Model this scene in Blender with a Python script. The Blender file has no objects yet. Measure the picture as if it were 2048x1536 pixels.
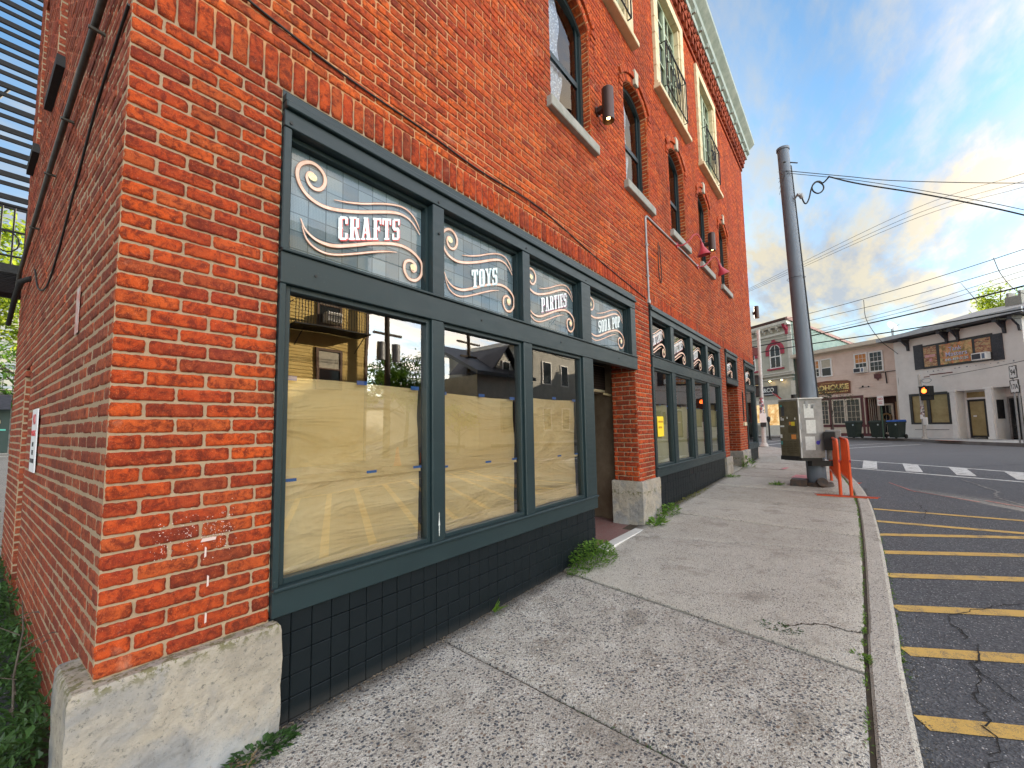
import bpy, math, random
from mathutils import Vector, Matrix, noise
R=math.radians; rnd=random.Random(7)
S=bpy.context.scene; COL=S.collection
# ------------------------------------------------------------------ camera
H=1.4833
yaw,pit,rol=6.84289341e-01,7.74337770e-02,-1.73839359e-02
F=Vector((math.cos(yaw)*math.cos(pit),math.sin(yaw)*math.cos(pit),math.sin(pit)))
Rt=Vector((math.sin(yaw),-math.cos(yaw),0)); Up=Rt.cross(F)
r2=math.cos(rol)*Rt+math.sin(rol)*Up; u2=-math.sin(rol)*Rt+math.cos(rol)*Up
cam=bpy.data.cameras.new('camera'); co=bpy.data.objects.new('camera',cam); COL.objects.link(co)
co.matrix_world=Matrix(((r2.x,u2.x,-F.x,0),(r2.y,u2.y,-F.y,-2.3),(r2.z,u2.z,-F.z,H),(0,0,0,1)))
cam.sensor_width=36; cam.lens=820/2048*36; cam.shift_y=23.4/2048; cam.clip_end=3000; cam.clip_start=.05
S.camera=co
# ------------------------------------------------------------------ sky, sun, exposure
SUN_AZ,SUN_EL=R(36),R(17)
W=bpy.data.worlds.new('World'); S.world=W; W.use_nodes=True
def world():
    nt=W.node_tree; n=nt.nodes; n.clear(); L=nt.links.new
    out=n.new('ShaderNodeOutputWorld'); bg=n.new('ShaderNodeBackground'); bg.inputs[1].default_value=.1
    sk=n.new('ShaderNodeTexSky'); sk.sky_type='NISHITA'; sk.sun_disc=False; sk.sun_elevation=SUN_EL
    sk.sun_rotation=R(90)-SUN_AZ; sk.air_density=1.0; sk.dust_density=.6; sk.ozone_density=1.6
    tc=n.new('ShaderNodeTexCoord'); sep=n.new('ShaderNodeSeparateXYZ'); L(tc.outputs['Generated'],sep.inputs[0])
    def M(op,a,b=None,c=None):
        m=n.new('ShaderNodeMath'); m.operation=op
        for i,v in enumerate((a,b,c)):
            if v is None: continue
            if isinstance(v,(int,float)): m.inputs[i].default_value=v
            else: L(v,m.inputs[i])
        return m.outputs[0]
    z=M('MAXIMUM',sep.outputs[2],0.0); den=M('ADD',z,.16)
    u=M('DIVIDE',sep.outputs[0],den); v=M('DIVIDE',sep.outputs[1],den)
    cx=n.new('ShaderNodeCombineXYZ'); L(u,cx.inputs[0]); L(v,cx.inputs[1])
    mp=n.new('ShaderNodeMapping'); mp.inputs['Rotation'].default_value=(0,0,R(35)); mp.inputs['Scale'].default_value=(.55,1.35,1); mp.inputs['Location'].default_value=(3.1,1.7,0); L(cx.outputs[0],mp.inputs[0])
    no=n.new('ShaderNodeTexNoise'); no.inputs['Scale'].default_value=1.15; no.inputs['Detail'].default_value=9; no.inputs['Roughness'].default_value=.62; no.inputs['Distortion'].default_value=.5
    L(mp.outputs[0],no.inputs['Vector'])
    no2=n.new('ShaderNodeTexNoise'); no2.inputs['Scale'].default_value=4.2; no2.inputs['Detail'].default_value=6; no2.inputs['Roughness'].default_value=.6; L(mp.outputs[0],no2.inputs['Vector'])
    den2=M('ADD',M('MULTIPLY',no.outputs[0],.75),M('MULTIPLY',no2.outputs[0],.3))
    # more cloud low down
    low=M('MULTIPLY',M('POWER',M('SUBTRACT',1.0,z),5.0),.22)
    d3=M('ADD',den2,low)
    cr=n.new('ShaderNodeValToRGB'); e=cr.color_ramp.elements; e[0].position=.40; e[0].color=(0,0,0,1); e[1].position=.60; e[1].color=(1,1,1,1); L(d3,cr.inputs[0])
    # cloud colour: cream where thick and lit, lilac grey between
    cc=n.new('ShaderNodeValToRGB'); e=cc.color_ramp.elements; e[0].position=.42; e[0].color=(.70,.72,.76,1); e[1].position=.56; e[1].color=(1.12,.96,.66,1); L(no2.outputs[0],cc.inputs[0])
    cs=n.new('ShaderNodeVectorMath'); cs.operation='SCALE'; cs.inputs[3].default_value=CLOUD; L(cc.outputs[0],cs.inputs[0])
    mix=n.new('ShaderNodeMix'); mix.data_type='RGBA'; L(M('MULTIPLY',M('MULTIPLY',cr.outputs[0],.9),M('SUBTRACT',1.0,M('MULTIPLY',M('MAXIMUM',M('MULTIPLY',sep.outputs[1],-1.0),0.0),.35))),mix.inputs['Factor'])
    bl=n.new('ShaderNodeVectorMath'); bl.operation='MULTIPLY'; bl.inputs[1].default_value=SKYMUL; L(sk.outputs[0],bl.inputs[0])
    L(bl.outputs[0],mix.inputs[6]); L(cs.outputs[0],mix.inputs[7])
    # the half of the sky across the street is boosted and warmed as added fill light
    bk=M('MULTIPLY',M('POWER',M('MAXIMUM',M('MULTIPLY',sep.outputs[1],-1.0),0.0),1.7),BACK_FILL)
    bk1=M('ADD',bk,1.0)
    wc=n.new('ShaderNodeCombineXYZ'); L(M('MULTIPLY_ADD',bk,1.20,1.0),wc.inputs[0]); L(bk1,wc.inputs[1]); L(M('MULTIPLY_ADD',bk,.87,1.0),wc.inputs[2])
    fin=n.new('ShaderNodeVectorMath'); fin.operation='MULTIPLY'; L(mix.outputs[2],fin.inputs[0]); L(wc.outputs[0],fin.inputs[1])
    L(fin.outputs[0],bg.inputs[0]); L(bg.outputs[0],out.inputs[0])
CLOUD=2.75; SKYMUL=(.62,.84,.92); BACK_FILL=9.2
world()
sun=bpy.data.lights.new('sun','SUN'); sun.energy=4.5; sun.angle=R(.6); sun.color=(1,.86,.66)
so=bpy.data.objects.new('sun',sun); COL.objects.link(so)
sd=Vector((math.cos(SUN_AZ)*math.cos(SUN_EL),math.sin(SUN_AZ)*math.cos(SUN_EL),math.sin(SUN_EL)))
so.rotation_euler=sd.to_track_quat('Z','Y').to_euler(); so.location=sd*60
S.view_settings.view_transform='Standard'; S.view_settings.look='None'; S.view_settings.gamma=1; S.view_settings.exposure=1.5
try: S.cycles.max_bounces=8; S.cycles.transparent_max_bounces=12
except Exception: pass
# ------------------------------------------------------------------ helpers
def interp(x,xs,ys):
    if x<=xs[0]: return ys[0]
    for i in range(1,len(xs)):
        if x<=xs[i]: t=(x-xs[i-1])/(xs[i]-xs[i-1]); return ys[i-1]+t*(ys[i]-ys[i-1])
    return ys[-1]
def g(x): return interp(x,[-50,1,3.5,6.8,10.7,15.3,24,33],[0,0,.04,.17,.26,.38,.47,.5])
def road(x): return g(x)-.13
def tag(o,label=None,cat=None,group=None,kind=None):
    if label: o['label']=label
    if cat: o['category']=cat
    if group: o['group']=group
    if kind: o['kind']=kind
    return o
def thing(name,label,cat,loc=(0,0,0),rz=0,group=None):
    o=bpy.data.objects.new(name,None); COL.objects.link(o); o.location=loc; o.rotation_euler=(0,0,rz); o.empty_display_size=.2
    return tag(o,label,cat,group)
def copy_tree(o,parent=None):
    c=o.copy(); COL.objects.link(c)
    if parent: c.parent=parent
    for ch in list(o.children): copy_tree(ch,c)
    return c
class MB:
    def __init__(s): s.v=[]; s.f=[]; s.m=[]; s.sm=[]
    def add(s,vs,fs,m=0,sm=False):
        b=len(s.v); s.v+= [tuple(p) for p in vs]; s.f+=[tuple(i+b for i in f) for f in fs]; s.m+=[m]*len(fs); s.sm+=[sm]*len(fs)
    def box(s,x0,x1,y0,y1,z0,z1,m=0):
        s.add([(x0,y0,z0),(x1,y0,z0),(x1,y1,z0),(x0,y1,z0),(x0,y0,z1),(x1,y0,z1),(x1,y1,z1),(x0,y1,z1)],
              [(0,3,2,1),(4,5,6,7),(0,1,5,4),(1,2,6,5),(2,3,7,6),(3,0,4,7)],m)
    def bbox(s,x0,x1,y0,y1,z0,z1,b=.006,m=0):
        # box with chamfered edges
        b=min(b,(x1-x0)*.3,(y1-y0)*.3,(z1-z0)*.3)
        vs=[];I={}
        for i,X in enumerate((x0,x1)):
            for j,Y in enumerate((y0,y1)):
                for k,Z in enumerate((z0,z1)):
                    dx=b if i==0 else -b; dy=b if j==0 else -b; dz=b if k==0 else -b
                    I[i,j,k,0]=len(vs); vs.append((X,Y+dy,Z+dz)); I[i,j,k,1]=len(vs); vs.append((X+dx,Y,Z+dz)); I[i,j,k,2]=len(vs); vs.append((X+dx,Y+dy,Z))
        fs=[]
        for a in (0,1):
            fs.append([I[a,0,0,0],I[a,1,0,0],I[a,1,1,0],I[a,0,1,0]][::(-1 if a==0 else 1)])
            fs.append([I[0,a,0,1],I[1,a,0,1],I[1,a,1,1],I[0,a,1,1]][::(1 if a==0 else -1)])
            fs.append([I[0,0,a,2],I[1,0,a,2],I[1,1,a,2],I[0,1,a,2]][::(-1 if a==0 else 1)])
        for a in (0,1):
            for c in (0,1):
                w=1 if (a+c)%2 else -1
                fs.append([I[a,c,0,0],I[a,c,1,0],I[a,c,1,1],I[a,c,0,1]][::w*-1])
                fs.append([I[a,0,c,0],I[a,1,c,0],I[a,1,c,2],I[a,0,c,2]][::w])
                fs.append([I[0,a,c,1],I[1,a,c,1],I[1,a,c,2],I[0,a,c,2]][::w*-1])
        for i in (0,1):
            for j in (0,1):
                for k in (0,1): fs.append([I[i,j,k,0],I[i,j,k,1],I[i,j,k,2]][::(1 if (i+j+k)%2 else -1)])
        s.add(vs,fs,m)
    def obox(s,P,U,V,Wv,m=0):
        P,U,V,Wv=map(Vector,(P,U,V,Wv))
        vs=[P,P+U,P+U+V,P+V,P+Wv,P+U+Wv,P+U+V+Wv,P+V+Wv]
        s.add(vs,[(0,3,2,1),(4,5,6,7),(0,1,5,4),(1,2,6,5),(2,3,7,6),(3,0,4,7)],m)
    def quad(s,a,b,c,d,m=0): s.add([a,b,c,d],[(0,1,2,3)],m)
    def poly(s,pts,m=0): s.add(pts,[tuple(range(len(pts)))],m)
    def prism(s,pts,z0,z1,m=0):
        n=len(pts); vs=[(p[0],p[1],z0) for p in pts]+[(p[0],p[1],z1) for p in pts]
        s.add(vs,[tuple(range(n))[::-1],tuple(range(n,2*n))]+[(i,(i+1)%n,n+(i+1)%n,n+i) for i in range(n)],m)
    def ext(s,pts,N,t,m=0):
        # outline (3D, planar) extruded along N by t
        N=Vector(N)*t; n=len(pts); vs=[Vector(p) for p in pts]+[Vector(p)+N for p in pts]
        s.add(vs,[tuple(range(n))[::-1],tuple(range(n,2*n))]+[(i,(i+1)%n,n+(i+1)%n,n+i) for i in range(n)],m)
    def tube(s,pts,r,n=8,m=0,cap=True,sm=True):
        pts=[Vector(p) for p in pts]; rs=r if isinstance(r,(list,tuple)) else [r]*len(pts)
        rings=[]; prev=None
        for i,p in enumerate(pts):
            if i==0: d=pts[1]-p
            elif i==len(pts)-1: d=p-pts[i-1]
            else: d=(pts[i+1]-pts[i-1])
            if d.length<1e-9: d=Vector((0,0,1))
            d.normalize()
            if prev is None:
                a=Vector((0,0,1)) if abs(d.z)<.9 else Vector((1,0,0)); x=d.cross(a).normalized()
            else:
                x=prev-d*prev.dot(d)
                x=x.normalized() if x.length>1e-6 else d.orthogonal().normalized()
            prev=x; y=d.cross(x)
            rings.append([p+(x*math.cos(2*math.pi*k/n)+y*math.sin(2*math.pi*k/n))*rs[i] for k in range(n)])
        vs=[v for q in rings for v in q]; fs=[]
        for i in range(len(rings)-1):
            for k in range(n): fs.append((i*n+k,i*n+(k+1)%n,(i+1)*n+(k+1)%n,(i+1)*n+k))
        s.add(vs,fs,m,sm)
        if cap: s.add(rings[0],[tuple(range(n))[::-1]],m); s.add(rings[-1],[tuple(range(n))],m)
    def cyl(s,x,y,z0,z1,r,n=20,m=0,r2=None): s.tube([(x,y,z0),(x,y,z1)],[r,r if r2 is None else r2],n,m)
    def build(s,name,mats,parent=None,smooth=False):
        me=bpy.data.meshes.new(name); me.from_pydata(s.v,[],s.f)
        if not isinstance(mats,(list,tuple)): mats=[mats]
        for q in mats: me.materials.append(q)
        if len(mats)>1: me.polygons.foreach_set('material_index',s.m)
        me.polygons.foreach_set('use_smooth',[True]*len(s.f) if smooth else s.sm)
        me.update(); o=bpy.data.objects.new(name,me); COL.objects.link(o)
        if parent: o.parent=parent
        return o
def cat_rom(P,n=6):
    P=[Vector(p) for p in P]; Q=[P[0]*2-P[1]]+P+[P[-1]*2-P[-2]]; o=[]
    for i in range(1,len(Q)-2):
        a,b,c,d=Q[i-1:i+3]
        for k in range(n):
            t=k/n; o.append(.5*((2*b)+(c-a)*t+(2*a-5*b+4*c-d)*t*t+(3*b-a-3*c+d)*t**3))
    o.append(P[-1]); return o
# ------------------------------------------------------------------ materials
def mat(name,fn=None,col=(.5,.5,.5),rough=.6,metal=0,spec=.5,emit=None,es=0):
    m=bpy.data.materials.new(name); m.use_nodes=True; nt=m.node_tree; b=nt.nodes['Principled BSDF']
    b.inputs['Base Color'].default_value=(*col,1); b.inputs['Roughness'].default_value=rough; b.inputs['Metallic'].default_value=metal
    b.inputs['Specular IOR Level'].default_value=spec
    if emit: b.inputs['Emission Color'].default_value=(*emit,1); b.inputs['Emission Strength'].default_value=es
    if fn: fn(NT(nt,b))
    return m
class NT:
    def __init__(s,nt,b): s.nt=nt; s.b=b; s.n=nt.nodes; s.L=nt.links.new; s.tc=None
    def co(s,scale=(1,1,1),rot=(0,0,0),loc=(0,0,0)):
        if not s.tc: s.tc=s.n.new('ShaderNodeTexCoord')
        m=s.n.new('ShaderNodeMapping'); m.inputs['Scale'].default_value=scale; m.inputs['Rotation'].default_value=rot; m.inputs['Location'].default_value=loc
        s.L(s.tc.outputs['Object'],m.inputs[0]); return m.outputs[0]
    def noise(s,sc,det=4,ro=.55,v=None,dist=0,out=0):
        q=s.n.new('ShaderNodeTexNoise'); q.inputs['Scale'].default_value=sc; q.inputs['Detail'].default_value=det; q.inputs['Roughness'].default_value=ro; q.inputs['Distortion'].default_value=dist
        s.L(v or s.co(),q.inputs['Vector']); return q.outputs[out]
    def vor(s,sc,v=None,feat='F1',out='Distance',rnd_=1):
        q=s.n.new('ShaderNodeTexVoronoi'); q.feature=feat; q.inputs['Scale'].default_value=sc; q.inputs['Randomness'].default_value=rnd_
        s.L(v or s.co(),q.inputs['Vector']); return q.outputs[out]
    def ramp(s,f,*st,interp='LINEAR'):
        q=s.n.new('ShaderNodeValToRGB'); q.color_ramp.interpolation=interp; e=q.color_ramp.elements
        while len(e)<len(st): e.new(.5)
        for i,(p,c) in enumerate(st):
            e[i].position=p; c=(c,c,c) if isinstance(c,(int,float)) else c; e[i].color=(*c,1)
        s.L(f,q.inputs[0]); return q.outputs[0]
    def mix(s,f,a,b,mode='MIX'):
        q=s.n.new('ShaderNodeMix'); q.data_type='RGBA'; q.blend_type=mode
        for sock,v in ((q.inputs['Factor'],f),(q.inputs[6],a),(q.inputs[7],b)):
            if isinstance(v,(int,float)): sock.default_value=v if sock.type=='VALUE' else (v,v,v,1)
            elif isinstance(v,tuple): sock.default_value=(*v,1)
            else: s.L(v,sock)
        return q.outputs[2]
    def math(s,op,a,b=0.):
        q=s.n.new('ShaderNodeMath'); q.operation=op
        for i,v in enumerate((a,b)):
            if isinstance(v,(int,float)): q.inputs[i].default_value=v
            else: s.L(v,q.inputs[i])
        return q.outputs[0]
    def bump(s,h,st=.3,d=.01,prev=None):
        q=s.n.new('ShaderNodeBump'); q.inputs['Strength'].default_value=st; q.inputs['Distance'].default_value=d; s.L(h,q.inputs['Height'])
        if prev: s.L(prev,q.inputs['Normal'])
        s.L(q.outputs[0],s.b.inputs['Normal']); return q.outputs[0]
    def base(s,c): s.L(c,s.b.inputs['Base Color'])
    def rough(s,c): s.L(c,s.b.inputs['Roughness'])
    def island(s):
        q=s.n.new('ShaderNodeNewGeometry'); return q.outputs['Random Per Island']
    def sep(s,v=None):
        q=s.n.new('ShaderNodeSeparateXYZ'); s.L(v or s.co(),q.inputs[0]); return q.outputs
def brickfn(cols,mott=.5,dust=0,bs=.9):
    def f(t):
        c=t.ramp(t.island(),*cols,interp='LINEAR')
        n1=t.noise(38,5,.7); n2=t.noise(7,4,.6); n3=t.noise(220,3,.7); n4=t.noise(1.1,4,.6)
        c=t.mix(t.ramp(n1,(.45,0),(.68,mott)),c,(.60,.11,.025))
        c=t.mix(t.ramp(t.noise(24,6,.75,dist=.6),(.44,0),(.60,.85)),c,(.10,.012,.006))
        c=t.mix(t.ramp(n2,(.5,0),(.8,.6)),c,(.17,.02,.01))
        c=t.mix(t.ramp(n3,(.58,0),(.68,.65)),c,(.07,.012,.008))
        c=t.mix(t.ramp(t.noise(300,2,.7,v=t.co((1,1,.6),loc=(3,1,2))),(.62,0),(.70,.55)),c,(.75,.24,.10))
        c=t.mix(t.ramp(n4,(.5,0),(.75,.35)),c,(.36,.045,.03))
        c=t.mix(t.ramp(t.noise(1.0,6,.65,v=t.co((1.6,1.6,.35),loc=(4,2,1))),(.48,0),(.70,.62)),c,(.12,.03,.015))
        c=t.mix(t.ramp(t.noise(2.4,6,.75,dist=.8,v=t.co((1,1,1),loc=(9,2,5))),(.60,0),(.70,.35)),c,(.58,.30,.2))
        n5=t.noise(60,4,.7)
        c=t.mix(t.ramp(n5,(.68,0),(.76,.4+dust)),c,(.62,.42,.32))
        if dust: c=t.mix(dust,c,(.42,.27,.22))
        t.base(c); t.b.inputs['Roughness'].default_value=.85; t.b.inputs['Specular IOR Level'].default_value=.25
        h=t.mix(.55,t.noise(24,6,.75,dist=.6),n3); p=t.bump(h,bs,.010); 
    return f
BR=[(0,(.18,.024,.009)),(.10,(.32,.038,.010)),(.42,(.45,.056,.010)),(.72,(.56,.080,.011)),(.93,(.50,.095,.020)),(1,(.16,.026,.016))]
BU=[(0,(.24,.032,.012)),(.12,(.40,.054,.013)),(.5,(.55,.082,.013)),(.8,(.66,.125,.018)),(1,(.36,.056,.02))]  # upper wall brick, painted brighter orange as if lit
BS=[(0,(.15,.028,.014)),(.3,(.27,.048,.017)),(.7,(.36,.070,.022)),(1,(.30,.075,.035))]  # dusty maroon, darkened for the shaded side wall
M_brick=mat('red_brick_rough',brickfn(BR)); M_brick_up=mat('orange_brick_lit_tone',brickfn(BU,.5,.0,.8)); M_brick_side=mat('maroon_brick_shade_tone',brickfn(BS,.12,.05,.7))
def mortarfn(c1,c2):
    def f(t):
        n=t.noise(160,4,.7); n2=t.noise(6,4,.6); v=t.vor(420)
        c=t.mix(n2,c1,c2); c=t.mix(t.ramp(v,(.12,.75),(.3,0)),c,(.12,.1,.08)); c=t.mix(t.ramp(n,(.6,0),(.72,.6)),c,(.14,.11,.085)); t.base(c)
        t.b.inputs['Roughness'].default_value=.95; t.bump(n,.7,.006)
    return f
M_mortar=mat('sandy_mortar',mortarfn((.30,.205,.125),(.43,.31,.20))); M_mortar_up=mat('pale_orange_mortar',mortarfn((.46,.22,.10),(.58,.31,.15)))
def stonefn(t):
    n=t.noise(3,5,.6,dist=.6); n2=t.noise(300,3,.7); n3=t.noise(28,4,.7); s=t.sep()
    c=t.ramp(n,(.3,(.27,.235,.19)),(.47,(.37,.325,.265)),(.58,(.27,.255,.24)),(.72,(.155,.155,.16))); c=t.mix(t.ramp(t.noise(14,6,.7),(.5,0),(.66,.6)),c,(.22,.2,.18)); c=t.mix(t.ramp(t.noise(45,5,.8),(.56,0),(.64,.8)),c,(.10,.095,.085)); c=t.mix(t.math('MULTIPLY',t.ramp(t.vor(75),(.12,.7),(.2,0)),t.ramp(t.noise(8),(.5,0),(.6,1))),c,(.09,.08,.07))
    c=t.mix(t.ramp(n2,(.6,0),(.75,.5)),c,(.24,.2,.16))
    moss=t.math('MULTIPLY',t.ramp(n3,(.5,0),(.56,1)),t.math('MULTIPLY',t.ramp(s[2],(.48,0),(.53,1)),t.ramp(s[2],(.56,1),(.57,0))))
    c=t.mix(t.math('MULTIPLY',moss,.8),c,(.12,.11,.035))
    damp=t.math('MULTIPLY',t.ramp(s[2],(.02,1),(.3,0)),t.ramp(t.noise(5,3),(.4,0),(.6,1)))
    c=t.mix(t.math('MULTIPLY',damp,.7),c,(.34,.36,.39))
    t.base(c); t.b.inputs['Roughness'].default_value=.9; p=t.bump(t.mix(.5,n2,n3),.6,.010); t.bump(t.noise(9,5,.7),.5,.03,p)
M_stone=mat('cast_stone',stonefn)
def trimfn(t):
    n=t.noise(3,4,.6); n2=t.noise(120,3,.6); n3=t.noise(30,4,.7,v=t.co((.15,1,1)))
    c=t.mix(n,(.010,.021,.025),(.016,.033,.037)); c=t.mix(t.ramp(n3,(.62,0),(.75,.35)),c,(.05,.07,.07)); c=t.mix(t.ramp(n2,(.72,0),(.76,.8)),c,(.14,.15,.14)); t.b.inputs['Specular IOR Level'].default_value=.4; t.base(c)
    t.rough(t.ramp(n3,(.3,.34),(.7,.5))); t.bump(n2,.12,.002)
M_trim=mat('dark_green_paint',trimfn)
def tilefn(t):
    n=t.noise(6,5,.6); n2=t.noise(90,4,.6)
    c=t.mix(n,(.003,.006,.008),(.007,.011,.014)); c=t.mix(t.ramp(n2,(.7,0),(.78,.5)),c,(.04,.045,.05)); t.b.inputs['Specular IOR Level'].default_value=.2; c=t.mix(t.ramp(t.sep()[2],(.02,.3),(.08,0)),c,(.07,.065,.06)); t.base(c); t.rough(t.ramp(n2,(.3,.42),(.7,.62))); t.bump(n2,.35,.003)
M_tile=mat('black_painted_tile',tilefn)
def glassm(name,ior=1.55,tint=(.93,.97,.96),boost=.06):
    m=bpy.data.materials.new(name); m.use_nodes=True; n=m.node_tree.nodes; n.clear(); L=m.node_tree.links.new
    o=n.new('ShaderNodeOutputMaterial'); mx=n.new('ShaderNodeMixShader'); tr=n.new('ShaderNodeBsdfTransparent'); gl=n.new('ShaderNodeBsdfGlossy'); fr=n.new('ShaderNodeFresnel')
    tr.inputs[0].default_value=(*tint,1); gl.inputs['Roughness'].default_value=.004; fr.inputs[0].default_value=ior
    nz=n.new('ShaderNodeTexNoise'); nz.inputs['Scale'].default_value=1.6; nz.inputs['Detail'].default_value=1; tc=n.new('ShaderNodeTexCoord'); L(tc.outputs['Object'],nz.inputs['Vector'])
    bp=n.new('ShaderNodeBump'); bp.inputs['Strength'].default_value=.06; bp.inputs['Distance'].default_value=.02; L(nz.outputs[0],bp.inputs['Height']); L(bp.outputs[0],gl.inputs['Normal'])
    ad=n.new('ShaderNodeMath'); ad.operation='MULTIPLY_ADD'; ad.inputs[1].default_value=1.0; ad.inputs[2].default_value=boost; ad.use_clamp=True; L(fr.outputs[0],ad.inputs[0])
    L(ad.outputs[0],mx.inputs[0]); L(tr.outputs[0],mx.inputs[1]); L(gl.outputs[0],mx.inputs[2]); L(mx.outputs[0],o.inputs[0]); return m
M_glass=glassm('shop_glass',1.55,(.99,1,.99),.22); M_glass_up=glassm('transom_glass',1.5,(.95,.97,.97),.0); M_glass_far=glassm('window_glass',1.6,(.9,.93,.93),.12)
def paperfn(t):
    n=t.noise(1.3,4,.6,v=t.co((.6,1,2.2)),dist=1.2); n2=t.noise(22,4,.6,v=t.co((.25,1,1.8)))
    t.base(t.mix(t.ramp(n,(.35,0),(.65,1)),(.70,.52,.25),(.88,.71,.42)))
    t.b.inputs['Roughness'].default_value=.8; p=t.bump(n,.8,.16); q=t.bump(n2,.28,.02,p); t.bump(t.noise(3.2,3,.5,v=t.co((1,1,.35),rot=(0,R(38),0)),dist=1.5),.3,.08,q)
M_paper=mat('brown_kraft_paper',paperfn)
M_tape=mat('blue_masking_tape',col=(.02,.13,.5),rough=.6)
def gbfn(t):
    v=t.co(); s=t.sep(v)
    def grid(sc,w):
        a=t.math('FRACT',t.math('MULTIPLY',s[0],sc)); b=t.math('FRACT',t.math('MULTIPLY',s[2],sc))
        return t.math('MAXIMUM',t.math('LESS_THAN',a,w),t.math('LESS_THAN',b,w))
    big=grid(1/.105,.06); sm=grid(1/.0088,.4)
    vc=t.n.new('ShaderNodeTexWhiteNoise'); 
    sn=t.n.new('ShaderNodeVectorMath'); sn.operation='SNAP'; sn.inputs[1].default_value=(.105,10,.105); t.L(v,sn.inputs[0]); t.L(sn.outputs[0],vc.inputs[0])
    c=t.ramp(vc.outputs[0],(0,(.16,.22,.27)),(1,(.34,.43,.49)))
    c=t.mix(t.math('MULTIPLY',sm,.55),c,(.12,.17,.2)); c=t.mix(t.math('MULTIPLY',big,.85),c,(.07,.11,.13)); t.base(c)
    t.b.inputs['Roughness'].default_value=.25; t.bump(sm,.5,.003)
M_gblock=mat('prism_glass_tile',gbfn)
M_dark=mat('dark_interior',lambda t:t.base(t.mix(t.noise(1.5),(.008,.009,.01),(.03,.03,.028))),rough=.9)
def plain(c1,c2,sc=6,ro=.7,bs=.2,spots=None):
    def f(t):
        n=t.noise(sc,5,.65); n2=t.noise(sc*14,3,.6); c=t.mix(t.ramp(n,(.35,0),(.65,1)),c1,c2)
        if spots: c=t.mix(t.ramp(n2,(.62,0),(.72,.7)),c,spots)
        t.base(c); t.b.inputs['Roughness'].default_value=ro; t.bump(n2,bs,.005)
    return f
M_letter_w=mat('white_letter_paint',plain((.72,.80,.82),(.8,.85,.86),20,.5,.05)); M_letter_r=mat('red_letter_shadow',col=(.62,.09,.08),rough=.5)
M_gold=mat('pink_gold_paint',plain((.74,.46,.33),(.82,.62,.52),14,.45,.05)); M_goldd=mat('brown_outline_paint',col=(.28,.1,.05),rough=.5); M_leaf=mat('gold_leaf_dot',plain((.75,.62,.3),(.9,.86,.6),60,.35,.3))
M_sillst=mat('bluestone',plain((.25,.25,.22),(.34,.33,.3),8,.85,.4,(.16,.16,.15)))
M_limest=mat('cream_limestone',plain((.56,.45,.27),(.66,.55,.36),5,.8,.25,(.45,.34,.2)))
M_keyst=mat('pale_keystone',plain((.40,.37,.28),(.48,.44,.34),9,.8,.3))
M_cornice=mat('weathered_grey_green_metal',plain((.2,.25,.22),(.32,.36,.32),4,.55,.2,(.3,.24,.18)))
M_sage=mat('sage_window_paint',plain((.30,.36,.24),(.38,.44,.31),8,.5,.1)); M_iron=mat('black_iron',plain((.004,.004,.005),(.012,.011,.011),20,.7,.3,(.03,.015,.01)))
M_corbel=mat('corbel_brick',brickfn(BS,.2,0,.5))
M_metal=mat('grey_galvanised',plain((.24,.25,.26),(.36,.37,.38),6,.42,.15,(.2,.19,.18)))
def polefn(t):
    n=t.noise(5,5,.6,v=t.co((1,1,.25))); n2=t.noise(70,4,.6)
    c=t.mix(n,(.10,.13,.17),(.19,.22,.26)); c=t.mix(t.ramp(n2,(.68,0),(.74,.5)),c,(.3,.26,.22)); t.base(c); t.b.inputs['Roughness'].default_value=.55; t.b.inputs['Metallic'].default_value=.2; t.bump(n2,.2,.004)
M_pole=mat('blue_grey_painted_steel',polefn)
M_lampb=mat('brown_lamp_metal',col=(.055,.028,.022),rough=.4,metal=.4); M_lampr=mat('red_enamel',plain((.34,.02,.035),(.46,.04,.06),10,.35,.1)); M_warm=mat('warm_lit_bulb',col=(1,.7,.3),emit=(1,.62,.22),es=6)
M_black=mat('black_rubber',col=(.012,.012,.012),rough=.6)
def asphfn(t):
    n=t.noise(1.2,5,.6); v=t.vor(85); vc=t.vor(85,out='Color'); n3=t.noise(90,3,.6); s=t.n.new('ShaderNodeSeparateColor'); t.L(vc,s.inputs[0])
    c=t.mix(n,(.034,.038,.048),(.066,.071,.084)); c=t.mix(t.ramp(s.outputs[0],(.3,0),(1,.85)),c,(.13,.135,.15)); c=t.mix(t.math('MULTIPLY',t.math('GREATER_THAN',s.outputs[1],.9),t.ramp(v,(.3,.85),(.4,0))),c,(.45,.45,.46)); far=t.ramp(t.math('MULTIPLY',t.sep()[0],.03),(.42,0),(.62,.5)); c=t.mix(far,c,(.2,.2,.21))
    c=t.mix(t.ramp(t.noise(.45,5,.6,v=t.co((.3,1.1,1))),(.55,0),(.68,.35)),c,(.13,.13,.14))
    t.base(c); t.b.inputs['Roughness'].default_value=.8; t.bump(t.mix(.5,v,n3),.8,.009)
M_asph=mat('worn_asphalt',asphfn)
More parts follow.
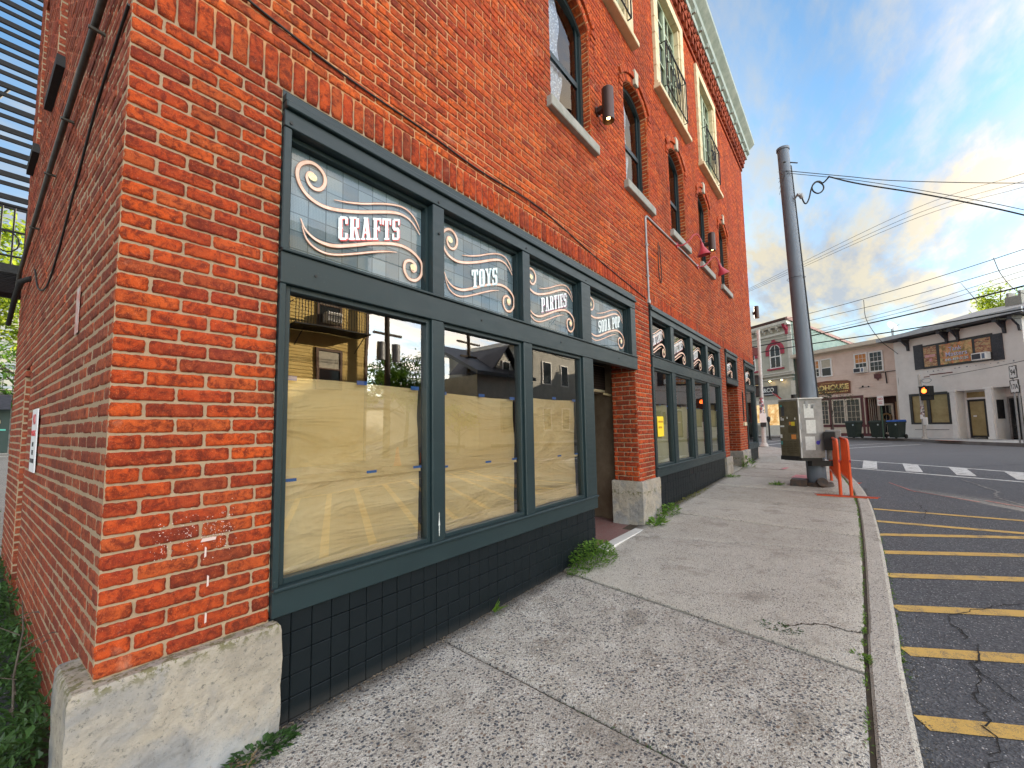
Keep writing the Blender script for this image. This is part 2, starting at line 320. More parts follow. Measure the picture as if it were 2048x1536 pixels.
def walkfn(coarse,base1,base2):
    def f(t):
        n=t.noise(1.6,6,.65,dist=.5); wv=t.n.new('ShaderNodeVectorMath'); wv.operation='MULTIPLY_ADD'; wv.inputs[1].default_value=(.02,.02,.02); t.L(t.noise(40,3,.6,out=1),wv.inputs[0]); t.L(t.co(),wv.inputs[2]); W_=wv.outputs[0]
        A_,B_=(56,125) if coarse else (85,150)
        v=t.vor(A_,v=W_); vc=t.vor(A_,v=W_,out='Color'); v2=t.vor(B_,v=W_); vc2=t.vor(B_,v=W_,out='Color'); n2=t.noise(150,3,.6); n3=t.noise(4.5,6,.7)
        s=t.n.new('ShaderNodeSeparateColor'); t.L(vc,s.inputs[0]); s2=t.n.new('ShaderNodeSeparateColor'); t.L(vc2,s2.inputs[0])
        oi=t.n.new('ShaderNodeObjectInfo')
        c=t.mix(n,base1,base2); c=t.mix(t.math('MULTIPLY',oi.outputs['Random'],.35),c,(.27,.25,.22)); 
        patch=t.ramp(n3,(.48,0),(.70,1)); c=t.mix(t.math('MULTIPLY',patch,.7 if coarse else .25),c,(.74,.72,.68))
        c=t.mix(t.ramp(t.noise(2.7,6,.7,v=t.co((1,1,1),loc=(7,3,1))),(.54,0),(.66,.55)),c,(.20,.17,.135))
        c=t.mix(t.ramp(n2,(.35,.5),(.6,0)),c,(.16,.14,.12))
        lo=t.ramp(t.noise(2.1,4,.6),(.36,.22 if coarse else .10),(.60,.85 if coarse else .34))
        th=t.math('MULTIPLY',lo,t.math('SUBTRACT',1.0,t.math('MULTIPLY',patch,.45)))
        big=t.math('MULTIPLY',t.math('LESS_THAN',s.outputs[0],th),t.ramp(v,(.40,1),(.46,0)))
        sm=t.math('MULTIPLY',t.math('LESS_THAN',s2.outputs[0],.45 if coarse else .42),t.ramp(v2,(.36,1),(.46,0)))
        pc=t.ramp(s.outputs[1],(0,(.035,.04,.05)),(.5,(.085,.095,.115)),(.64,(.20,.14,.10)),(.8,(.16,.17,.185)),(.93,(.25,.22,.19)),(1,(.75,.72,.66)))
        pc2=t.ramp(s2.outputs[1],(0,(.05,.05,.055)),(.6,(.13,.12,.11)),(.85,(.25,.21,.17)),(1,(.75,.7,.62)))
        c=t.mix(t.math('MULTIPLY',sm,.85),c,pc2); c=t.mix(t.math('MULTIPLY',big,.95),c,pc)
        gum=t.vor(2.6,v=t.co((1,1,1),loc=(1,5,0))); c=t.mix(t.ramp(gum,(.035,.6),(.05,0)),c,(.07,.065,.06))
        t.base(c); t.b.inputs['Roughness'].default_value=.9
        hh=t.math('ADD',t.math('MULTIPLY',t.math('SUBTRACT',1.0,v),.6),t.math('MULTIPLY',t.math('SUBTRACT',1.0,v2),.4))
        t.bump(hh,.75 if coarse else .5,.016)
    return f
M_walk=mat('exposed_aggregate_concrete',walkfn(True,(.50,.47,.42),(.66,.63,.58))); M_walk2=mat('worn_concrete',walkfn(False,(.46,.43,.38),(.58,.55,.50))); M_kerb=mat('kerb_concrete',walkfn(False,(.54,.51,.46),(.68,.65,.60)))
def ypfn(c):
    def f(t):
        n=t.noise(7,6,.7); n2=t.noise(160,4,.7)
        t.base(t.mix(t.ramp(t.mix(.5,n,n2),(.50,0),(.60,.85)),c,(.1,.1,.1))); t.b.inputs['Roughness'].default_value=.7; t.bump(n2,.5,.006)
    return f
M_yel=mat('yellow_road_paint',ypfn((.62,.40,.10))); M_wht=mat('white_road_paint',ypfn((.62,.63,.62))); M_redp=mat('faded_red_spray',ypfn((.38,.14,.13)))
M_dirt=mat('dark_soil',plain((.035,.028,.02),(.08,.06,.04),20,.95,.6,(.05,.07,.02)))
def leaffn(c1,c2,tr=.35):
    def f(t):
        t.base(t.ramp(t.island(),(0,c1),(1,c2))); t.b.inputs['Roughness'].default_value=.5
        t.b.inputs['Subsurface Weight'].default_value=0
        # thin leaves let some light through
        o=[x for x in t.n if x.type=='OUTPUT_MATERIAL'][0]; a=t.n.new('ShaderNodeAddShader'); tl=t.n.new('ShaderNodeBsdfTranslucent'); mx=t.n.new('ShaderNodeMixShader'); mx.inputs[0].default_value=tr
        t.L(t.ramp(t.island(),(0,tuple(q*1.6 for q in c1)),(1,tuple(q*1.6 for q in c2))),tl.inputs[0]); t.L(t.b.outputs[0],mx.inputs[1]); t.L(tl.outputs[0],mx.inputs[2]); t.L(mx.outputs[0],o.inputs[0])
    return f
M_leaf1=mat('bright_leaves',leaffn((.05,.13,.015),(.16,.28,.03))); M_leaf2=mat('dark_leaves',leaffn((.018,.05,.012),(.05,.12,.025))); M_leaf3=mat('lime_leaves',leaffn((.12,.2,.015),(.32,.38,.04),.5)); M_leaf4=mat('olive_leaves',leaffn((.03,.05,.02),(.07,.09,.03)))
M_bark=mat('bark',plain((.06,.045,.035),(.12,.1,.08),20,.9,.8))
# ------------------------------------------------------------------ bricks
def brick(mb,O,U,N,u0,u1,z0,z1,proud=.008,hi=False,m=0,V=(0,0,1),depth=.03):
    O,U,N,V=Vector(O),Vector(U),Vector(N),Vector(V)
    j=lambda a:rnd.uniform(-a,a)
    pr=proud+j(.0022); c=.005
    z0+=j(.0012); z1+=j(.0012); u0+=j(.0018); u1+=j(.0018)
    P=lambda u,z,n:O+U*u+V*z+N*n
    if not hi:
        ring0=[P(u0,z0,-depth),P(u1,z0,-depth),P(u1,z1,-depth),P(u0,z1,-depth)]
        ring1=[P(u0,z0,pr-c),P(u1,z0,pr-c),P(u1,z1,pr-c),P(u0,z1,pr-c)]
        ring2=[P(u0+c,z0+c,pr+j(.001)),P(u1-c,z0+c,pr+j(.001)),P(u1-c,z1-c,pr+j(.001)),P(u0+c,z1-c,pr+j(.001))]
        fs=[(8,9,10,11)]
        for a in (0,4):
            for k in range(4): fs.append((a+k,a+(k+1)%4,a+4+(k+1)%4,a+4+k))
        mb.add(ring0+ring1+ring2,fs,m); return
    nu=max(3,int((u1-u0)/.012)); nz=7; grid=[]
    sx=rnd.uniform(0,99)
    for k in range(nz+1):
        for i in range(nu+1):
            a=i/nu; b=k/nz; u=u0+(u1-u0)*a; z=z0+(z1-z0)*b
            e=min(u-u0,u1-u); ez=min(z-z0,z1-z); r=.008
            # rounded corners and worn arrises
            du=max(0,1-e/r); dz=max(0,1-ez/r)
            drop=(du*du+dz*dz)*.0036
            nn=noise.noise(Vector((u*30+sx,z*55,N.x*9)))*.0024+noise.noise(Vector((u*110,z*110+sx,3)))*.0012
            wob=noise.noise(Vector((u*70+sx,z*70,7)))*.0040
            uu=u+(wob if du>0 else 0)+((.0035*(1 if a<.5 else -1)) if (du>.99 and dz>.99) else 0); zz=z+(wob if dz>0 else 0)
            grid.append(P(uu,zz,pr-drop+nn))
    n1=nu+1; fs=[(k*n1+i,k*n1+i+1,(k+1)*n1+i+1,(k+1)*n1+i) for k in range(nz) for i in range(nu)]
    b=len(mb.v); mb.add(grid,fs,m,True)
    bd=[i for i in range(n1)]+[k*n1+nu for k in range(1,nz+1)]+[nz*n1+i for i in range(nu-1,-1,-1)]+[k*n1 for k in range(nz-1,0,-1)]
    back=[grid[i]-N*(depth+.01) for i in bd]; bb=len(mb.v); mb.v+=[tuple(p) for p in back]; n=len(bd)
    for k in range(n): mb.f.append((bb+k,bb+(k+1)%n,b+bd[(k+1)%n],b+bd[k])); mb.m.append(m); mb.sm.append(True)
CH=.0674; BL=.213; JT=.0115
def courses(mb,O,U,N,L,z0,z1,cut,hi=lambda u,z:False,off=0,m=0,jt=JT,proud=.008):
    """running bond with a header row every sixth course; cut(za,zb)->list of (u0,u1) kept spans"""
    k=0; z=z0
    while z<z1-.02:
        zt=min(z+CH,z1); hd=(k%7==6 and z>4); bl=BL/2 if hd else BL
        ph=(0 if k%2==0 else BL/2)+off; 
        for (a,b) in cut(z,zt):
            u=a-((a-ph)%bl); 
            cuts=[]
            while u<b-1e-6:
                s=max(u,a); e=min(u+bl,b)
                if e-s>.035 or (e-s>.012 and not cuts): cuts.append([s,e])
                elif cuts: cuts[-1][1]=e
                u+=bl
            if len(cuts)>1 and cuts[0][1]-cuts[0][0]<.04: cuts[1][0]=cuts[0][0]; cuts.pop(0)
            for s,e in cuts:
                uu0=s+(jt/2 if s>a+1e-6 else .001); uu1=e-(jt/2 if e<b-1e-6 else .001)
                if uu1-uu0>.01: brick(mb,O,U,N,uu0,uu1,z+jt/2,zt-jt/2,hi=hi((s+e)/2,z),m=m,proud=proud)
        z+=CH; k+=1
def spans(a,b,holes):
    out=[(a,b)]
    for h0,h1 in holes:
        nw=[]
        for s,e in out:
            if h1<=s or h0>=e: nw.append((s,e)); continue
            if h0>s: nw.append((s,h0))
            if h1<e: nw.append((h1,e))
        out=nw
    return [q for q in out if q[1]-q[0]>.01]
# ------------------------------------------------------------------ the red brick building
BLD=thing('brick_building','three storey red brick corner building with dark green shopfront windows and a grey cornice','building',(0,0,0))
XE=15.40; ZT=10.75
W2=[3.58,5.56,7.55,9.50,11.42]; WW=.92; ZS,ZP=5.04,6.60          # second floor openings
W3=[4.15,6.98,9.80]; S3=1.80                                       # third floor stone surrounds
AR,AC_=.59,6.23
def arch_half(z,ring=.21):
    if z<=ZP: return WW/2
    Ro=AR+ring; xs=Ro*.46/.59; zs=AC_+Ro*math.cos(math.asin(.46/.59))
    if z<zs: return WW/2+(z-ZP)*(xs-WW/2)/(zs-ZP)
    d=Ro*Ro-(z-AC_)**2
    return math.sqrt(d) if d>0 else 0
BANKS=[(.865,5.61,.0),(6.21,10.69,0),(11.28,12.64,0),(13.66,15.28,0)]
def front_cut(za,zb):
    zm=(za+zb)/2; h=[]
    if zm<3.37: h+= [(a,b) for a,b,_ in BANKS]+[(13.18,13.40)]*(1.52<zm<2.42)
    if ZS-.12<zm<7.1:
        for x in W2:
            q=arch_half(zm); 
            if zm<ZS: h.append((x-.06,x+WW+.06))
            elif q>0: h.append((x+WW/2-q,x+WW/2+q))
    if 7.42<zm<9.97: h+=[(x,x+S3) for x in W3]
    return spans(.25,XE,h)
def stone_low(x): return .54 if x<1 else .70 if x<7 else .69 if x<12 else .74
def front_low(za,zb):
    return [(a,b) for a,b in front_cut(za,zb) if (za+zb)/2>stone_low(a)]
O0,U0,N0=(0,0,0),(1,0,0),(0,-1,0)
b=MB(); courses(b,O0,U0,N0,0,.54,3.37,lambda a,c:[q for q in front_cut(a,c) if q[0]<1],hi=lambda u,z:True,off=.25)
b.build('brick_pier',M_brick,BLD)
b=MB(); courses(b,O0,U0,N0,0,.54,3.37,lambda a,c:[q for q in front_low(a,c) if q[0]>1],off=.02,hi=lambda u,z:u<6.3)
x=.252
while x<XE-.03:
    w=.0735; brick(b,O0,U0,N0,x+.005,min(x+w,XE)-.005,3.377,3.572,proud=.010,hi=x<4.5); x+=w
for (xa,zb_) in ((6.21,.7),(12.64,.74)):    # pilaster returns seen from the left
    pass
# left return of the pilasters (bricks facing the camera side)
courses(b,(5.608,0,0),(0,1,0),(-1,0,0),0,.70,2.43,lambda a,c:[(0,.37)],off=.1,hi=lambda u,z:True)
courses(b,(12.64,0,0),(0,1,0),(-1,0,0),0,.74,2.52,lambda a,c:[(0,1.1)],off=.1)
courses(b,(10.74,0,0),(0,1,0),(-1,0,0),0,.69,.75,lambda a,c:[(0,.1)])
b.build('pilaster_bricks',M_brick,BLD)
b=MB(); courses(b,O0,U0,N0,0,3.578,10.05,front_cut,off=.05,hi=lambda u,z:u<2.2 and z<4.8)
# arch rings, jamb bricks, hoods
for x in W2:
    cx=x+WW/2
    for ring,(ra,rb) in enumerate(((AR,AR+.105),(AR+.108,AR+.21))):
        a0=math.asin(.46/.59); n=13 if ring==0 else 15
        for i in range(n):
            t=-a0+(i+.5)*2*a0/n; U=Vector((math.cos(t),0,-math.sin(t))); V=Vector((math.sin(t),0,math.cos(t))); O=Vector((cx,0,AC_))
            hw=(ra+rb)/2*a0/n-.004
            brick(b,O,U,(0,-1,0),-hw,hw,ra+.003,rb-.003,proud=.008+.028*ring,V=V)
    for sgn in (-1,1):
        for k in range(3): brick(b,O0,U0,N0,cx+sgn*(.56+.0)-.06,cx+sgn*.56+.06,ZP-.03-k*.068,ZP+.03-k*.068,proud=.036-.01*k)
    for k in range(6): brick(b,O0,U0,N0,cx-.05-k*.0,cx+.05,AC_+AR+.225+k*.0,AC_+AR+.28,proud=.036) if k==0 else None
    # jambs
    z=ZS
    k=0
    while z<ZP:
        brick(b,(x+WW,0,0),(0,1,0),(-1,0,0),.002,.10 if k%2 else .12,z+.006,z+CH-.006,proud=.004); z+=CH; k+=1
    for i in range(11):   # soffit of the arch
        a0=math.asin(.46/.59); t=-a0+(i+.5)*2*a0/11; hw=AR*a0/11-.004
        brick(b,(cx+AR*math.sin(t),0,AC_+AR*math.cos(t)),(math.cos(t),0,-math.sin(t)),(-math.sin(t),0,-math.cos(t)),-hw,hw,0,.11,proud=.004,V=(0,1,0),depth=.02)
b.build('upper_wall_bricks',M_brick_up,BLD)
# mortar body with openings, built cell by cell
def shell(mb,x0,x1,z0,z1,holes,y0=0,y1=.25):
    xs=sorted({x0,x1}|{q for h in holes for q in h[:2] if x0<q<x1}); zs=sorted({z0,z1}|{q for h in holes for q in h[2:4] if z0<q<z1})
    for i in range(len(xs)-1):
        run=None
        for k in range(len(zs)-1):
            cxm=(xs[i]+xs[i+1])/2; czm=(zs[k]+zs[k+1])/2
            op=any(h[0]<cxm<h[1] and h[2]<czm<h[3] for h in holes)
            if not op: run=(run[0],zs[k+1]) if run else (zs[k],zs[k+1])
            if (op or k==len(zs)-2) and run: mb.box(xs[i],xs[i+1],y0,y1,run[0],run[1]); run=None
b=MB(); ARC=6.86
holes=[(a,c,-.3,3.37) for a,c,_ in BANKS]+[(x,x+WW,ZS,ARC) for x in W2]+[(x+.1,x+S3-.1,7.52,9.87) for x in W3]+[(13.18,13.40,1.52,2.42)]
shell(b,.252,XE,-.3,3.5,[h for h in holes if h[2]<3])
b.box(5.612,6.0,.25,.37,-.2,2.45); b.build('lower_mortar',M_mortar,BLD)
b=MB(); shell(b,.252,XE,3.5,10.05,[h for h in holes if h[2]>3])
for x in W2:
    cx=x+WW/2; pts=[(x,0,ARC),(x,0,ZP)]
    for i in range(13):
        t=-math.asin(.46/.59)+i/12*2*math.asin(.46/.59); pts.append((cx+AR*math.sin(t),0,AC_+AR*math.cos(t)))
    pts+=[(x+WW,0,ARC)]
    # split in two convex-ish halves
    h=len(pts)//2
    for i in range(2,len(pts)-2):
        a,c=pts[i],pts[i+1]; b.box(0,0,0,0,0,0) if False else b.ext([(a[0],0.001,a[2]),(c[0],0.001,c[2]),(c[0],0.001,ARC),(a[0],0.001,ARC)],(0,1,0),.25)
b.build('upper_mortar',M_mortar_up,BLD)
# side wall
az=R(92.8); SU=Vector((math.cos(az),math.sin(az),0)); SN=Vector((-math.sin(az),math.cos(az),0)); SO=Vector((.25,0,0)); SL=4.85
SD=[(3.08,3.62)]; SW=[(2.30,2.92),(3.92,4.42)]
def side_cut(za,zb):
    zm=(za+zb)/2; h=[]
    if zm<1.98: h+=SD
    elif zm<2.12: h+=[(3.08+(zm-1.98)*1.2,3.62-(zm-1.98)*1.2)]
    if 4.42<zm<6.3: h+=SW
    sp=spans(0.002,SL,h)
    if zm<.54: sp=spans(.27,SL,h)
    return sp
b=MB(); courses(b,SO,SU,SN,0,.54-CH*8,10.05,side_cut,off=.1,hi=lambda u,z:u<1.3 and z<4,proud=.0035,jt=.0145)
for s0,s1,zt in ((3.08,3.62,1.98),):
    z=.05;k=0
    while z<zt: brick(b,SO+SU*s1,-SN,-SU,.003,.10 if k%2 else .2,z+.006,z+CH-.006,proud=.003); z+=CH; k+=1
for s0,s1 in SW:
    z=4.42;k=0
    while z<6.3: brick(b,SO+SU*s1,-SN,-SU,.003,.12,z+.006,z+CH-.006,proud=.003); z+=CH; k+=1
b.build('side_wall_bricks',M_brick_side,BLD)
b=MB()
def sbox(mb,s0,s1,n0,n1,z0,z1,m=0): mb.obox(SO+SU*s0+SN*n0+Vector((0,0,z0)),SU*(s1-s0),SN*(n1-n0),Vector((0,0,z1-z0)),m)
ss=[0,2.30,2.92,3.08,3.62,3.92,4.42,SL]
for a,c in zip(ss,ss[1:]):
    zz=[(-.3,10.05)]
    if a==3.08: zz=[(2.1,10.05)]
    if a in (2.30,3.92): zz=[(-.3,4.42),(6.3,10.05)]
    for z0,z1 in zz: sbox(b,a,c,0,-.25,z0,z1)
b.build('side_mortar',M_mortar,BLD)
b=MB(); sbox(b,3.08,3.62,-.2,-.24,0,2.1)
b.build('side_door',mat('old_dark_door',plain((.02,.018,.016),(.045,.04,.035),8,.6,.2)),BLD)
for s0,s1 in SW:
    b=MB(); sbox(b,s0-.06,s1+.06,.05,-.15,4.33,4.42); b.build('window_sill',M_iron,BLD)  # side sills coloured black in place of their shadow
    f=MB(); 
    for q in ((s0,s0+.05,4.42,6.3),(s1-.05,s1,4.42,6.3),(s0+.05,s1-.05,4.42,4.48),(s0+.05,s1-.05,6.24,6.3),(s0+.05,s1-.05,5.33,5.38)): sbox(f,q[0],q[1],-.09,-.14,q[2],q[3])
    w=f.build('window',M_trim,BLD); p=MB(); sbox(p,s0+.05,s1-.05,-.115,-.12,4.48,6.24); p.build('pane',mat('side_pane',col=(.02,.03,.04),rough=.05,spec=.8),w)
# bodies behind: back wall, right wall, roof, floors, dark shop interior
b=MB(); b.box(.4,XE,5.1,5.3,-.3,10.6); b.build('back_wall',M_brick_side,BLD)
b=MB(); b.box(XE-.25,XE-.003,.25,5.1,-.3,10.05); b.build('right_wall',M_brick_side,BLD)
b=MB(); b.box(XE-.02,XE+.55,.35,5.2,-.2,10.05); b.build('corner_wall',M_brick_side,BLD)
b=MB(); b.box(.3,XE,.25,5.2,10.3,10.5); b.build('roof',M_black,BLD)
b=MB(); b.box(.5,XE-.3,3.4,3.5,0,10); b.box(.45,XE-.3,.26,5.1,3.52,3.62); b.box(.45,XE-.3,.26,5.1,7.15,7.25); b.box(.45,4.2,.26,3.4,-.02,.0)
b.box(6.0,XE-.3,.26,3.4,.25,.28)
b.build('interior_walls',M_dark,BLD)
# stone bases
def stone(pts,z0,z1,rim=.02):
    m=MB(); n=len(pts); cx=sum(p[0] for p in pts)/n; cy=sum(p[1] for p in pts)/n
    q=[(p[0]+(cx-p[0])*rim*2,p[1]+(cy-p[1])*rim*2) for p in pts]
    N=8; rings=[]
    for zz,pp in ((z0,pts),(z1-.035,pts),(z1-.012,[((a[0]*3+c[0])/4,(a[1]*3+c[1])/4) for a,c in zip(pts,q)]),(z1,q)):
        rings.append([(p[0],p[1],zz) for p in pp])
    vs=[v for r_ in rings for v in r_]; fs=[]
    for k in range(3):
        for i in range(n): fs.append((k*n+i,k*n+(i+1)%n,(k+1)*n+(i+1)%n,(k+1)*n+i))
    fs.append(tuple(range(3*n,4*n))); m.add(vs,fs); o=m.build('stone_base',M_stone,BLD)
    sb=o.modifiers.new('s','SUBSURF'); sb.subdivision_type='SIMPLE'; sb.levels=5; sb.render_levels=5
    for sc,st in ((.16,.016),(.03,.006)):
        tx=bpy.data.textures.new('c','CLOUDS'); tx.noise_scale=sc; tx.noise_depth=3; dm=o.modifiers.new('d','DISPLACE'); dm.texture=tx; dm.strength=st; dm.mid_level=.5
    return o
e=.07; so_=SO+SN*e
stone([(so_.x-.0,-e),(.905,-e),(.905,.2),(.3,.2),(SO.x+SU.x*.3,SU.y*.3),(SO.x+SU.x*.3+SN.x*e,SU.y*.3+SN.y*e)],-.2,.54)
stone([(5.565,-.055),(6.27,-.055),(6.27,.25),(6.0,.40),(5.565,.40)],-.05,.70)
stone([(10.69,-.05),(11.33,-.05),(11.33,.3),(10.69,.3)],.1,.69)
stone([(12.59,-.06),(13.72,-.06),(13.72,.3),(12.9,1.1),(12.59,1.1)],.1,.74)
# -------- second floor windows
M_lace=mat('white_lace_curtain',lambda t:(t.base(t.mix(t.ramp(t.vor(34),(.2,0),(.5,1)),(.78,.8,.86),(.40,.42,.5))),t.bump(t.vor(34),.6,.02)),rough=.8)
M_pane2=glassm('upper_window_glass',1.5,(.8,.85,.88),.02)
for x in W2:
    cx=x+WW/2
    b=MB(); b.bbox(x-.09,x+WW+.09,-.075,.14,4.915,ZS,.008); b.build('window_sill',M_sillst,BLD)
    f=MB(); y0,y1=.10,.16; fr=.055
    arc=[]
    for i in range(15):
        t=-math.asin(.46/.59)+i/14*2*math.asin(.46/.59); arc.append((cx+AR*math.sin(t),AC_+AR*math.cos(t)))
    for (a,c) in zip(arc,arc[1:]): f.ext([(a[0],y0,a[1]-.07),(c[0],y0,c[1]-.07),(c[0],y0,c[1]),(a[0],y0,a[1])],(0,1,0),y1-y0)
    f.box(x,x+fr,y0,y1,ZS,ZP-.05); f.box(x+WW-fr,x+WW,y0,y1,ZS,ZP-.05); f.box(x+fr,x+WW-fr,y0,y1,ZS,ZS+.07)
    f.box(x+fr,x+fr+.04,y0+.03,y1,ZS+.07,ZP+.04); f.box(x+WW-fr-.04,x+WW-fr,y0+.03,y1,ZS+.07,ZP+.04)
    f.box(x+fr+.04,x+WW-fr-.04,y0+.02,y1,5.80,5.87)
    w=f.build('window_frame',M_trim,BLD)
    p=MB(); p.quad((x+fr,.135,ZS+.07),(x+WW-fr,.135,ZS+.07),(x+WW-fr,.135,ZP+.05),(x+fr,.135,ZP+.05)); p.poly([(x+fr,.136,ZP+.05)]+[(a[0],.136,a[1]-.05) for a in arc[2:-2]]+[(x+WW-fr,.136,ZP+.05)]); p.build('pane',M_pane2,w)
    c=MB(); n=18
    edge=lambda z:.56+.05*math.sin(z*9)+(.0 if z<5.9 else -.10*(z-5.9))
    zz=[ZS+.07+i*(ZP+.12-ZS-.07)/24 for i in range(25)]
    vs=[];fs=[]
    for z in zz:
        for k in range(n+1):
            u=k/n; xx=x+fr+u*(WW-2*fr)*edge(z); vs.append((xx,.19+.012*math.sin(u*30),z))
    for i in range(24):
        for k in range(n): fs.append((i*(n+1)+k,i*(n+1)+k+1,(i+1)*(n+1)+k+1,(i+1)*(n+1)+k))
    c.add(vs,fs,0,True); c.build('curtain',M_lace,w)
    d=MB(); d.box(x-.1,x+WW+.1,.6,.62,ZS-.1,7); d.build('dark_room_sheet',M_dark,w)  # near-black sheet stands in for the unlit room
    k=MB(); k.ext([(cx-.055,-.05,AC_+AR+.02),(cx+.055,-.05,AC_+AR+.02),(cx+.075,-.05,AC_+AR+.25),(cx-.075,-.05,AC_+AR+.25)],(0,1,0),.05); k.build('keystone',M_keyst,BLD)
# -------- third floor windows with stone surrounds
def surround(x):
    b=MB(); z0,z1=7.42,9.97; jw=.20
    for k in range(7):
        h=(z1-z0-.35)/7; za=z0+.16+k*h
        b.bbox(x,x+jw,-.06,.15,za+.004,za+h-.004,.006); b.bbox(x+S3-jw,x+S3,-.06,.15,za+.004,za+h-.004,.006)
        b.bbox(x+jw,x+jw+.06,-.03,.15,za+.004,za+h-.004,.006); b.bbox(x+S3-jw-.06,x+S3-jw,-.03,.15,za+.004,za+h-.004,.006)
    for k in range(4):
        w=S3/4; b.bbox(x+k*w+.003,x+(k+1)*w-.003,-.06,.15,z1-.19,z1,.006)
    b.bbox(x-.05,x+S3+.05,-.13,.15,z0,z0+.075,.008); b.bbox(x-.02,x+S3+.02,-.085,.15,z0+.075,z0+.158,.008)
    o=b.build('stone_surround',M_limest,BLD)
    f=MB(); xa,xb,za,zb=x+.26,x+S3-.26,z0+.16,z1-.19
    f.box(xa,xa+.06,.06,.12,za,zb); f.box(xb-.06,xb,.06,.12,za,zb); f.box(xa+.06,xb-.06,.06,.12,zb-.06,zb); f.box(xa+.06,xb-.06,.06,.12,za,za+.07)
    xm=(xa+xb)/2; f.box(xm-.05,xm+.05,.05,.12,za+.07,zb-.06)
    for k in range(1,5):
        zz=za+k*(zb-za)/5; f.box(xa+.06,xm-.05,.07,.11,zz-.02,zz+.02); f.box(xm+.05,xb-.06,.07,.11,zz-.02,zz+.02)
    for q in (.5,):
        for (l,r_) in ((xa+.06,xm-.05),(xm+.05,xb-.06)):
            f.box((l+r_)/2-.015,(l+r_)/2+.015,.075,.105,za+.07,zb-.06)
    w=f.build('casement_frame',M_sage,BLD)
    p=MB(); p.quad((xa,.09,za),(xb,.09,za),(xb,.09,zb),(xa,.09,zb)); p.build('pane',M_pane2,w)
    d=MB(); d.box(xa,xb,.5,.52,za,zb); d.build('dark_room_sheet',M_dark,w)  # room darkness put in as a black sheet behind the pane
    ir=MB(); zr=z0+.16
    ir.tube([(xa+.02,-.14,zr+.92),(xb-.02,-.14,zr+.92)],.016,6); ir.tube([(xa+.02,-.14,zr+.06),(xb-.02,-.14,zr+.06)],.012,6)
    for s_ in (xa+.02,xb-.02): ir.tube([(s_,.02,zr+.92),(s_,-.14,zr+.92),(s_,-.14,zr+.06),(s_,.02,zr+.06)],.012,6)
    n=11
    for k in range(1,n): 
        xx=xa+.02+k*(xb-xa-.04)/n
        if k not in (5,6): ir.tube([(xx,-.14,zr+.06),(xx,-.14,zr+.92)],.007,5)
    for sg in (-1,1):
        sp=[]
        for i in range(26):
            t=i/25*2.2*math.pi*1.6; rr=.02+.13*(1-i/25); sp.append((xm+sg*(.12+rr*math.cos(t)*.8),-.145,zr+.5+rr*math.sin(t)*1.6))
        ir.tube(sp,.008,5)
    ir.tube([(xm,-.145,zr+.1),(xm-.09,-.15,zr+.3),(xm,-.145,zr+.5),(xm+.09,-.15,zr+.7),(xm,-.145,zr+.9)],.009,5)
    ir.build('balcony_railing',M_iron,BLD)
for x in W3: surround(x)
# -------- corbel table and cornice
b=MB(); x=.25; k=0
b.box(.25,XE,-.045,.2,10.05,10.14); b.box(.25,XE+.1,-.12,.2,10.34,10.60)
while x<XE-.1:
    b.box(x,x+.10,-.105,.19,10.142,10.338); b.box(x+.10,x+.16,-.06,.19,10.2,10.338); k+=1; x+=.235
x=.25
while x<XE:
    b.box(x+.02,x+.09,-.15,-.119,10.39,10.47); b.box(x+.12,x+.2,-.15,-.119,10.50,10.58); x+=.235
b.build('brick_corbels',M_corbel,BLD)
b=MB(); prof=[(0,10.60),(-.16,10.60),(-.17,10.72),(-.24,10.76),(-.25,10.90),(-.36,11.0),(-.40,11.04),(-.40,11.16),(-.37,11.18),(0,11.2)]
vs=[];n=len(prof)
for xx in (.2,XE+.35): vs+=[(xx+( -y if xx>1 else y)*0,y,z) for y,z in prof]
b.add(vs,[tuple(range(n))[::-1],tuple(range(n,2*n))]+[(i,(i+1)%n,n+(i+1)%n,n+i) for i in range(n)])
x=.4
while x<XE: b.box(x,x+.06,-.235,-.16,10.64,10.74); x+=.55
b.box(.2,XE+.3,.0,.3,10.60,11.2)
b.build('cornice',M_cornice,BLD)
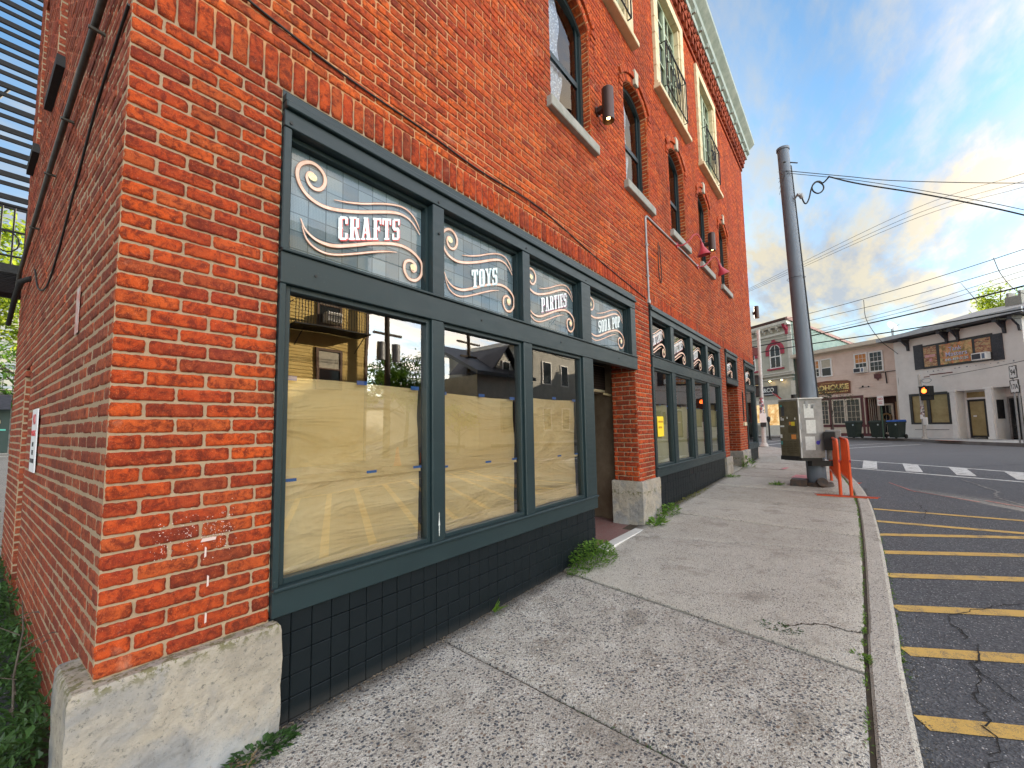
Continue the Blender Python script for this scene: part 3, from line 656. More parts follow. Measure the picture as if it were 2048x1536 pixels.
# ------------------------------------------------------------------ shopfront banks
def frame_bank(name,x0,x1,zb,zs0,zl1,zt0,zt1,zh,ups,los,post_top=3.37,yb=-.03):
    """zb bottom of sill board, zs0 glass bottom, zl1 lower glass top, zt0..zt1 transom rail top zone, zh head glass top"""
    f=MB()
    f.bbox(x0,x1,yb-.005,.05,zh+.005,zh+.10,.004); f.bbox(x0,x1,yb-.03,.05,zh+.102,zh+.145,.006); f.bbox(x0,x1,yb-.012,.05,zh+.147,zh+.19,.004); f.box(x0,x1,yb+.03,.05,zh+.19,post_top-.002)
    f.bbox(x0,x1,yb-.006,.06,zl1,zt0,.004); f.bbox(x0,x1,yb-.022,.06,zt0,zt0+.018,.004)
    xs=[x0]+[q for u in ups for q in u]+[x1]
    for a,c in zip(xs[::2],xs[1::2]):
        if c-a>.01: f.bbox(a+(.001),c,yb,.09,zt0+.018,zh+.004,.005)
    for a,c in ups:   # inner stops
        for q in ((a,a+.022,zt0+.018,zh),(c-.022,c,zt0+.018,zh),(a+.022,c-.022,zt0+.018,zt0+.04),(a+.022,c-.022,zh-.022,zh+.003)): f.box(q[0],q[1],.03,.085,q[2],q[3])
    if los:
        xe=los[-1][1]+ (x1-los[-1][1] if x1-los[-1][1]<.3 else .23)
        xs=[x0]+[q for u in los for q in u]+[xe]
        for a,c in zip(xs[::2],xs[1::2]): f.bbox(a+.001,c,yb,.09,zb+.1,zl1+.001,.005)
        f.bbox(x0,xe,yb-.004,.09,zb,zs0-.018,.004); f.bbox(x0,xe,yb-.024,.09,zs0-.018,zs0,.005)
        for a,c in los:
            w=.03
            for q in ((a,a+w,zs0,zl1),(c-w,c,zs0,zl1),(a+w,c-w,zs0,zs0+w),(a+w,c-w,zl1-w,zl1)): f.bbox(q[0],q[1],-.005,.05,q[2],q[3],.003)
    o=f.build(name,M_trim,BLD)
    return o
UPA=[(.91,1.90),(2.01,2.98),(3.09,4.08),(4.29,5.46)]; LOA=[(.90,1.89),(2.00,2.97),(3.10,4.07)]
FA=frame_bank('shopfront_frame',.867,5.615,.555,.70,2.27,2.44,0,3.14,UPA,LOA)
UPB=[(6.28,7.14),(7.30,8.28),(8.44,9.40),(9.56,10.53)]; LOB=[(6.28,7.12),(7.29,8.26),(8.44,9.38),(9.54,10.52)]
FB=frame_bank('shopfront_frame',6.215,10.688,.69,.84,2.37,2.54,0,3.17,UPB,LOB)
UPC=[(11.38,12.50)]; FC=frame_bank('shopfront_frame',11.283,12.635,.7,.84,2.50,2.64,0,3.18,UPC,[])
UPD=[(13.76,15.12)]; LOD=[(13.76,15.12)]; FD=frame_bank('shopfront_frame',13.665,15.36,.72,.87,2.50,2.64,0,3.18,UPD,LOD)
# bulkheads
def bulk(x0,x1,zt,zg,sz=.108):
    m=MB(); z=zt-sz
    m.box(x0,x1,.012,.25,-.2,zt-.0)
    k=0
    while z>zg-.15:
        x=x0
        while x<x1-.01:
            e=min(x+sz,x1); j=rnd.uniform(-.0015,.0015)
            m.bbox(x+.0018,e-.0018,-.002+j,.02,z+.0018,z+sz-.0018,.0035); x+=sz
        z-=sz
    m.build('tiled_bulkhead',M_tile,BLD)
bulk(.867,4.28,.554,0); bulk(6.215,10.688,.688,.15,.13); bulk(13.665,15.36,.718,.3,.13)
b=MB(); b.box(4.05,4.281,.02,1.05,-.1,2.40); b.build('entry_left_wall',M_trim,BLD)
# small bolt heads on the frame
for x,z in ((.90,3.17),(1.95,3.17),(1.955,2.93),(3.03,3.18),(4.18,3.18),(5.54,3.18),(1.05,2.35),(2.4,2.36),(3.6,2.36),(5.0,2.36)): b=MB(); b.tube([(x,-.034,z),(x,-.040,z)],.009,8); b.build('bolt_head',M_black,FA)
# panes
def pane(parent,a,c,z0,z1,m,y=.042):
    p=MB(); p.quad((a,y,z0),(c,y,z0),(c,y,z1),(a,y,z1)); return p.build('pane',m,parent)
for a,c in LOA: pane(FA,a+.01,c-.01,.71,2.26,M_glass,.03)
for a,c in LOB: pane(FB,a+.01,c-.01,.85,2.36,M_glass,.03)
for a,c in LOD: pane(FD,a+.01,c-.01,.88,2.49,M_glass,.03)
TPA=[pane(FA,a+.01,c-.01,2.455,3.135,M_glass_up,.07) for a,c in UPA]
TPB=[pane(FB,a+.01,c-.01,2.555,3.165,M_glass_up,.07) for a,c in UPB]
TPC=pane(FC,11.39,12.49,2.655,3.175,M_glass_up,.07); TPD=pane(FD,13.77,15.11,2.655,3.175,M_glass_up,.07)
for a,c in UPA:
    b=MB(); b.box(a,c,.082,.1,2.45,3.14); b.build('glass_tile_panel',M_gblock,FA)
b=MB(); 
for k in range(9): w_=.006*(1-.5*abs(k-4)/4)*rnd.uniform(.6,1.2); b.poly([(1.945-w_,-.0345,.735+k*.018),(1.945+w_,-.0345,.735+k*.018),(1.945+w_*.8,-.0345,.752+k*.018),(1.945-w_*.7,-.0345,.752+k*.018)])
b.build('paint_chip',mat('bare_white_chip',col=(.6,.62,.6),rough=.7),FA)
# ---- painted scroll-work and lettering
GL={} # glyphs: rects (x0,y0,x1,y1)
def glyph(ch):
    T=.22; R_=[]
    def st(x,y0=0,y1=1): R_.append((x,y0,x+T,y1)); R_.append(('d',x+T/2,(y0+y1)/2,.17,.06))
    def sf(x,y): # slab serif centred at x
        R_.append((x-.19,y,x+.19,y+.085)); 
    w=.62
    if ch=='C': st(.03,.06,.94); R_+= [(.12,0,.5,.1),(.12,.9,.5,1),(.42,.04,.58,.3),(.42,.68,.58,.96)]
    elif ch=='R': st(.06); sf(.17,0); R_+=[(.0,.915,.45,1),(.25,.48,.45,.56),(.4,.53,.6,.95),('q',(.30,.5),(.48,.5),(.64,.0),(.44,.0)),(.4,0,.68,.08)]; w=.68
    elif ch=='A': R_+=[('q',(.22,1),(.44,1),(.62,0),(.4,0)),('q',(.22,1),(.36,1),(.18,0),(.06,0)),(.17,.28,.5,.37),(0,0,.28,.085),(.34,0,.72,.085),(.16,.93,.46,1.0)]; w=.72
    elif ch=='F': st(.06); sf(.17,0); R_+=[(.0,.9,.58,1),(.46,.72,.58,.95),(.22,.47,.44,.56),(.38,.4,.46,.63)]; w=.6
    elif ch=='T': st(.2); sf(.31,0); R_+=[(.0,.9,.62,1),(.0,.7,.11,.95),(.51,.7,.62,.95)]; w=.64
    elif ch=='S': R_+=[(.03,.52,.23,.93),(.36,.07,.56,.5),(.12,.9,.5,1),(.12,0,.48,.1),(.1,.44,.5,.58),(.44,.7,.57,1),(.02,0,.15,.3)]; w=.6
    elif ch=='O': st(.03,.08,.92); st(.38,.08,.92); R_+=[(.12,0,.5,.1),(.12,.9,.5,1)]; w=.64
    elif ch=='Y': R_+=[('q',(.04,1),(.24,1),(.42,.45),(.25,.45)),('q',(.48,1),(.58,1),(.42,.42),(.33,.42)),(.22,0,.43,.5),(.12,0,.53,.085),(-.02,.92,.3,1),(.42,.92,.66,1)]; w=.66
    elif ch=='P': st(.06); sf(.17,0); R_+=[(.0,.915,.45,1),(.25,.42,.45,.5),(.4,.46,.6,.95)]; w=.62
    elif ch=='I': st(.08); sf(.19,0); sf(.19,.915); w=.38
    elif ch=='E': st(.06); R_+=[(0,.9,.55,1),(0,0,.55,.1),(.22,.46,.42,.55),(.44,.7,.55,1),(.44,0,.55,.3)]; w=.58
    elif ch=='D': st(.06,0,1); R_+=[(0,.915,.45,1),(0,0,.45,.085),(.4,.07,.6,.93)]; w=.66
    elif ch=='N': R_+=[(.04,0,.16,1),(.5,0,.62,1),('q',(.04,1),(.28,1),(.62,0),(.4,0)),(-.02,0,.24,.08),(-.02,.92,.2,1),(.42,.92,.7,1)]; w=.72
    elif ch=='K': st(.06); sf(.17,0); sf(.17,.915); R_+=[('q',(.5,1),(.62,1),(.34,.5),(.26,.5)),('q',(.26,.55),(.42,.6),(.64,0),(.44,0))]; w=.66
    elif ch=='L': st(.06); sf(.17,.915); R_+=[(0,0,.56,.1),(.44,0,.56,.3)]; w=.58
    elif ch=='V': R_+=[('q',(.02,1),(.26,1),(.4,0),(.28,0)),('q',(.5,1),(.62,1),(.4,0),(.3,0)),(-.04,.92,.32,1),(.42,.92,.7,1)]; w=.68
    elif ch=='G': st(.03,.06,.94); R_+= [(.12,0,.5,.1),(.12,.9,.5,1),(.4,.04,.58,.42),(.32,.38,.64,.46),(.44,.68,.58,.96)]; w=.66
    elif ch=='U': st(.05,.08,1); R_+=[(.45,.08,.57,1),(.14,0,.5,.1),(-.03,.92,.34,1),(.36,.92,.66,1)]; w=.66
    elif ch=='H': st(.04); st(.42); sf(.15,0); sf(.53,0); sf(.15,.915); sf(.53,.915); R_.append((.2,.46,.5,.55)); w=.72
    else: w=.32
    return R_,w
def lettering(word,x0,z0,wid,h,shear,y,mats,parent,off=(.006,-.006)):
    tot=sum(glyph(c)[1]+.05 for c in word); k=wid/tot
    for mi,(dx,dz) in enumerate(((off[0],off[1]),(0,0))):
        if mi==0 and mats[0] is None: continue
        m=MB(); u=0; yy=y-(.0012 if mi else 0)
        T=lambda a,c:(x0+(u+a)*k+dx, yy, z0+c*h+((u+a)*k)*shear+dz)
        for ch in word:
            R_,w=glyph(ch); lay=0
            for r_ in R_:
                yy=y-(.0012 if mi else 0)-lay*.00003; lay+=1
                if r_[0]=='d':
                    _,cx,cy,a,c=r_; m.poly([T(cx-a,cy),T(cx,cy-c),T(cx+a,cy),T(cx,cy+c)])
                elif r_[0]=='q': m.poly([T(*q) for q in r_[1:]])
                else: m.poly([T(r_[0],r_[1]),T(r_[2],r_[1]),T(r_[2],r_[3]),T(r_[0],r_[3])])
            u+=w+.05
        m.build('lettering' if mi else 'letter_shadow',mats[mi],parent)
def ribbon(m,pts,w,y,mi=0,taper=True):
    P=cat_rom([(p[0],0,p[1]) for p in pts],6); n=len(P); vs=[]
    for i,p in enumerate(P):
        d=(P[min(i+1,n-1)]-P[max(i-1,0)]); d.normalize(); q=Vector((-d.z,0,d.x)); t=i/(n-1)
        ww=w*(1 if not taper else min(1,.35+4*t,.35+4*(1-t)))/2
        vs+=[(p.x+q.x*ww,y,p.z+q.z*ww),(p.x-q.x*ww,y,p.z-q.z*ww)]
    m.add(vs,[(2*i,2*i+1,2*i+3,2*i+2) for i in range(n-1)],mi)
SP1=[(1.062,2.962),(1.04,2.950),(1.018,2.975),(1.025,3.02),(1.06,3.045),(1.10,3.03),(1.115,2.985)]
SWA=[(1.075,2.955),(1.05,2.945),(1.032,2.975),(1.045,3.01)]
C1=[(1.045,2.932),(1.074,2.918),(1.11,2.931),(1.135,2.975),(1.133,3.025),(1.102,3.06),(1.059,3.071),(1.013,3.05),(.983,3.013),(.974,2.96),(.994,2.902),(1.04,2.856),(1.106,2.835),(1.18,2.838),(1.271,2.862),(1.381,2.9),(1.499,2.949),(1.61,2.992),(1.693,3.008),(1.763,2.995),(1.817,2.954),(1.849,2.916)]
C1=[(1.080,2.992),(1.060,3.010),(1.036,2.998),(1.029,2.965)]+C1
C2=[(1.195,2.902),(1.284,2.924),(1.395,2.962),(1.522,3.017),(1.642,3.057),(1.727,3.063),(1.789,3.036),(1.826,2.996),(1.848,2.955)]
C3=[(.998,2.705),(1.027,2.65),(1.08,2.614),(1.147,2.604),(1.222,2.617),(1.342,2.665),(1.449,2.712),(1.563,2.752),(1.669,2.777),(1.755,2.773),(1.826,2.744),(1.867,2.696),(1.863,2.618),(1.817,2.564),(1.755,2.558),(1.716,2.606),(1.72,2.666),(1.763,2.694),(1.808,2.678),(1.815,2.640),(1.79,2.618),(1.768,2.635)]
C4=[(1.006,2.665),(1.034,2.598),(1.082,2.56),(1.148,2.548),(1.223,2.562),(1.343,2.608),(1.457,2.656),(1.564,2.696),(1.652,2.719)]
def scroll(parent,a,c,z0,z1,word,tw,cols,tx=None,hh=.152,bold=1):
    def T(p): return (a+(p[0]-.935)/(1.885-.935)*(c-a),z0+(p[1]-2.455)/(3.135-2.455)*(z1-z0))
    o=MB(); m=MB(); d=MB()
    for pts,w in ((C1,.019),(C2,.010),(C3,.019),(C4,.010)):
        q=[T(p) for p in pts]; ribbon(o,q,w*bold+.006,.0675); ribbon(m,q,w*bold,.066)
    for cx,cz,rr in ((1.062,2.985,.024),(1.79,2.652,.024)):
        X,Z=T((cx,cz)); d=MB(); d.poly([(X+rr*math.cos(t*math.pi/9)*1.1,.0652,Z+rr*math.sin(t*math.pi/9)) for t in range(18)]); d.build('gold_dot',M_leaf,parent)
    o.build('scroll_outline',M_goldd,parent); m.build('scroll_line',M_gold,parent)
    fx=(c-a)/.95
    X,Z=T((1.22 if tx is None else tx,2.655)); lettering(word,X,Z,tw*fx,hh,.355*(z1-z0)/.68/fx,.0655,cols,parent)
RW=(M_letter_r,M_letter_w)
scroll(TPA[0],UPA[0][0]+.03,UPA[0][1]-.01,2.455,3.135,'CRAFTS',.46,RW)
scroll(TPA[1],UPA[1][0]+.02,UPA[1][1]-.01,2.455,3.135,'TOYS',.34,(mat('pale_blue_shadow',col=(.3,.5,.55),rough=.5),M_letter_w),tx=1.30)
scroll(TPA[2],UPA[2][0]+.02,UPA[2][1]-.01,2.455,3.135,'PARTIES',.50,(mat('mauve_shadow',col=(.42,.15,.28),rough=.5),M_letter_w))
scroll(TPA[3],UPA[3][0]+.02,UPA[3][1]-.03,2.455,3.135,'SODA POP',.56,(mat('grey_blue_shadow',col=(.25,.38,.42),rough=.5),M_letter_w))
M_gold_b=M_gold
for i,wd in enumerate(('OLDE CANDY','NOVELTIES','ICE CREAM','FUN')):
    lw={0:.62,1:.6,2:.5,3:.3}[i]
    scroll(TPB[i],UPB[i][0]+.02,UPB[i][1]-.02,2.555,3.165,wd.replace('M','N'),lw,RW,tx=1.12 if i<3 else 1.3,hh=.17,bold=1.5)
scroll(TPC,UPC[0][0]+.02,UPC[0][1]-.02,2.655,3.175,'GIFTS',.5,RW,tx=1.15,hh=.17,bold=1.6)
scroll(TPD,UPD[0][0]+.02,UPD[0][1]-.02,2.655,3.175,'CANDY',.5,RW,tx=1.15,hh=.17,bold=1.6)
# ---- paper taped behind the glass
def paper(a,c,z0,z1,lab,seam=1.24,sd=1,mt=None):
    m=MB(); nx,nz=26,30; vs=[]
    for k in range(nz+1):
        for i in range(nx+1):
            u=i/nx; v=k/nz; x=a+u*(c-a); zt=z1+.012*math.sin(u*3+sd)+.01*(u-.5)
            z=z0+v*(zt-z0)
            y=.088+.024*noise.noise(Vector((x*1.9+z*1.6,z*1.1-x*1.2,sd)))+.007*noise.noise(Vector((x*6+z*5,z*5-x*4,sd)))
            vs.append((x,y,z))
    m.add(vs,[(k*(nx+1)+i,k*(nx+1)+i+1,(k+1)*(nx+1)+i+1,(k+1)*(nx+1)+i) for k in range(nz) for i in range(nx)],0,True)
    o=m.build('paper_sheet',mt or M_paper); tag(o,lab,'paper sheet','brown paper taped inside the shop windows')
    for tx in ((a+.03,z1-.0),(a+(c-a)*.5,z1+.004),(c-.05,z1-.004)):
        t=MB(); t.box(tx[0]-.035,tx[0]+.035,.0565,.0575,tx[1]-.012,tx[1]+.013); t.build('tape',M_tape,o)
    if seam:
        t=MB(); 
        for tx in (a+.04,a+(c-a)*.58,c-.03): t.box(tx-.035,tx+.035,.0555,.0565,seam-.008,seam+.008)
        for i in range(2): pass
        t.build('seam_tape',M_tape,o)
        t=MB(); 
        for i in range(20): 
            x0_=a+(c-a)*i/20; x1_=a+(c-a)*(i+1)/20; t.quad((x0_,.0595,seam-.03),(x1_,.0595,seam-.03),(x1_,.0602,seam-.001),(x0_,.0602,seam-.001))
        t.build('overlap_edge',mt or M_paper,o)
paper(.935,1.855,.715,1.775,'creased brown paper sheet behind the large left shop window under CRAFTS',1.22,1)
paper(2.035,2.94,.715,1.75,'brown paper sheet behind the second large shop window under TOYS',1.20,2)
paper(3.135,4.03,.715,1.775,'brown paper sheet behind the third large shop window under PARTIES',1.18,3)
M_paper2=mat('pale_green_paper',plain((.55,.54,.33),(.66,.64,.42),2,.8,.2))
for i,(a,c) in enumerate(LOB):
    paper(a+.03,c-.03,.87,1.80,'pale paper sheet in the far shopfront, '+('beside the yellow notice','second pane right of the brick pilaster','third pane right of the brick pilaster','last pane before the recessed far doorway')[i],0,5+i,M_paper2)
b=MB(); b.box(6.45,6.72,.018,.021,1.30,1.62,0)
for k in range(2):
    for q in range(3 if k else 4): b.box(6.49+q*.055,6.53+q*.055,.016,.018,1.52-k*.09,1.55-k*.09,1)
tag(b.build('notice',[mat('yellow_paper',col=(.85,.62,.02),rough=.7),mat('orange_print',col=(.45,.2,.01),rough=.7)]),'bright yellow notice stuck inside the glass beside the brick pilaster','notice')
# ---- entry recess
b=MB(); b.box(4.28,5.80,.0,1.05,.0,.095); 
M_rtile=mat('red_mosaic_tile',lambda t:(t.base(t.mix(t.ramp(t.vor(46,out='Distance',rnd_=.25),(.32,0),(.42,1)),t.ramp(t.noise(40),(.35,(.13,.018,.018)),(.65,(.24,.05,.045))),(.20,.13,.12))),t.bump(t.vor(46,rnd_=.25),.3,.004)),rough=.6)
b.build('entry_floor',M_rtile,BLD)
b=MB(); b.bbox(4.30,5.62,-.13,-.0,.02,.112,.006); b.build('marble_threshold',mat('grey_white_marble',plain((.52,.51,.49),(.66,.65,.62),5,.5,.1)),BLD)
M_ply=mat('brown_stucco_panel',plain((.16,.105,.065),(.25,.18,.12),3,.85,.3,(.12,.09,.06)))
b=MB(); b.obox((5.70,.38,.05),(.26,.68,0),(.2,-.06,0),(0,0,2.4)); b.build('entry_side_panel',M_ply,BLD)
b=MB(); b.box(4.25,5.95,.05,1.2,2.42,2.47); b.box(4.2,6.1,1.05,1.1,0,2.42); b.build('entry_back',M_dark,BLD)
b=MB(); b.bbox(4.5,5.55,.99,1.045,.1,2.0,.01); b.build('entry_door',mat('dark_door_paint',col=(.012,.015,.016),rough=.35),BLD)
a=MB(); a.bbox(5.22,5.84,.56,1.04,1.99,2.40,.012,0)
for k in range(15): a.box(5.25+k*.036,5.256+k*.036,.552,.556,2.04,2.37,1)
for k in range(9): a.box(5.25,5.77,.548,.552,2.05+k*.037,2.056+k*.037,1)
a.box(5.245,5.78,.556,.559,2.03,2.38,2)
tag(a.build('air_conditioner',[mat('cream_ac_case',plain((.42,.34,.22),(.5,.42,.3),6,.6,.1)),M_lampb,M_black]),'old cream window air conditioner above the door in the dark shop entry','air conditioner')
b=MB(); b.tube([(5.66,.54,1.97),(5.76,.42,1.93),(5.78,.38,1.90)],.02,8); b.bbox(5.74,5.84,.36,.42,1.84,1.93,.004)
tag(b.build('bracket_bit',mat('bare_wood',col=(.5,.38,.2),rough=.7)),'small pale wood bracket end under the air conditioner in the entry','bracket')
# second entry
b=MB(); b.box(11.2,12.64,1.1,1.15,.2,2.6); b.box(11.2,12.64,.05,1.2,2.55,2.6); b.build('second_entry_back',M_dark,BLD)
b=MB(); b.box(11.33,12.6,-.05,1.1,.2,.34); b.build('second_entry_step',M_sillst,BLD)
b=MB(); b.bbox(13.12,13.46,-.05,.1,1.42,1.52,.006); b.build('window_sill',M_limest,BLD)
b=MB(); b.box(13.18,13.21,.0,.08,1.52,2.42); b.box(13.37,13.40,.0,.08,1.52,2.42); b.box(13.21,13.37,.0,.08,1.52,1.56); b.box(13.21,13.37,.0,.08,2.38,2.42)
w=b.build('slot_window',M_trim,BLD); b=MB(); b.box(13.21,13.37,.05,.06,1.56,2.38); b.build('pane',M_black,w)
# white paint marks on the pier bricks
b=MB()
for i in range(240):
    cl=rnd.choice(((.43,1.03),(.52,1.05),(.60,1.03),(.66,1.08),(.66,1.0)))
    x=cl[0]+rnd.gauss(0,.022); z=cl[1]+rnd.gauss(0,.045); rr=rnd.uniform(.0008,.0030)
    n=6; b.poly([(x+rr*math.cos(t*2*math.pi/n)*rnd.uniform(.5,1.2),-.0125,z+rr*math.sin(t*2*math.pi/n)*rnd.uniform(.5,1.2)) for t in range(n)])
for x,z,w,h in ((.590,.945,.008,.024),(.603,.815,.008,.026),(.60,.54+.27-.155,.008,.024),(.60,1.0,.06,.008)):
    b.poly([(x-w*.5,-.0125,z-h),(x+w*.45,-.0125,z-h*.8),(x+w*.5,-.0125,z+h*.8),(x-w*.4,-.0125,z+h)])
b.build('white_paint_marks',mat('white_spatter',col=(.60,.45,.41),rough=.8),BLD)
# ------------------------------------------------------------------ ground, roads, pavements
def struct(o): o['kind']='structure'; return o
XB=[-400,-60,-20,-6,-2,1,3.5,6.8,10.7,15.3,24,33,60,400]; YB=[-400,-60,-16,-8,-2,6,20,60,400]
b=MB(); vs=[(x,y,road(x)) for y in YB for x in XB]; n=len(XB)
b.add(vs,[(k*n+i,k*n+i+1,(k+1)*n+i+1,(k+1)*n+i) for k in range(len(YB)-1) for i in range(n-1)])
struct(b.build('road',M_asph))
KO=[(-8,-2.46),(2.49,-2.45),(4.0,-2.47),(6.35,-2.50),(8.55,-2.49),(10.2,-2.42),(11.9,-2.27),(13.5,-2.08),(15.2,-1.78),(17,-1.35),(18.8,-.78),(20.6,-.05),(22.1,.85),(23.3,2.2),(23.9,4.0),(24,8),(24,40)]
KO=[(p.x,p.y) for p in cat_rom([(a,c,0) for a,c in KO],4)]
def offs(P,d):
    o=[]
    for i,p in enumerate(P):
        a=P[max(i-1,0)]; c=P[min(i+1,len(P)-1)]; t=Vector((c[0]-a[0],c[1]-a[1])).normalized(); o.append((p[0]-t.y*d,p[1]+t.x*d))
    return o
KI=offs(KO,.145); KI2=offs(KO,.168)
b=MB(); vs=[];n=0
for (o,i) in zip(KO,KI):
    z=g(o[0]); d=Vector((i[0]-o[0],i[1]-o[1]))
    q=lambda t,dz:(o[0]+d.x*t,o[1]+d.y*t,z+dz)
    vs+=[q(-.10,-.3),q(-.06,-.02),q(.10,-.002),q(.9,0),q(1,-.012),q(1,-.3)]
b.add(vs,[(6*i+k,6*i+k+1,6*i+7+k,6*i+6+k)[::-1] for i in range(len(KO)-1) for k in range(5)])
struct(b.build('kerb',M_kerb))
# dark soil under the joints
b=MB(); 
SI=[(x,y) for x,y in KI2]
for i in range(len(KI)-1):
    a,c=KI[i],KI[i+1]
    ya=3.0 if a[0]<-.1 else (.15 if a[0]<15.3 else 40); yc=3.0 if c[0]<=-.1 else (.15 if c[0]<15.3 else 40)
    if a[1]>5 : continue
    b.quad((a[0],a[1],g(a[0])-.016),(c[0],c[1],g(c[0])-.016),(c[0],max(ya if ya<5 else 40,.15),g(c[0])-.016),(a[0],max(ya if ya<5 else 40,.15),g(a[0])-.016))
struct(b.build('soil',M_dirt))
# slabs: boundaries as x at the wall and x at the kerb
def kerb_y(x): return interp(x,[p[0] for p in KI2 if p[1]<2],[p[1] for p in KI2 if p[1]<2])
JO=[(-1.2,-1.3),(.25,.1),(1.99,1.90),(3.585,3.20),(5.02,5.68),(6.47,6.33),(7.80,7.70),(9.35,9.25),(10.9,10.8),(12.4,12.35),(13.9,13.8),(15.35,15.3),(17.0,17.2),(18.7,19.2),(20.4,21.2)]
slab_n=0
def slab(p0,p1,mt,dz=0,tilt=(0,0),yw=.005):
    """p=(x at wall, x at kerb); builds a slab with worn rounded edges and slight undulation"""
    m=MB(); nx,ny=14,16; gp=.007; vs=[]
    for k in range(ny+1):
        v=k/ny
        for i in range(nx+1):
            u=i/nx
            xw=p0[0]+gp+(p1[0]-p0[0]-2*gp)*u; xk=p0[1]+gp+(p1[1]-p0[1]-2*gp)*u
            x=xw+(xk-xw)*v; y0=yw; y1=kerb_y(xk); y=y0+(y1-y0)*v
            x+= .006*noise.noise(Vector((x*0+y*6,p0[0]*3 if i==0 else p1[0]*3,1))) if i in (0,nx) else 0
            e=min(i,nx-i); z=g(x)+dz+tilt[0]*(u-.5)+tilt[1]*(v-.5)+.004*noise.noise(Vector((x*1.5,y*1.5,2)))
            if e==0 or k==ny: z-=.010
            vs.append((x,y,z))
    # pull inner rows close to the edges so the rounding stays narrow
    def row(a,b_,t): return tuple(a[q]+(b_[q]-a[q])*t for q in range(3))
    n1=nx+1
    for k in range(ny+1):
        for (e,i1) in ((0,1),(nx,nx-1)):
            a=vs[k*n1+e]; c=vs[k*n1+i1]; L=(Vector(c)-Vector(a)).length or 1; t=.022/L; p=row(a,c,t); vs[k*n1+i1]=(p[0],p[1],c[2])
    for i in range(n1):
        a=vs[ny*n1+i]; c=vs[(ny-1)*n1+i]; L=(Vector(c)-Vector(a)).length or 1; p=row(a,c,.02/L); vs[(ny-1)*n1+i]=(p[0],p[1],c[2])
    fs=[(k*n1+i,(k+1)*n1+i,(k+1)*n1+i+1,k*n1+i+1) for k in range(ny) for i in range(nx)]
    m.add(vs,fs,0,True)
    bd=[i for i in range(n1)]+[k*n1+nx for k in range(1,ny+1)]+[ny*n1+i for i in range(nx-1,-1,-1)]+[k*n1 for k in range(ny-1,0,-1)]
    lo=[(vs[i][0],vs[i][1],vs[i][2]-.03) for i in bd]; base=len(m.v); m.v+=lo; n=len(bd)
    for k in range(n): m.f.append((bd[k],bd[(k+1)%n],base+(k+1)%n,base+k)); m.m.append(0); m.sm.append(False)
    return m.build('pavement',mt)
for i,(a,c) in enumerate(zip(JO,JO[1:])):
    mt=M_walk if c[0]<3.7 else M_walk2
    dz=[0,.004,.0,.008,-.002,.002,0,.003,0,0,0,0,0,0][i] if i<14 else 0
    struct(slab(a,c,mt,dz,yw=-.0 if a[0]<15 else 3.0))
# corner paving behind the building corner
b=MB(); pts=[(15.36,.0),(15.36,3.0)]
b.poly([(15.3,3.0,g(15.3)-.002),(21,3.0,g(21)-.002),(23.8,3.2,g(23.5)-.002),(23.8,40,.46),(16,40,.46),(15.3,12,.40)]); struct(b.build('pavement',M_walk2))
# ---- road markings
def mark(name,pts,mt,dz=.004):
    m=MB(); m.poly([(x,y,road(x)+dz) for x,y in pts]); return struct(m.build(name,mt))
def strip(name,a,c,w,mt,dz=.004,n=8):
    A=Vector((a[0],a[1],0)); C=Vector((c[0],c[1],0)); d=(C-A).normalized(); q=Vector((-d.y,d.x,0))*w/2; m=MB()
    for i in range(n):
        p0=A+(C-A)*i/n; p1=A+(C-A)*(i+1)/n
        m.poly([(p.x,p.y,road(p.x)+dz) for p in (p0-q,p1-q,p1+q,p0+q)])
    return struct(m.build(name,mt))
# hatched yellow bars run out from the kerb at a slant
for x0 in (1.68,2.40,3.10,3.91,4.66,5.47,6.25,7.05,7.87):
    strip('road_marking',(x0,-2.50),(x0+4.9*.52 if x0<7.5 else x0+.45,-7.4 if x0<7.5 else -7.4),.115,M_yel)
strip('road_marking',(8.80,-2.53),(8.95,-7.4),.10,M_yel)
strip('road_marking',(1.2,-7.4),(10.6,-7.4),.1,M_yel)
strip('road_marking',(14.7,-1.92),(11.45,-8.3),.13,M_wht); strip('road_marking',(17.2,-1.88),(12.95,-8.1),.13,M_wht)
for k in range(-0,7):
    m=MB(); A1,A2,B1,B2=(14.52-.34*k,-2.52-.82*k),(14.50-.36*k,-2.82-.82*k),(16.90-.60*k,-2.60-.83*k),(16.66-.60*k,-2.90-.82*k)
    P_=lambda a,c,t:(a[0]+(c[0]-a[0])*t,a[1]+(c[1]-a[1])*t)
    for q in range(8):
        m.poly([(x,y,road(x)+.0058) for x,y in (P_(A1,B1,q/8),P_(A2,B2,q/8),P_(A2,B2,(q+1)/8),P_(A1,B1,(q+1)/8))])
    struct(m.build('road_marking',M_wht))
strip('road_marking',(21.2,1.9),(31.0,-.2),.14,M_wht); strip('road_marking',(22.8,-2.1),(27.3,-4.9),.12,M_wht); strip('road_marking',(24.4,2.2),(32,.9),.12,M_wht)
strip('road_marking',(23.8,-1.2),(28.6,-4.0),.10,M_wht)
strip('road_marking',(10.9,-3.2),(12.0,-2.9),.03,M_redp,.0055); strip('road_marking',(9.6,-4.6),(10.4,-4.0),.035,M_redp,.0055); strip('road_marking',(10.2,-3.9),(11.1,-3.1),.03,M_redp,.0055)
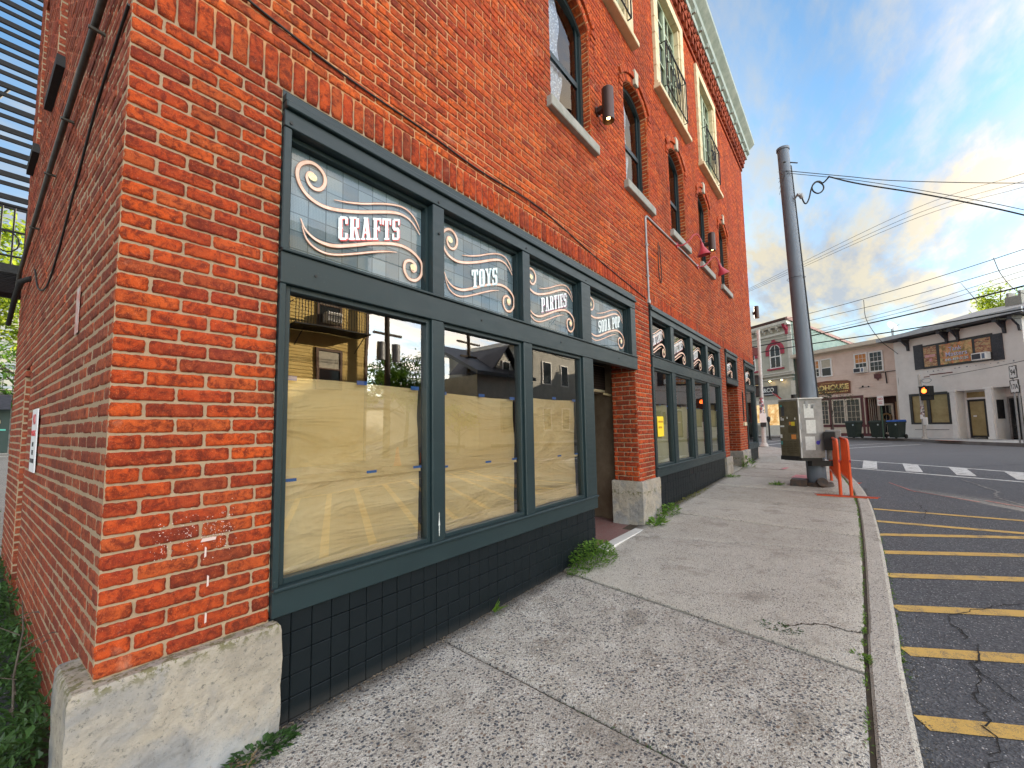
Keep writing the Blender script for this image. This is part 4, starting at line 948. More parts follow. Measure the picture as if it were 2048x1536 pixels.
# cracks and tar lines in the asphalt
M_crk=mat('crack_shadow_filler',col=(.012,.012,.013),rough=.9); M_tarl=mat('pale_crack_sealer',plain((.16,.16,.165),(.22,.22,.22),20,.8,.2))
def crack(name,pts,w,mt,zf,jit=.05,n=10):
    P=[]
    for a,c in zip(pts,pts[1:]):
        for i in range(n): 
            t=i/n; P.append((a[0]+(c[0]-a[0])*t+rnd.gauss(0,jit*.35),a[1]+(c[1]-a[1])*t+rnd.gauss(0,jit*.35)))
    P.append(pts[-1]); m=MB(); vs=[]
    for i,p in enumerate(P):
        a=P[max(i-1,0)]; c=P[min(i+1,len(P)-1)]; d=Vector((c[0]-a[0],c[1]-a[1])); d=d.normalized() if d.length>0 else Vector((1,0)); ww=w*rnd.uniform(.3,1.1)/2
        vs+=[(p[0]-d.y*ww,p[1]+d.x*ww,zf(p[0])),(p[0]+d.y*ww,p[1]-d.x*ww,zf(p[0]))]
    m.add(vs,[(2*i,2*i+1,2*i+3,2*i+2) for i in range(len(P)-1)]); return struct(m.build(name,mt))
zr=lambda x:road(x)+.0065
for pts,w in (([(2.6,-2.62),(3.0,-2.75),(3.55,-2.78),(4.15,-2.86),(4.7,-2.8),(5.2,-3.2)],.011),([(3.9,-2.8),(3.3,-3.1),(2.9,-3.6),(2.4,-4.5)],.010),([(5.2,-3.2),(5.9,-3.9),(6.8,-5.2)],.009),([(8.2,-3.0),(8.9,-3.15),(9.6,-3.1)],.012),([(15.5,-4.4),(17.5,-6.2),(18,-9)],.02),([(19,-3),(20,-5.5),(21,-8)],.03),([(18.5,-2),(20.5,-4),(24,-7)],.02)):
    crack('road_crack',pts,w,M_crk,zr)
crack('crack_sealer',[(13.0,-4.1),(11.7,-4.35),(10.8,-4.2),(10.1,-4.4),(9.6,-4.55),(9.5,-4.0)],.05,M_tarl,zr,.06)
zw=lambda x:g(x)+.0075
crack('pavement_crack',[(3.42,-1.80),(3.62,-1.93),(3.72,-2.08),(3.70,-2.22),(3.72,-2.30)],.018,M_dirt,lambda x:g(x)+.010,.02)
for p in ([(5.2,-.7),(5.3,-1.6),(5.6,-2.3)],[(4.4,-.4),(4.45,-1.2),(4.3,-2.3)],[(8.9,-.3),(9.1,-1.4)],[(6.9,-.4),(7.1,-1.5),(7.0,-2.3)]):
    crack('pavement_crack',p,.004,M_crk,zw,.015)
# ---- far pavements
WO=Vector((33.79,-4.71,0)); WR=R(42.3-180); RO=Vector((34.77,-4.66,0)); RR=R(56-180)
def loc(O,rz,s,y): return (O.x+math.cos(rz)*s-math.sin(rz)*y,O.y+math.sin(rz)*s+math.cos(rz)*y)
kb=[loc(RO,RR,-34,-2.9),loc(RO,RR,-10,-2.9),loc(RO,RR,-3,-2.8),(32.1,-4.1),(30.4,-5.15),(28.8,-5.75),(27.2,-6.75),(25.2,-8.1),(20,-13.0),(16,-17.5)]
bk_=[loc(RO,RR,-34,.3),loc(RO,RR,-10,.3),loc(RO,RR,-3,.3),loc(RO,RR,0,.3),loc(WO,WR,1,.3),loc(WO,WR,2,.3),loc(WO,WR,4,.3),loc(WO,WR,7,.3),loc(WO,WR,14,.3),loc(WO,WR,20,.3)]
M_fwalk=mat('light_far_concrete',plain((.36,.36,.36),(.46,.46,.46),2,.9,.2,(.28,.28,.28)))
b=MB()
for i in range(len(kb)-1): b.quad((*kb[i],.49),(*kb[i+1],.49),(*bk_[i+1],.505),(*bk_[i],.505))
struct(b.build('pavement',M_fwalk))
b=MB()
for i in range(len(kb)-1):
    a,c=kb[i],kb[i+1]; d=Vector((c[0]-a[0],c[1]-a[1])).normalized(); q=(-d.y*.15,d.x*.15)
    b.quad((*a,.2),(*c,.2),(*c,.494),(*a,.494)); b.quad((*a,.494),(*c,.494),(c[0]+q[0],c[1]+q[1],.496),(a[0]+q[0],a[1]+q[1],.496))
struct(b.build('kerb',mat('dark_far_kerb',plain((.13,.12,.12),(.2,.19,.18),3,.9,.2))))
b=MB(); b.poly([(29.2,-5.55,.503),(27.8,-6.45,.503),(26.7,-6.75+.35,.503),(28.1,-5.45,.503)]) if False else b.poly([(29.1,-5.62,.503),(27.75,-6.50,.503),(27.95,-6.05,.503),(28.75,-5.5,.503)]); struct(b.build('tactile_paving',mat('brick_red_paving',plain((.34,.09,.05),(.45,.14,.08),6,.8,.5))))
# opposite pavement (seen in the windows)
b=MB(); b.box(-40,21,-16,-11.6,-.5,.06); struct(b.build('pavement',M_fwalk))
# alley ground patch left of the building
b=MB(); b.add([(-60,.1,-.005),(.12,.1,-.005),(.05,4.9,.10),(.05,40,1.0),(-60,40,1.0)],[(0,1,2,3,4)]); struct(b.build('alley_ground',M_asph))
# ------------------------------------------------------------------ weeds
def leaf(m,p,d,L,w,n=Vector((0,0,1)),fold=.15):
    d=Vector(d).normalized(); s=d.cross(n); 
    s=s.normalized() if s.length>1e-4 else Vector((1,0,0)); p=Vector(p); up=s.cross(d)
    m.add([p,p+d*L*.4+s*w*.5+up*fold*w,p+d*L+up*(-fold*L*.5),p+d*L*.4-s*w*.5+up*fold*w,p+d*L*.45],[(0,1,4),(1,2,4),(0,4,3),(4,2,3)],0)
def tuft(name,label,x,y,z,rad,hgt,n,L,w,mt,cat='weed',group=None,stems=0,ax=(1,1),bush=False):
    m=MB()
    for i in range(n):
        a=rnd.uniform(0,2*math.pi); rr=rad*math.sqrt(rnd.random())
        px,py=rr*math.cos(a)*ax[0],rr*math.sin(a)*ax[1]
        hz=hgt*rnd.random()**.8*(1-.5*(rr/rad)**2) if bush else 0
        tilt=rnd.uniform(.2,1.2) if bush else rnd.uniform(.3,1.3)
        d=Vector((math.cos(a+rnd.uniform(-.8,.8)),math.sin(a+rnd.uniform(-.8,.8)),tilt if not bush else rnd.uniform(-.1,.9)))
        leaf(m,(px,py,hz),d,L*rnd.uniform(.6,1.2),w*rnd.uniform(.7,1.2),fold=rnd.uniform(.05,.35))
    o=m.build(name,mt); o.location=(x,y,z); tag(o,label,cat,group)
    if stems:
        s=MB()
        for i in range(stems):
            a=rnd.uniform(0,6.28); s.tube([(rad*.3*math.cos(a)*ax[0],rad*.3*math.sin(a)*ax[1],0),(rad*.5*math.cos(a)*ax[0],rad*.5*math.sin(a)*ax[1],hgt*.5),(rad*.6*math.cos(a)*ax[0],rad*.6*math.sin(a)*ax[1],hgt*rnd.uniform(.8,1.1))],[.003,.0025,.001],5)
        s.build('stem',M_leaf2,o)
    return o
GW='weeds growing along the shopfront base'
tuft('weed','bushy green chickweed at the foot of the black tiles beside the shop entry step',3.95,-.14,.04,.33,.24,1300,.035,.022,M_leaf1,group=GW,bush=True,ax=(1.05,.62),stems=14)
tuft('weed','trailing green weed end running down the pavement joint below the bushy chickweed',3.62,-.16,.04,.13,.05,160,.03,.018,M_leaf1,group=GW,bush=True,ax=(1,.8))
o=tuft('weed','small broad-leaved weed alone against the black tiles below the shop windows',2.50,-.045,.03,.01,.02,7,.11,.035,M_leaf1,group=GW)
tuft('weed','low green weed in the gap at the foot of the front corner stone',.80,-.115,.0,.13,.05,170,.045,.02,M_leaf2,group=GW,bush=True,ax=(1.2,.4))
tuft('dry_grass','dry tan grass at the base of the front corner stone',.55,-.13,.0,.16,.03,140,.05,.006,mat('dry_grass',col=(.3,.2,.1),rough=.9),cat='grass',bush=True,ax=(1.4,.4))
tuft('weed','leafy dock weed at the stone foot of the first brick pilaster',5.72,-.17,.11,.13,.10,34,.16,.05,M_leaf1,group=GW,ax=(1,.6))
tuft('weed','spread of small leaves right of the first brick pilaster foot',6.3,-.14,.14,.28,.16,260,.06,.03,M_leaf1,group=GW,bush=True,ax=(1.2,.4))
tuft('weed','thin line of yellowing moss along the far black tiled base',7.9,-.06,.19,1.3,.03,420,.035,.015,mat('yellow_moss',leaffn((.12,.14,.02),(.25,.24,.05))),group=GW,bush=True,ax=(1,.045))
tuft('weed','small green tuft between the two far brick pilasters',10.6,-.16,.26,.16,.06,60,.10,.02,M_leaf1,group=GW)
tuft('weed','upright green weed at the stone foot of the far brick pilaster',12.5,-.18,.30,.20,.3,120,.14,.03,M_leaf1,group=GW,bush=True,ax=(1,.6))
tuft('weed','little green tuft in a pavement crack left of the steel pole',9.75,-1.12,.25,.12,.04,80,.09,.018,M_leaf1,cat='weed')
tuft('weed','tiny bright tuft where the pavement crack meets the kerb',3.38,-2.27,.03,.05,.02,120,.03,.010,M_leaf1,cat='weed',bush=True)
tuft('weed','patch of moss and grass where the pavement crack forks',3.50,-1.84,.035,.16,.018,260,.026,.012,M_leaf2,cat='weed',bush=True,ax=(.5,1))
def creep(name,label,pts,w,n,L,mt,zf):
    m=MB()
    for i in range(n):
        k=rnd.random()*(len(pts)-1); a=pts[int(k)]; c=pts[min(int(k)+1,len(pts)-1)]; t=k-int(k); cl=noise.noise(Vector((k*3.1+len(pts),n,0)))
        if cl<-.12: continue
        x=a[0]+(c[0]-a[0])*t+rnd.gauss(0,w); y=a[1]+(c[1]-a[1])*t+rnd.gauss(0,w)
        leaf(m,(x,y,zf(x)-.006),(rnd.uniform(-1,1),rnd.uniform(-1,1),rnd.uniform(.1,1)),L*rnd.uniform(.5,1.3),L*.4)
    o=m.build(name,mt); o['kind']='stuff'; o['label']=label; return o
ki=[p for p in KI2 if 1.5<p[0]<12]
creep('joint_moss','moss and grass along the joint between pavement and kerb',ki,.006,2300,.020,M_leaf1,g)
creep('joint_moss','sparse moss in the second pavement joint',[(3.58,-.05),(3.45,-.9),(3.25,-2.1)],.006,420,.016,M_leaf2,g)
creep('joint_moss','sparse moss in the nearest pavement joint',[(1.95,-.9),(1.90,-2.2)],.005,120,.014,M_leaf2,g)
creep('kerb_weeds','weeds in the gutter under the kerb edge',[(p[0],p[1]-.02) for p in KO if 3.2<p[0]<9],.008,500,.028,M_leaf1,road)
m=MB()
for i in range(2600):
    x=rnd.uniform(.9,15.2); 
    if 4.3<x<5.6: continue
    y=-abs(rnd.gauss(0,.03))-.005; r_=rnd.uniform(.002,.008); a=rnd.uniform(0,6.28); z=g(x)+.006
    m.add([(x+r_*math.cos(a),y+r_*math.sin(a),z),(x-r_*math.sin(a),y+r_*math.cos(a),z+r_*.6),(x-r_*math.cos(a),y-r_*math.sin(a),z),(x+r_*math.sin(a),y-r_*math.cos(a),z+r_*.3)],[(0,1,2),(0,2,3),(0,3,1)])
o=m.build('grit',mat('brown_grit',plain((.10,.07,.045),(.28,.23,.17),60,.9,.3))); o['kind']='stuff'; o['label']='brown grit and dry bits along the foot of the shopfront'
m=MB()
for i in range(1500):
    x=rnd.uniform(.6,11); y=-2.47-abs(rnd.gauss(0,.035)); r_=rnd.uniform(.002,.008); a=rnd.uniform(0,6.28); z=road(x)+.004
    m.add([(x+r_*math.cos(a),y+r_*math.sin(a),z),(x-r_*math.sin(a),y+r_*math.cos(a),z+r_*.6),(x-r_*math.cos(a),y-r_*math.sin(a),z),(x+r_*math.sin(a),y-r_*math.cos(a),z+r_*.3)],[(0,1,2),(0,2,3),(0,3,1)])
o=m.build('gutter_grit',mat('grey_grit',plain((.07,.06,.05),(.2,.18,.15),60,.9,.3))); o['kind']='stuff'; o['label']='fine grit collected in the gutter'
# undergrowth along the side wall
b=MB()
for i in range(9000):
    s=rnd.uniform(.15,9)**1.0; d=abs(rnd.gauss(0,.16))+.02
    hmax=.30*math.exp(-d*4)*(1.2+noise.noise(Vector((s*2,0,0)))); hmax*=1.0 if s<4.8 else 2
    p=SO+SU*s+SN*(d+(.08 if s<.5 else 0)); 
    leaf(b,(p.x,p.y,rnd.random()*max(hmax,.03)),(rnd.uniform(-1.2,.3),rnd.uniform(-1,1),rnd.uniform(-.2,.9)),rnd.uniform(.025,.075),rnd.uniform(.012,.028))
o=b.build('undergrowth',M_leaf2); o['kind']='stuff'; o['label']='dark weedy undergrowth along the foot of the side wall'
b=MB(); p=SO+SU*.95+SN*.12
b.tube([(p.x,p.y,0),(p.x-.01,p.y+.02,.3),(p.x+.01,p.y,.52),(p.x,p.y+.03,.66)],[.006,.005,.004,.002],6)
for k in range(7):
    z=.15+k*.07; a=rnd.uniform(0,6.28); b.tube([(p.x,p.y,z),(p.x+.09*math.cos(a),p.y+.09*math.sin(a),z+.05)],[.003,.0015],5)
    leaf(b,(p.x+.09*math.cos(a),p.y+.09*math.sin(a),z+.05),(math.cos(a),math.sin(a),.1),.06,.02)
tag(b.build('dead_stalk',M_bark),'thin dead weed stalk standing against the side wall','weed')
# ------------------------------------------------------------------ things on the facade
def canlamp(x,y,z0,z1,label,rz=0,lit=True):
    t=thing('wall_lamp',label,'wall lamp',(x,y,0),rz,'cylinder lamps on the brick wall')
    m=MB(); n=24; r=.075
    m.tube([(0,0,z0),(0,0,z1)],[r,r],n,cap=False); m.tube([(0,0,z0),(0,0,z0+.08)],[r*.93,r*.93],n,cap=False); m.tube([(0,0,z0+.08),(0,0,z0+.09)],[r*.93,r*.9],n); m.tube([(0,0,z1),(0,0,z1+.015)],[r,r*.8],n); o=m.build('lamp_body',M_lampb,t)
    m=MB(); m.tube([(-.02,-.01,z0+.015),(-.02,-.01,z0+.06)],[.022,.02],12); m.build('bulb',M_warm if lit else M_lampb,t)
    m=MB(); m.bbox(-.035,.035,.06,-y-.0 if rz==0 else .2,(z0+z1)/2-.05,(z0+z1)/2+.02,.004); m.tube([(0,(-y if rz==0 else .22)-.03,(z0+z1)/2-.015),(0,(-y if rz==0 else .22)-.008,(z0+z1)/2-.015)],.06,14); m.build('mount',M_lampb,t); return t
canlamp(4.66,-.17,5.37,5.80,'brown cylinder wall lamp with lit bulb between the two nearest upper windows')
canlamp(9.85,-.17,5.38,5.78,'brown cylinder wall lamp in front of the farther arched upper windows')
canlamp(15.93,-.12,5.05,5.45,'small brown cylinder lamp sticking out past the far end of the brick wall',0)
def goose(x,label,tilt):
    t=thing('gooseneck_lamp',label,'wall lamp',(x,0,0),0,'red gooseneck lamps over the far shopfront')
    m=MB(); m.tube([(0,-.005,4.85),(0,-.03,4.85)],.055,16); m.build('wall_plate',M_lampr,t)
    pts=cat_rom([(x_*.72,y_*.66,4.85+(z_-4.85)*.72) for x_,y_,z_ in [(0,-.02,4.85),(.06,-.16,4.83),(.18,-.30,4.95),(.30,-.40,5.12),(.42,-.47,5.15),(.50,-.52,5.06),(.53,-.54,4.95)]],5)
    m=MB(); m.tube(pts,.013,8); m.build('arm',M_lampr,t)
    m=MB(); e=Vector((.53*.72,-.54*.66,4.922)); d=Vector(tilt).normalized()
    P=[e,e+d*.04,e+d*.08,e+d*.10,e+d*.24]; m.tube(P,[.022,.03,.035,.045,.125],20,cap=False); m.tube([P[0],P[0]-d*.01],[.03,.01],12); m.build('lamp_shade',M_lampr,t)
goose(7.78,'upper red gooseneck lamp with pink-lit cone shade, nearer of the two',(.15,-.1,-1)); goose(9.15,'lower red gooseneck lamp with tilted cone shade, farther of the two',(.35,-.25,-.9))
b=MB(); b.tube([(6.20,-.022,3.43),(6.20,-.022,4.72),(6.215,-.022,4.77),(6.26,-.022,4.80),(7.70,-.022,4.83)],.016,8)
b.tube([(7.86,-.022,4.83),(9.1,-.022,4.84)],.016,8); b.bbox(6.165,6.235,-.04,.0,3.37,3.43,.004)
for z in (3.8,4.3): b.box(6.17,6.23,-.042,-.008,z,z+.02)
tag(b.build('conduit',M_metal),'thin grey metal conduit rising over the brick pilaster and running under the upper sills','conduit')
def cable(name,label,pts,r,mt=M_black,cat='cable',n=5,group=None): 
    m=MB(); m.tube(cat_rom(pts,n),r,6); return tag(m.build(name,mt),label,cat,group)
cable('wall_cable','thin black cable running along the brickwork above the soldier course',[(.27,-.02,4.05),(.5,-.018,3.78),(.95,-.016,3.70),(1.34,-.018,3.675),(1.84,-.016,3.68),(2.4,-.016,3.66),(3.1,-.02,3.695),(3.6,-.016,3.67),(4.6,-.016,3.55),(6.1,-.018,3.42)],.0065)
cable('wall_cable','looped black cable hanging on the brick left of the red lamps',[(6.75,-.02,4.55),(6.72,-.02,4.2),(6.73,-.02,3.95),(6.80,-.02,3.86),(6.85,-.02,3.95),(6.83,-.02,4.3),(6.80,-.02,4.5)],.007)
# side wall fixtures
def sp(s,n_,z): q=SO+SU*s+SN*n_; return (q.x,q.y,z)
b=MB(); b.tube([sp(.05,.04,3.70),sp(.38,.04,3.63),sp(.99,.04,3.58),sp(2.15,.04,3.50),sp(3.4,.04,3.37),sp(4.55,.04,3.23),sp(4.8,.04,3.05)],.016,10)
for s,zz in ((.6,3.60),(1.5,3.54),(2.3,3.49),(3.3,3.38)): b.tube([sp(s,0,zz-.02),sp(s,.065,zz-.02)],.010,6)
tag(b.build('wall_pipe',mat('dark_bronze_pipe',plain((.03,.028,.025),(.07,.06,.05),10,.4,.2))),'dark metal pipe slanting along the side wall','pipe')
cable('wall_cable','thin black cable sagging down the maroon side wall',[sp(.0,.012,3.34),sp(.3,.012,3.28),sp(.69,.012,3.18),sp(1.3,.012,2.92),sp(1.8,.012,2.71),sp(2.3,.012,2.60),sp(2.9,.012,2.72),sp(3.3,.012,2.98)],.006)
b=MB(); b.tube([sp(3.7,.0,3.0),sp(3.85,.06,2.98),sp(4.3,.07,2.9),sp(4.75,.08,2.7)],[.022,.025,.022,.02],10); tag(b.build('wall_vent',M_iron),'dark hooded vent near the far end of the side wall','vent')
t=thing('wall_sign','narrow white notice sign with red heading on the side wall','sign',(0,0,0))
b=MB(); sbox(b,2.20,2.52,.012,.018,2.68-.0-.0,3.14) if False else sbox(b,2.20,2.52,.012,.018,1.22,1.68); b.build('plate',mat('white_sign_face',col=(.72,.72,.74),rough=.4),t)
def text3(name,body,size,M4,mt,parent=None,ext=.002,align='CENTER',bold=0):
    c=bpy.data.curves.new(name,'FONT'); c.body=body; c.size=size; c.extrude=ext; c.align_x=align; c.align_y='CENTER'; c.offset=bold; c.resolution_u=3
    o=bpy.data.objects.new('tmp',c); COL.objects.link(o); dg=bpy.context.evaluated_depsgraph_get(); me=bpy.data.meshes.new_from_object(o.evaluated_get(dg)); 
    bpy.data.objects.remove(o); me.materials.clear(); me.materials.append(mt); q=bpy.data.objects.new(name,me); COL.objects.link(q); q.matrix_local=M4
    if parent: q.parent=parent; q.matrix_local=M4
    return q
def M4(O,X,Z):
    X=Vector(X).normalized(); Z=Vector(Z).normalized(); Y=X.cross(Z)  # text x->X, text y->Z, normal = X x Z
    return Matrix(((X.x,Z.x,Y.x,O[0]),(X.y,Z.y,Y.y,O[1]),(X.z,Z.z,Y.z,O[2]),(0,0,0,1)))
M_redl=mat('red_print',col=(.55,.04,.05),rough=.5); M_blk=mat('black_print',col=(.015,.015,.02),rough=.5)
P=SO+SU*2.36+SN*.02
for tx,z,sz,mm in (('NO',1.60,.11,M_redl),('PARKING',1.50,.062,M_redl),('ANY',1.42,.05,M_blk),('TIME',1.36,.05,M_blk),('TOW AWAY',1.30,.045,M_blk)): text3('sign_text',tx,sz,M4((P.x,P.y,z),-SU,(0,0,1)),mm,t,.0005)
b=MB(); 
for i in range(6): sbox(b,.74+rnd.uniform(-.01,.02),.90+rnd.uniform(-.02,.02),.009,.011,2.01+1.48*0+i*.0+.0,2.02) if False else None
sbox(b,.80,.90,.0075,.0095,2.02,2.27); b.build('old_paint_patch',mat('flaked_pale_paint',plain((.5,.42,.4),(.42,.12,.08),14,.9,.3)),BLD)
# ---- fire escape behind the building (stairs seen from below) 
fe=thing('fire_escape','black iron fire escape stair and landing on the back corner of the brick building','fire escape',(0,0,0))
b=MB()
for i in range(18):
    z=4.25+i*.285; y=5.15+i*.03
    b.box(-.85,.02,y,y+.03,z,z+.06); b.box(-.85,.02,y+.03,y+.055,z-.095,z-.05)
b.build('treads',M_iron,fe)
b=MB(); b.obox((-.86,5.25,3.2),(.03,0,0),(0,.12,0),(0,1.05,5.2)); b.obox((-.45,5.25,3.3),(.02,0,0),(0,.04,0),(0,.7,3.2)); b.obox((-.7,5.3,4.6),(.02,0,0),(0,.04,0),(.5,.5,1.4)); b.build('stringer',M_iron,fe)
b=MB()
for i in range(16): b.box(-1.0,.03,5.0+i*.085,5.025+i*.085,3.40,3.43)
for i in range(5): b.box(-1.0+i*.25,-.985+i*.25,5.0,6.35,3.38,3.40)
b.box(-1.02,.04,4.98,5.02,3.34,3.44); b.box(-1.02,.04,6.33,6.37,3.34,3.44); b.build('landing',M_iron,fe)
b=MB(); b.tube([(-1,5.0,4.13),(.02,5.0,4.13)],.018,6); b.tube([(-1,5.0,3.83),(.02,5.0,3.83)],.012,6); b.tube([(-1,5.0,3.54),(.02,5.0,3.54)],.012,6)
for i in range(12): b.tube([(-1+i*.092,5.0,3.43),(-1+i*.092,5.0,4.13)],.009,5)
for i in range(5):
    c=(-.12-i*.2,3.70); b.tube([(c[0]+.09*math.cos(t*.5236),4.99,c[1]+.12*math.sin(t*.5236)) for t in range(13)],.008,5)
b.build('railing',M_iron,fe)
# ------------------------------------------------------------------ steel pole, cabinet, barriers
PX,PY=10.12,-1.76; gz=.25
t=thing('utility_pole','tall blue-grey round steel pole leaning slightly at the kerb','pole',(PX,PY,gz))
b=MB(); tp=Vector((-.02,.17,6.98)); b.tube([(0,0,-.02),(0,0,.0),tp*.5,tp],[.165,.16,.13,.105],28); b.tube([tp,tp+Vector((0,0,.05))],[.12,.12],28); b.build('shaft',M_pole,t)
b=MB(); b.tube([(.0,0,-.03),(0,0,.06)],[.27,.25],24); b.tube([(-.17,-.06,.05),(-.30,-.1,.10)],[.09,.085],16); b.bbox(-.30,.05,.15,.42,-.03,.12,.02); b.build('base_flange',mat('dark_rusty_steel',plain((.03,.032,.035),(.10,.06,.04),12,.6,.5)),t)
b=MB(); b.tube(cat_rom([(-.02,.17*z_/6.98-(.163-.0085*z_)-.004,z_) for z_ in (.9,1.8,2.7,3.6,4.6,5.6,6.6)],4),.014,6); b.tube([tp*.955+Vector((-.13,0,0)),tp*.955+Vector((.10,-.22,0))],.012,6)
for k in range(7): z=tp*(.30+.1*k); b.tube([z+Vector((.16*math.cos(a*.5236),.16*math.sin(a*.5236),0)) for a in range(13)],.004,4) if k in (3,) else None
b.build('conduit',M_black,t)
LPT=[(-.475,.003,5.843),(-.428,-.062,5.901),(-.384,-.116,5.9),(-.361,-.135,5.83),(-.325,-.167,5.73),(-.294,-.205,5.729),(-.268,-.251,5.837),(-.251,-.293,6.015),(-.225,-.337,6.113),(-.177,-.402,6.161),(-.111,-.476,6.11),(-.088,-.494,6.03),(-.116,-.45,5.952),(-.165,-.387,5.924),(-.224,-.321,5.975),(-.241,-.311,6.064),(-.208,-.363,6.152),(-.152,-.433,6.171),(-.1,-.493,6.139)]
LPT=[(x+.33,y+.04,z) for x,y,z in LPT]
b=MB(); b.tube([(-.03,.04,5.84),LPT[1]],.018,8); b.tube([LPT[1],LPT[2],LPT[3]],[.03,.045,.035],10); b.build('weatherhead',M_metal,t)
b=MB(); b.tube(cat_rom(LPT[3:]+[(.08,-.56,6.16)],3),.014,7); b.build('cable_loop',M_black,t)
b=MB()
for k in range(5): a=Vector(tp*.93); d=Vector((-.25-.1*rnd.random(),.1,-.1-.12*k)); b.tube([a+Vector((-.12,0,-.03*k)),a+d*.7,a+d],.004,4)
b.build('loose_wire_ends',M_black,t)
# control cabinet: one corner points at the camera
cab=thing('control_cabinet','weathered metal traffic control cabinet with stickers and paper notices, strapped to the steel pole','cabinet',(9.72,-1.56,.0),R(0))
# local axes: face A (brown, left) and face B (grey, papers) meet at the near corner
Cn=Vector((0,0,0)); A=Vector((.18,.335,0)); Bv=Vector((.21,-.37,0)) 
z0,z1=.80,1.94
M_cabB=mat('brown_steel_door',plain((.06,.050,.030),(.11,.092,.058),7,.35,.2,(.2,.15,.08))); M_cabG=mat('grey_brown_aluminium',plain((.20,.195,.19),(.32,.31,.30),5,.5,.2,(.15,.12,.1))); M_cabR=mat('white_drip_edge',col=(.62,.62,.60),rough=.5)
b=MB(); b.obox(Cn+Vector((0,0,z0)),A,Bv,(0,0,z1-z0)); b.build('cabinet_body',M_cabG,cab)
nA=Vector((A.y,-A.x,0)).normalized()*-1; nA=nA if nA.dot(Vector((-1,0,0)))>0 else -nA
nB=Vector((Bv.y,-Bv.x,0)).normalized(); nB=nB if nB.dot(Vector((-1,-.3,0)))>0 else -nB
def onf(m,V,N,u0,u1,za,zb,d0,d1,mi=0):
    L=V.length; v=V/L; m.obox(Cn+v*u0+N*d0+Vector((0,0,za)),v*(u1-u0),N*(d1-d0),(0,0,zb-za),mi)
LA,LB=A.length,Bv.length
b=MB(); onf(b,A,nA,.012,LA-.01,z0+.03,z1-.03,.001,.018); b.build('door',M_cabB,cab)
b=MB()
for r_ in range(7):
    for c in range(4): onf(b,A,nA,.06+c*.072,.06+c*.072+.052,z0+.10+r_*.035,z0+.10+r_*.035+.012,.0185,.024)
onf(b,A,nA,.04,.2,z0+.48,z0+.62,.0185,.022); b.build('louvres',mat('dark_brown_steel',col=(.05,.037,.017),rough=.45),cab)
b=MB(); b.obox(Cn+nA*.02+nB*.02+Vector((0,0,z1)),A*1.04,Bv*1.06,(0,0,.02)); onf(b,Bv,nB,.0,.02,z0,z1,.001,.01); b.build('roof_edge',M_cabR,cab)
b=MB(); b.obox(Cn+A*.06+Bv*.06+Vector((0,0,z0-.06)),A*.88,Bv*.85,(0,0,.06)); onf(b,A,nA,.02,LA,z0-.05,z0+.03,.0,.03); b.obox(Cn+A*.1+Bv*.5+Vector((0,0,z0-.16)),A*.2,Bv*.9,(0,0,.1)); b.build('skirt',M_black,cab)
b=MB(); q=Cn+A*.5+Bv*.3; b.tube([(q.x,q.y,z1+.02),(q.x,q.y,z1+.10)],.055,14); b.build('antenna_dome',M_black,cab)
b=MB(); 
for u,za,w,h,mi in ((.10,1.60,.14,.27,0),(.12,1.30,.14,.26,0),(.09,1.00-.02,.14,.26,0)): onf(b,Bv,nB,u,u+w+.03,za-.03,za-.03+h,.002,.004)
b.build('paper_notice',mat('weathered_white_paper',plain((.55,.56,.54),(.68,.69,.66),30,.8,.1,(.4,.42,.45))),cab)
b=MB(); onf(b,Bv,nB,.13,.18,1.80,1.89,.002,.012); onf(b,Bv,nB,.14,.17,1.76,1.80,.002,.012); onf(b,Bv,nB,.22,.30,1.75,1.83,.002,.004); onf(b,Bv,nB,.01,.035,z0+.2,z0+.3,.01,.016); onf(b,Bv,nB,.01,.035,z0+.55,z0+.68,.01,.016); onf(b,Bv,nB,.01,.035,z0+.85,z0+.98,.01,.016); b.build('lock_plate',M_metal,cab)
for mm,L_ in ((mat('yellow_sticker',col=(.62,.5,.03),rough=.5),[(.07,.14,1.42,1.50)]),(mat('orange_sticker',col=(.6,.22,.05),rough=.5),[(.14,.18,1.44,1.50),(.06,.15,1.16,1.25)]),(mat('white_sticker',col=(.65,.66,.66),rough=.5),[(.05,.07,1.54,1.58),(.28,.31,1.53,1.57),(0.32,0.34,1.53,1.60),(0.33,0.37,1.18,1.25),(0.28,0.36,1.40,1.43),(.2,.22,1.56,1.60)]),(mat('teal_sticker',col=(.03,.25,.25),rough=.5),[(0.33,0.36,1.05,1.12),(0.3,0.34,1.80,1.84)]),(mat('dark_stain',col=(.03,.035,.05),rough=.4),[(.26,.32,1.62,1.8)])):
    b=MB()
    for u0,u1,za,zb in L_: onf(b,A,nA,u0,u1,za,zb,.0187,.0197)
    b.build('sticker',mm,cab)
b=MB(); vB=Bv/LB; c0=Cn+vB*.31+nB*.003
b.poly([tuple(c0+vB*(.035*math.cos(t*.6))+Vector((0,0,1.09+.04*math.sin(t*.6)))) for t in range(10)]); b.poly([tuple(c0+vB*.0+Vector((0,0,1.1))),tuple(c0+vB*.05+Vector((0,0,1.16))),tuple(c0+vB*.03+Vector((0,0,1.09)))]); b.build('purple_sticker',mat('purple_sticker',col=(.05,.03,.35),rough=.5),cab)
t=thing('pull_box','small black box with a grey meter box behind it strapped low on the steel pole','box',(PX,PY,gz))
b=MB(); b.bbox(-.30,-.12,-.34,-.16,.70,1.05,.01); b.build('black_box',M_black,t); b=MB(); b.bbox(-.05,.16,-.42,-.18,.50,1.08,.01); b.build('grey_box',M_cabG,t)
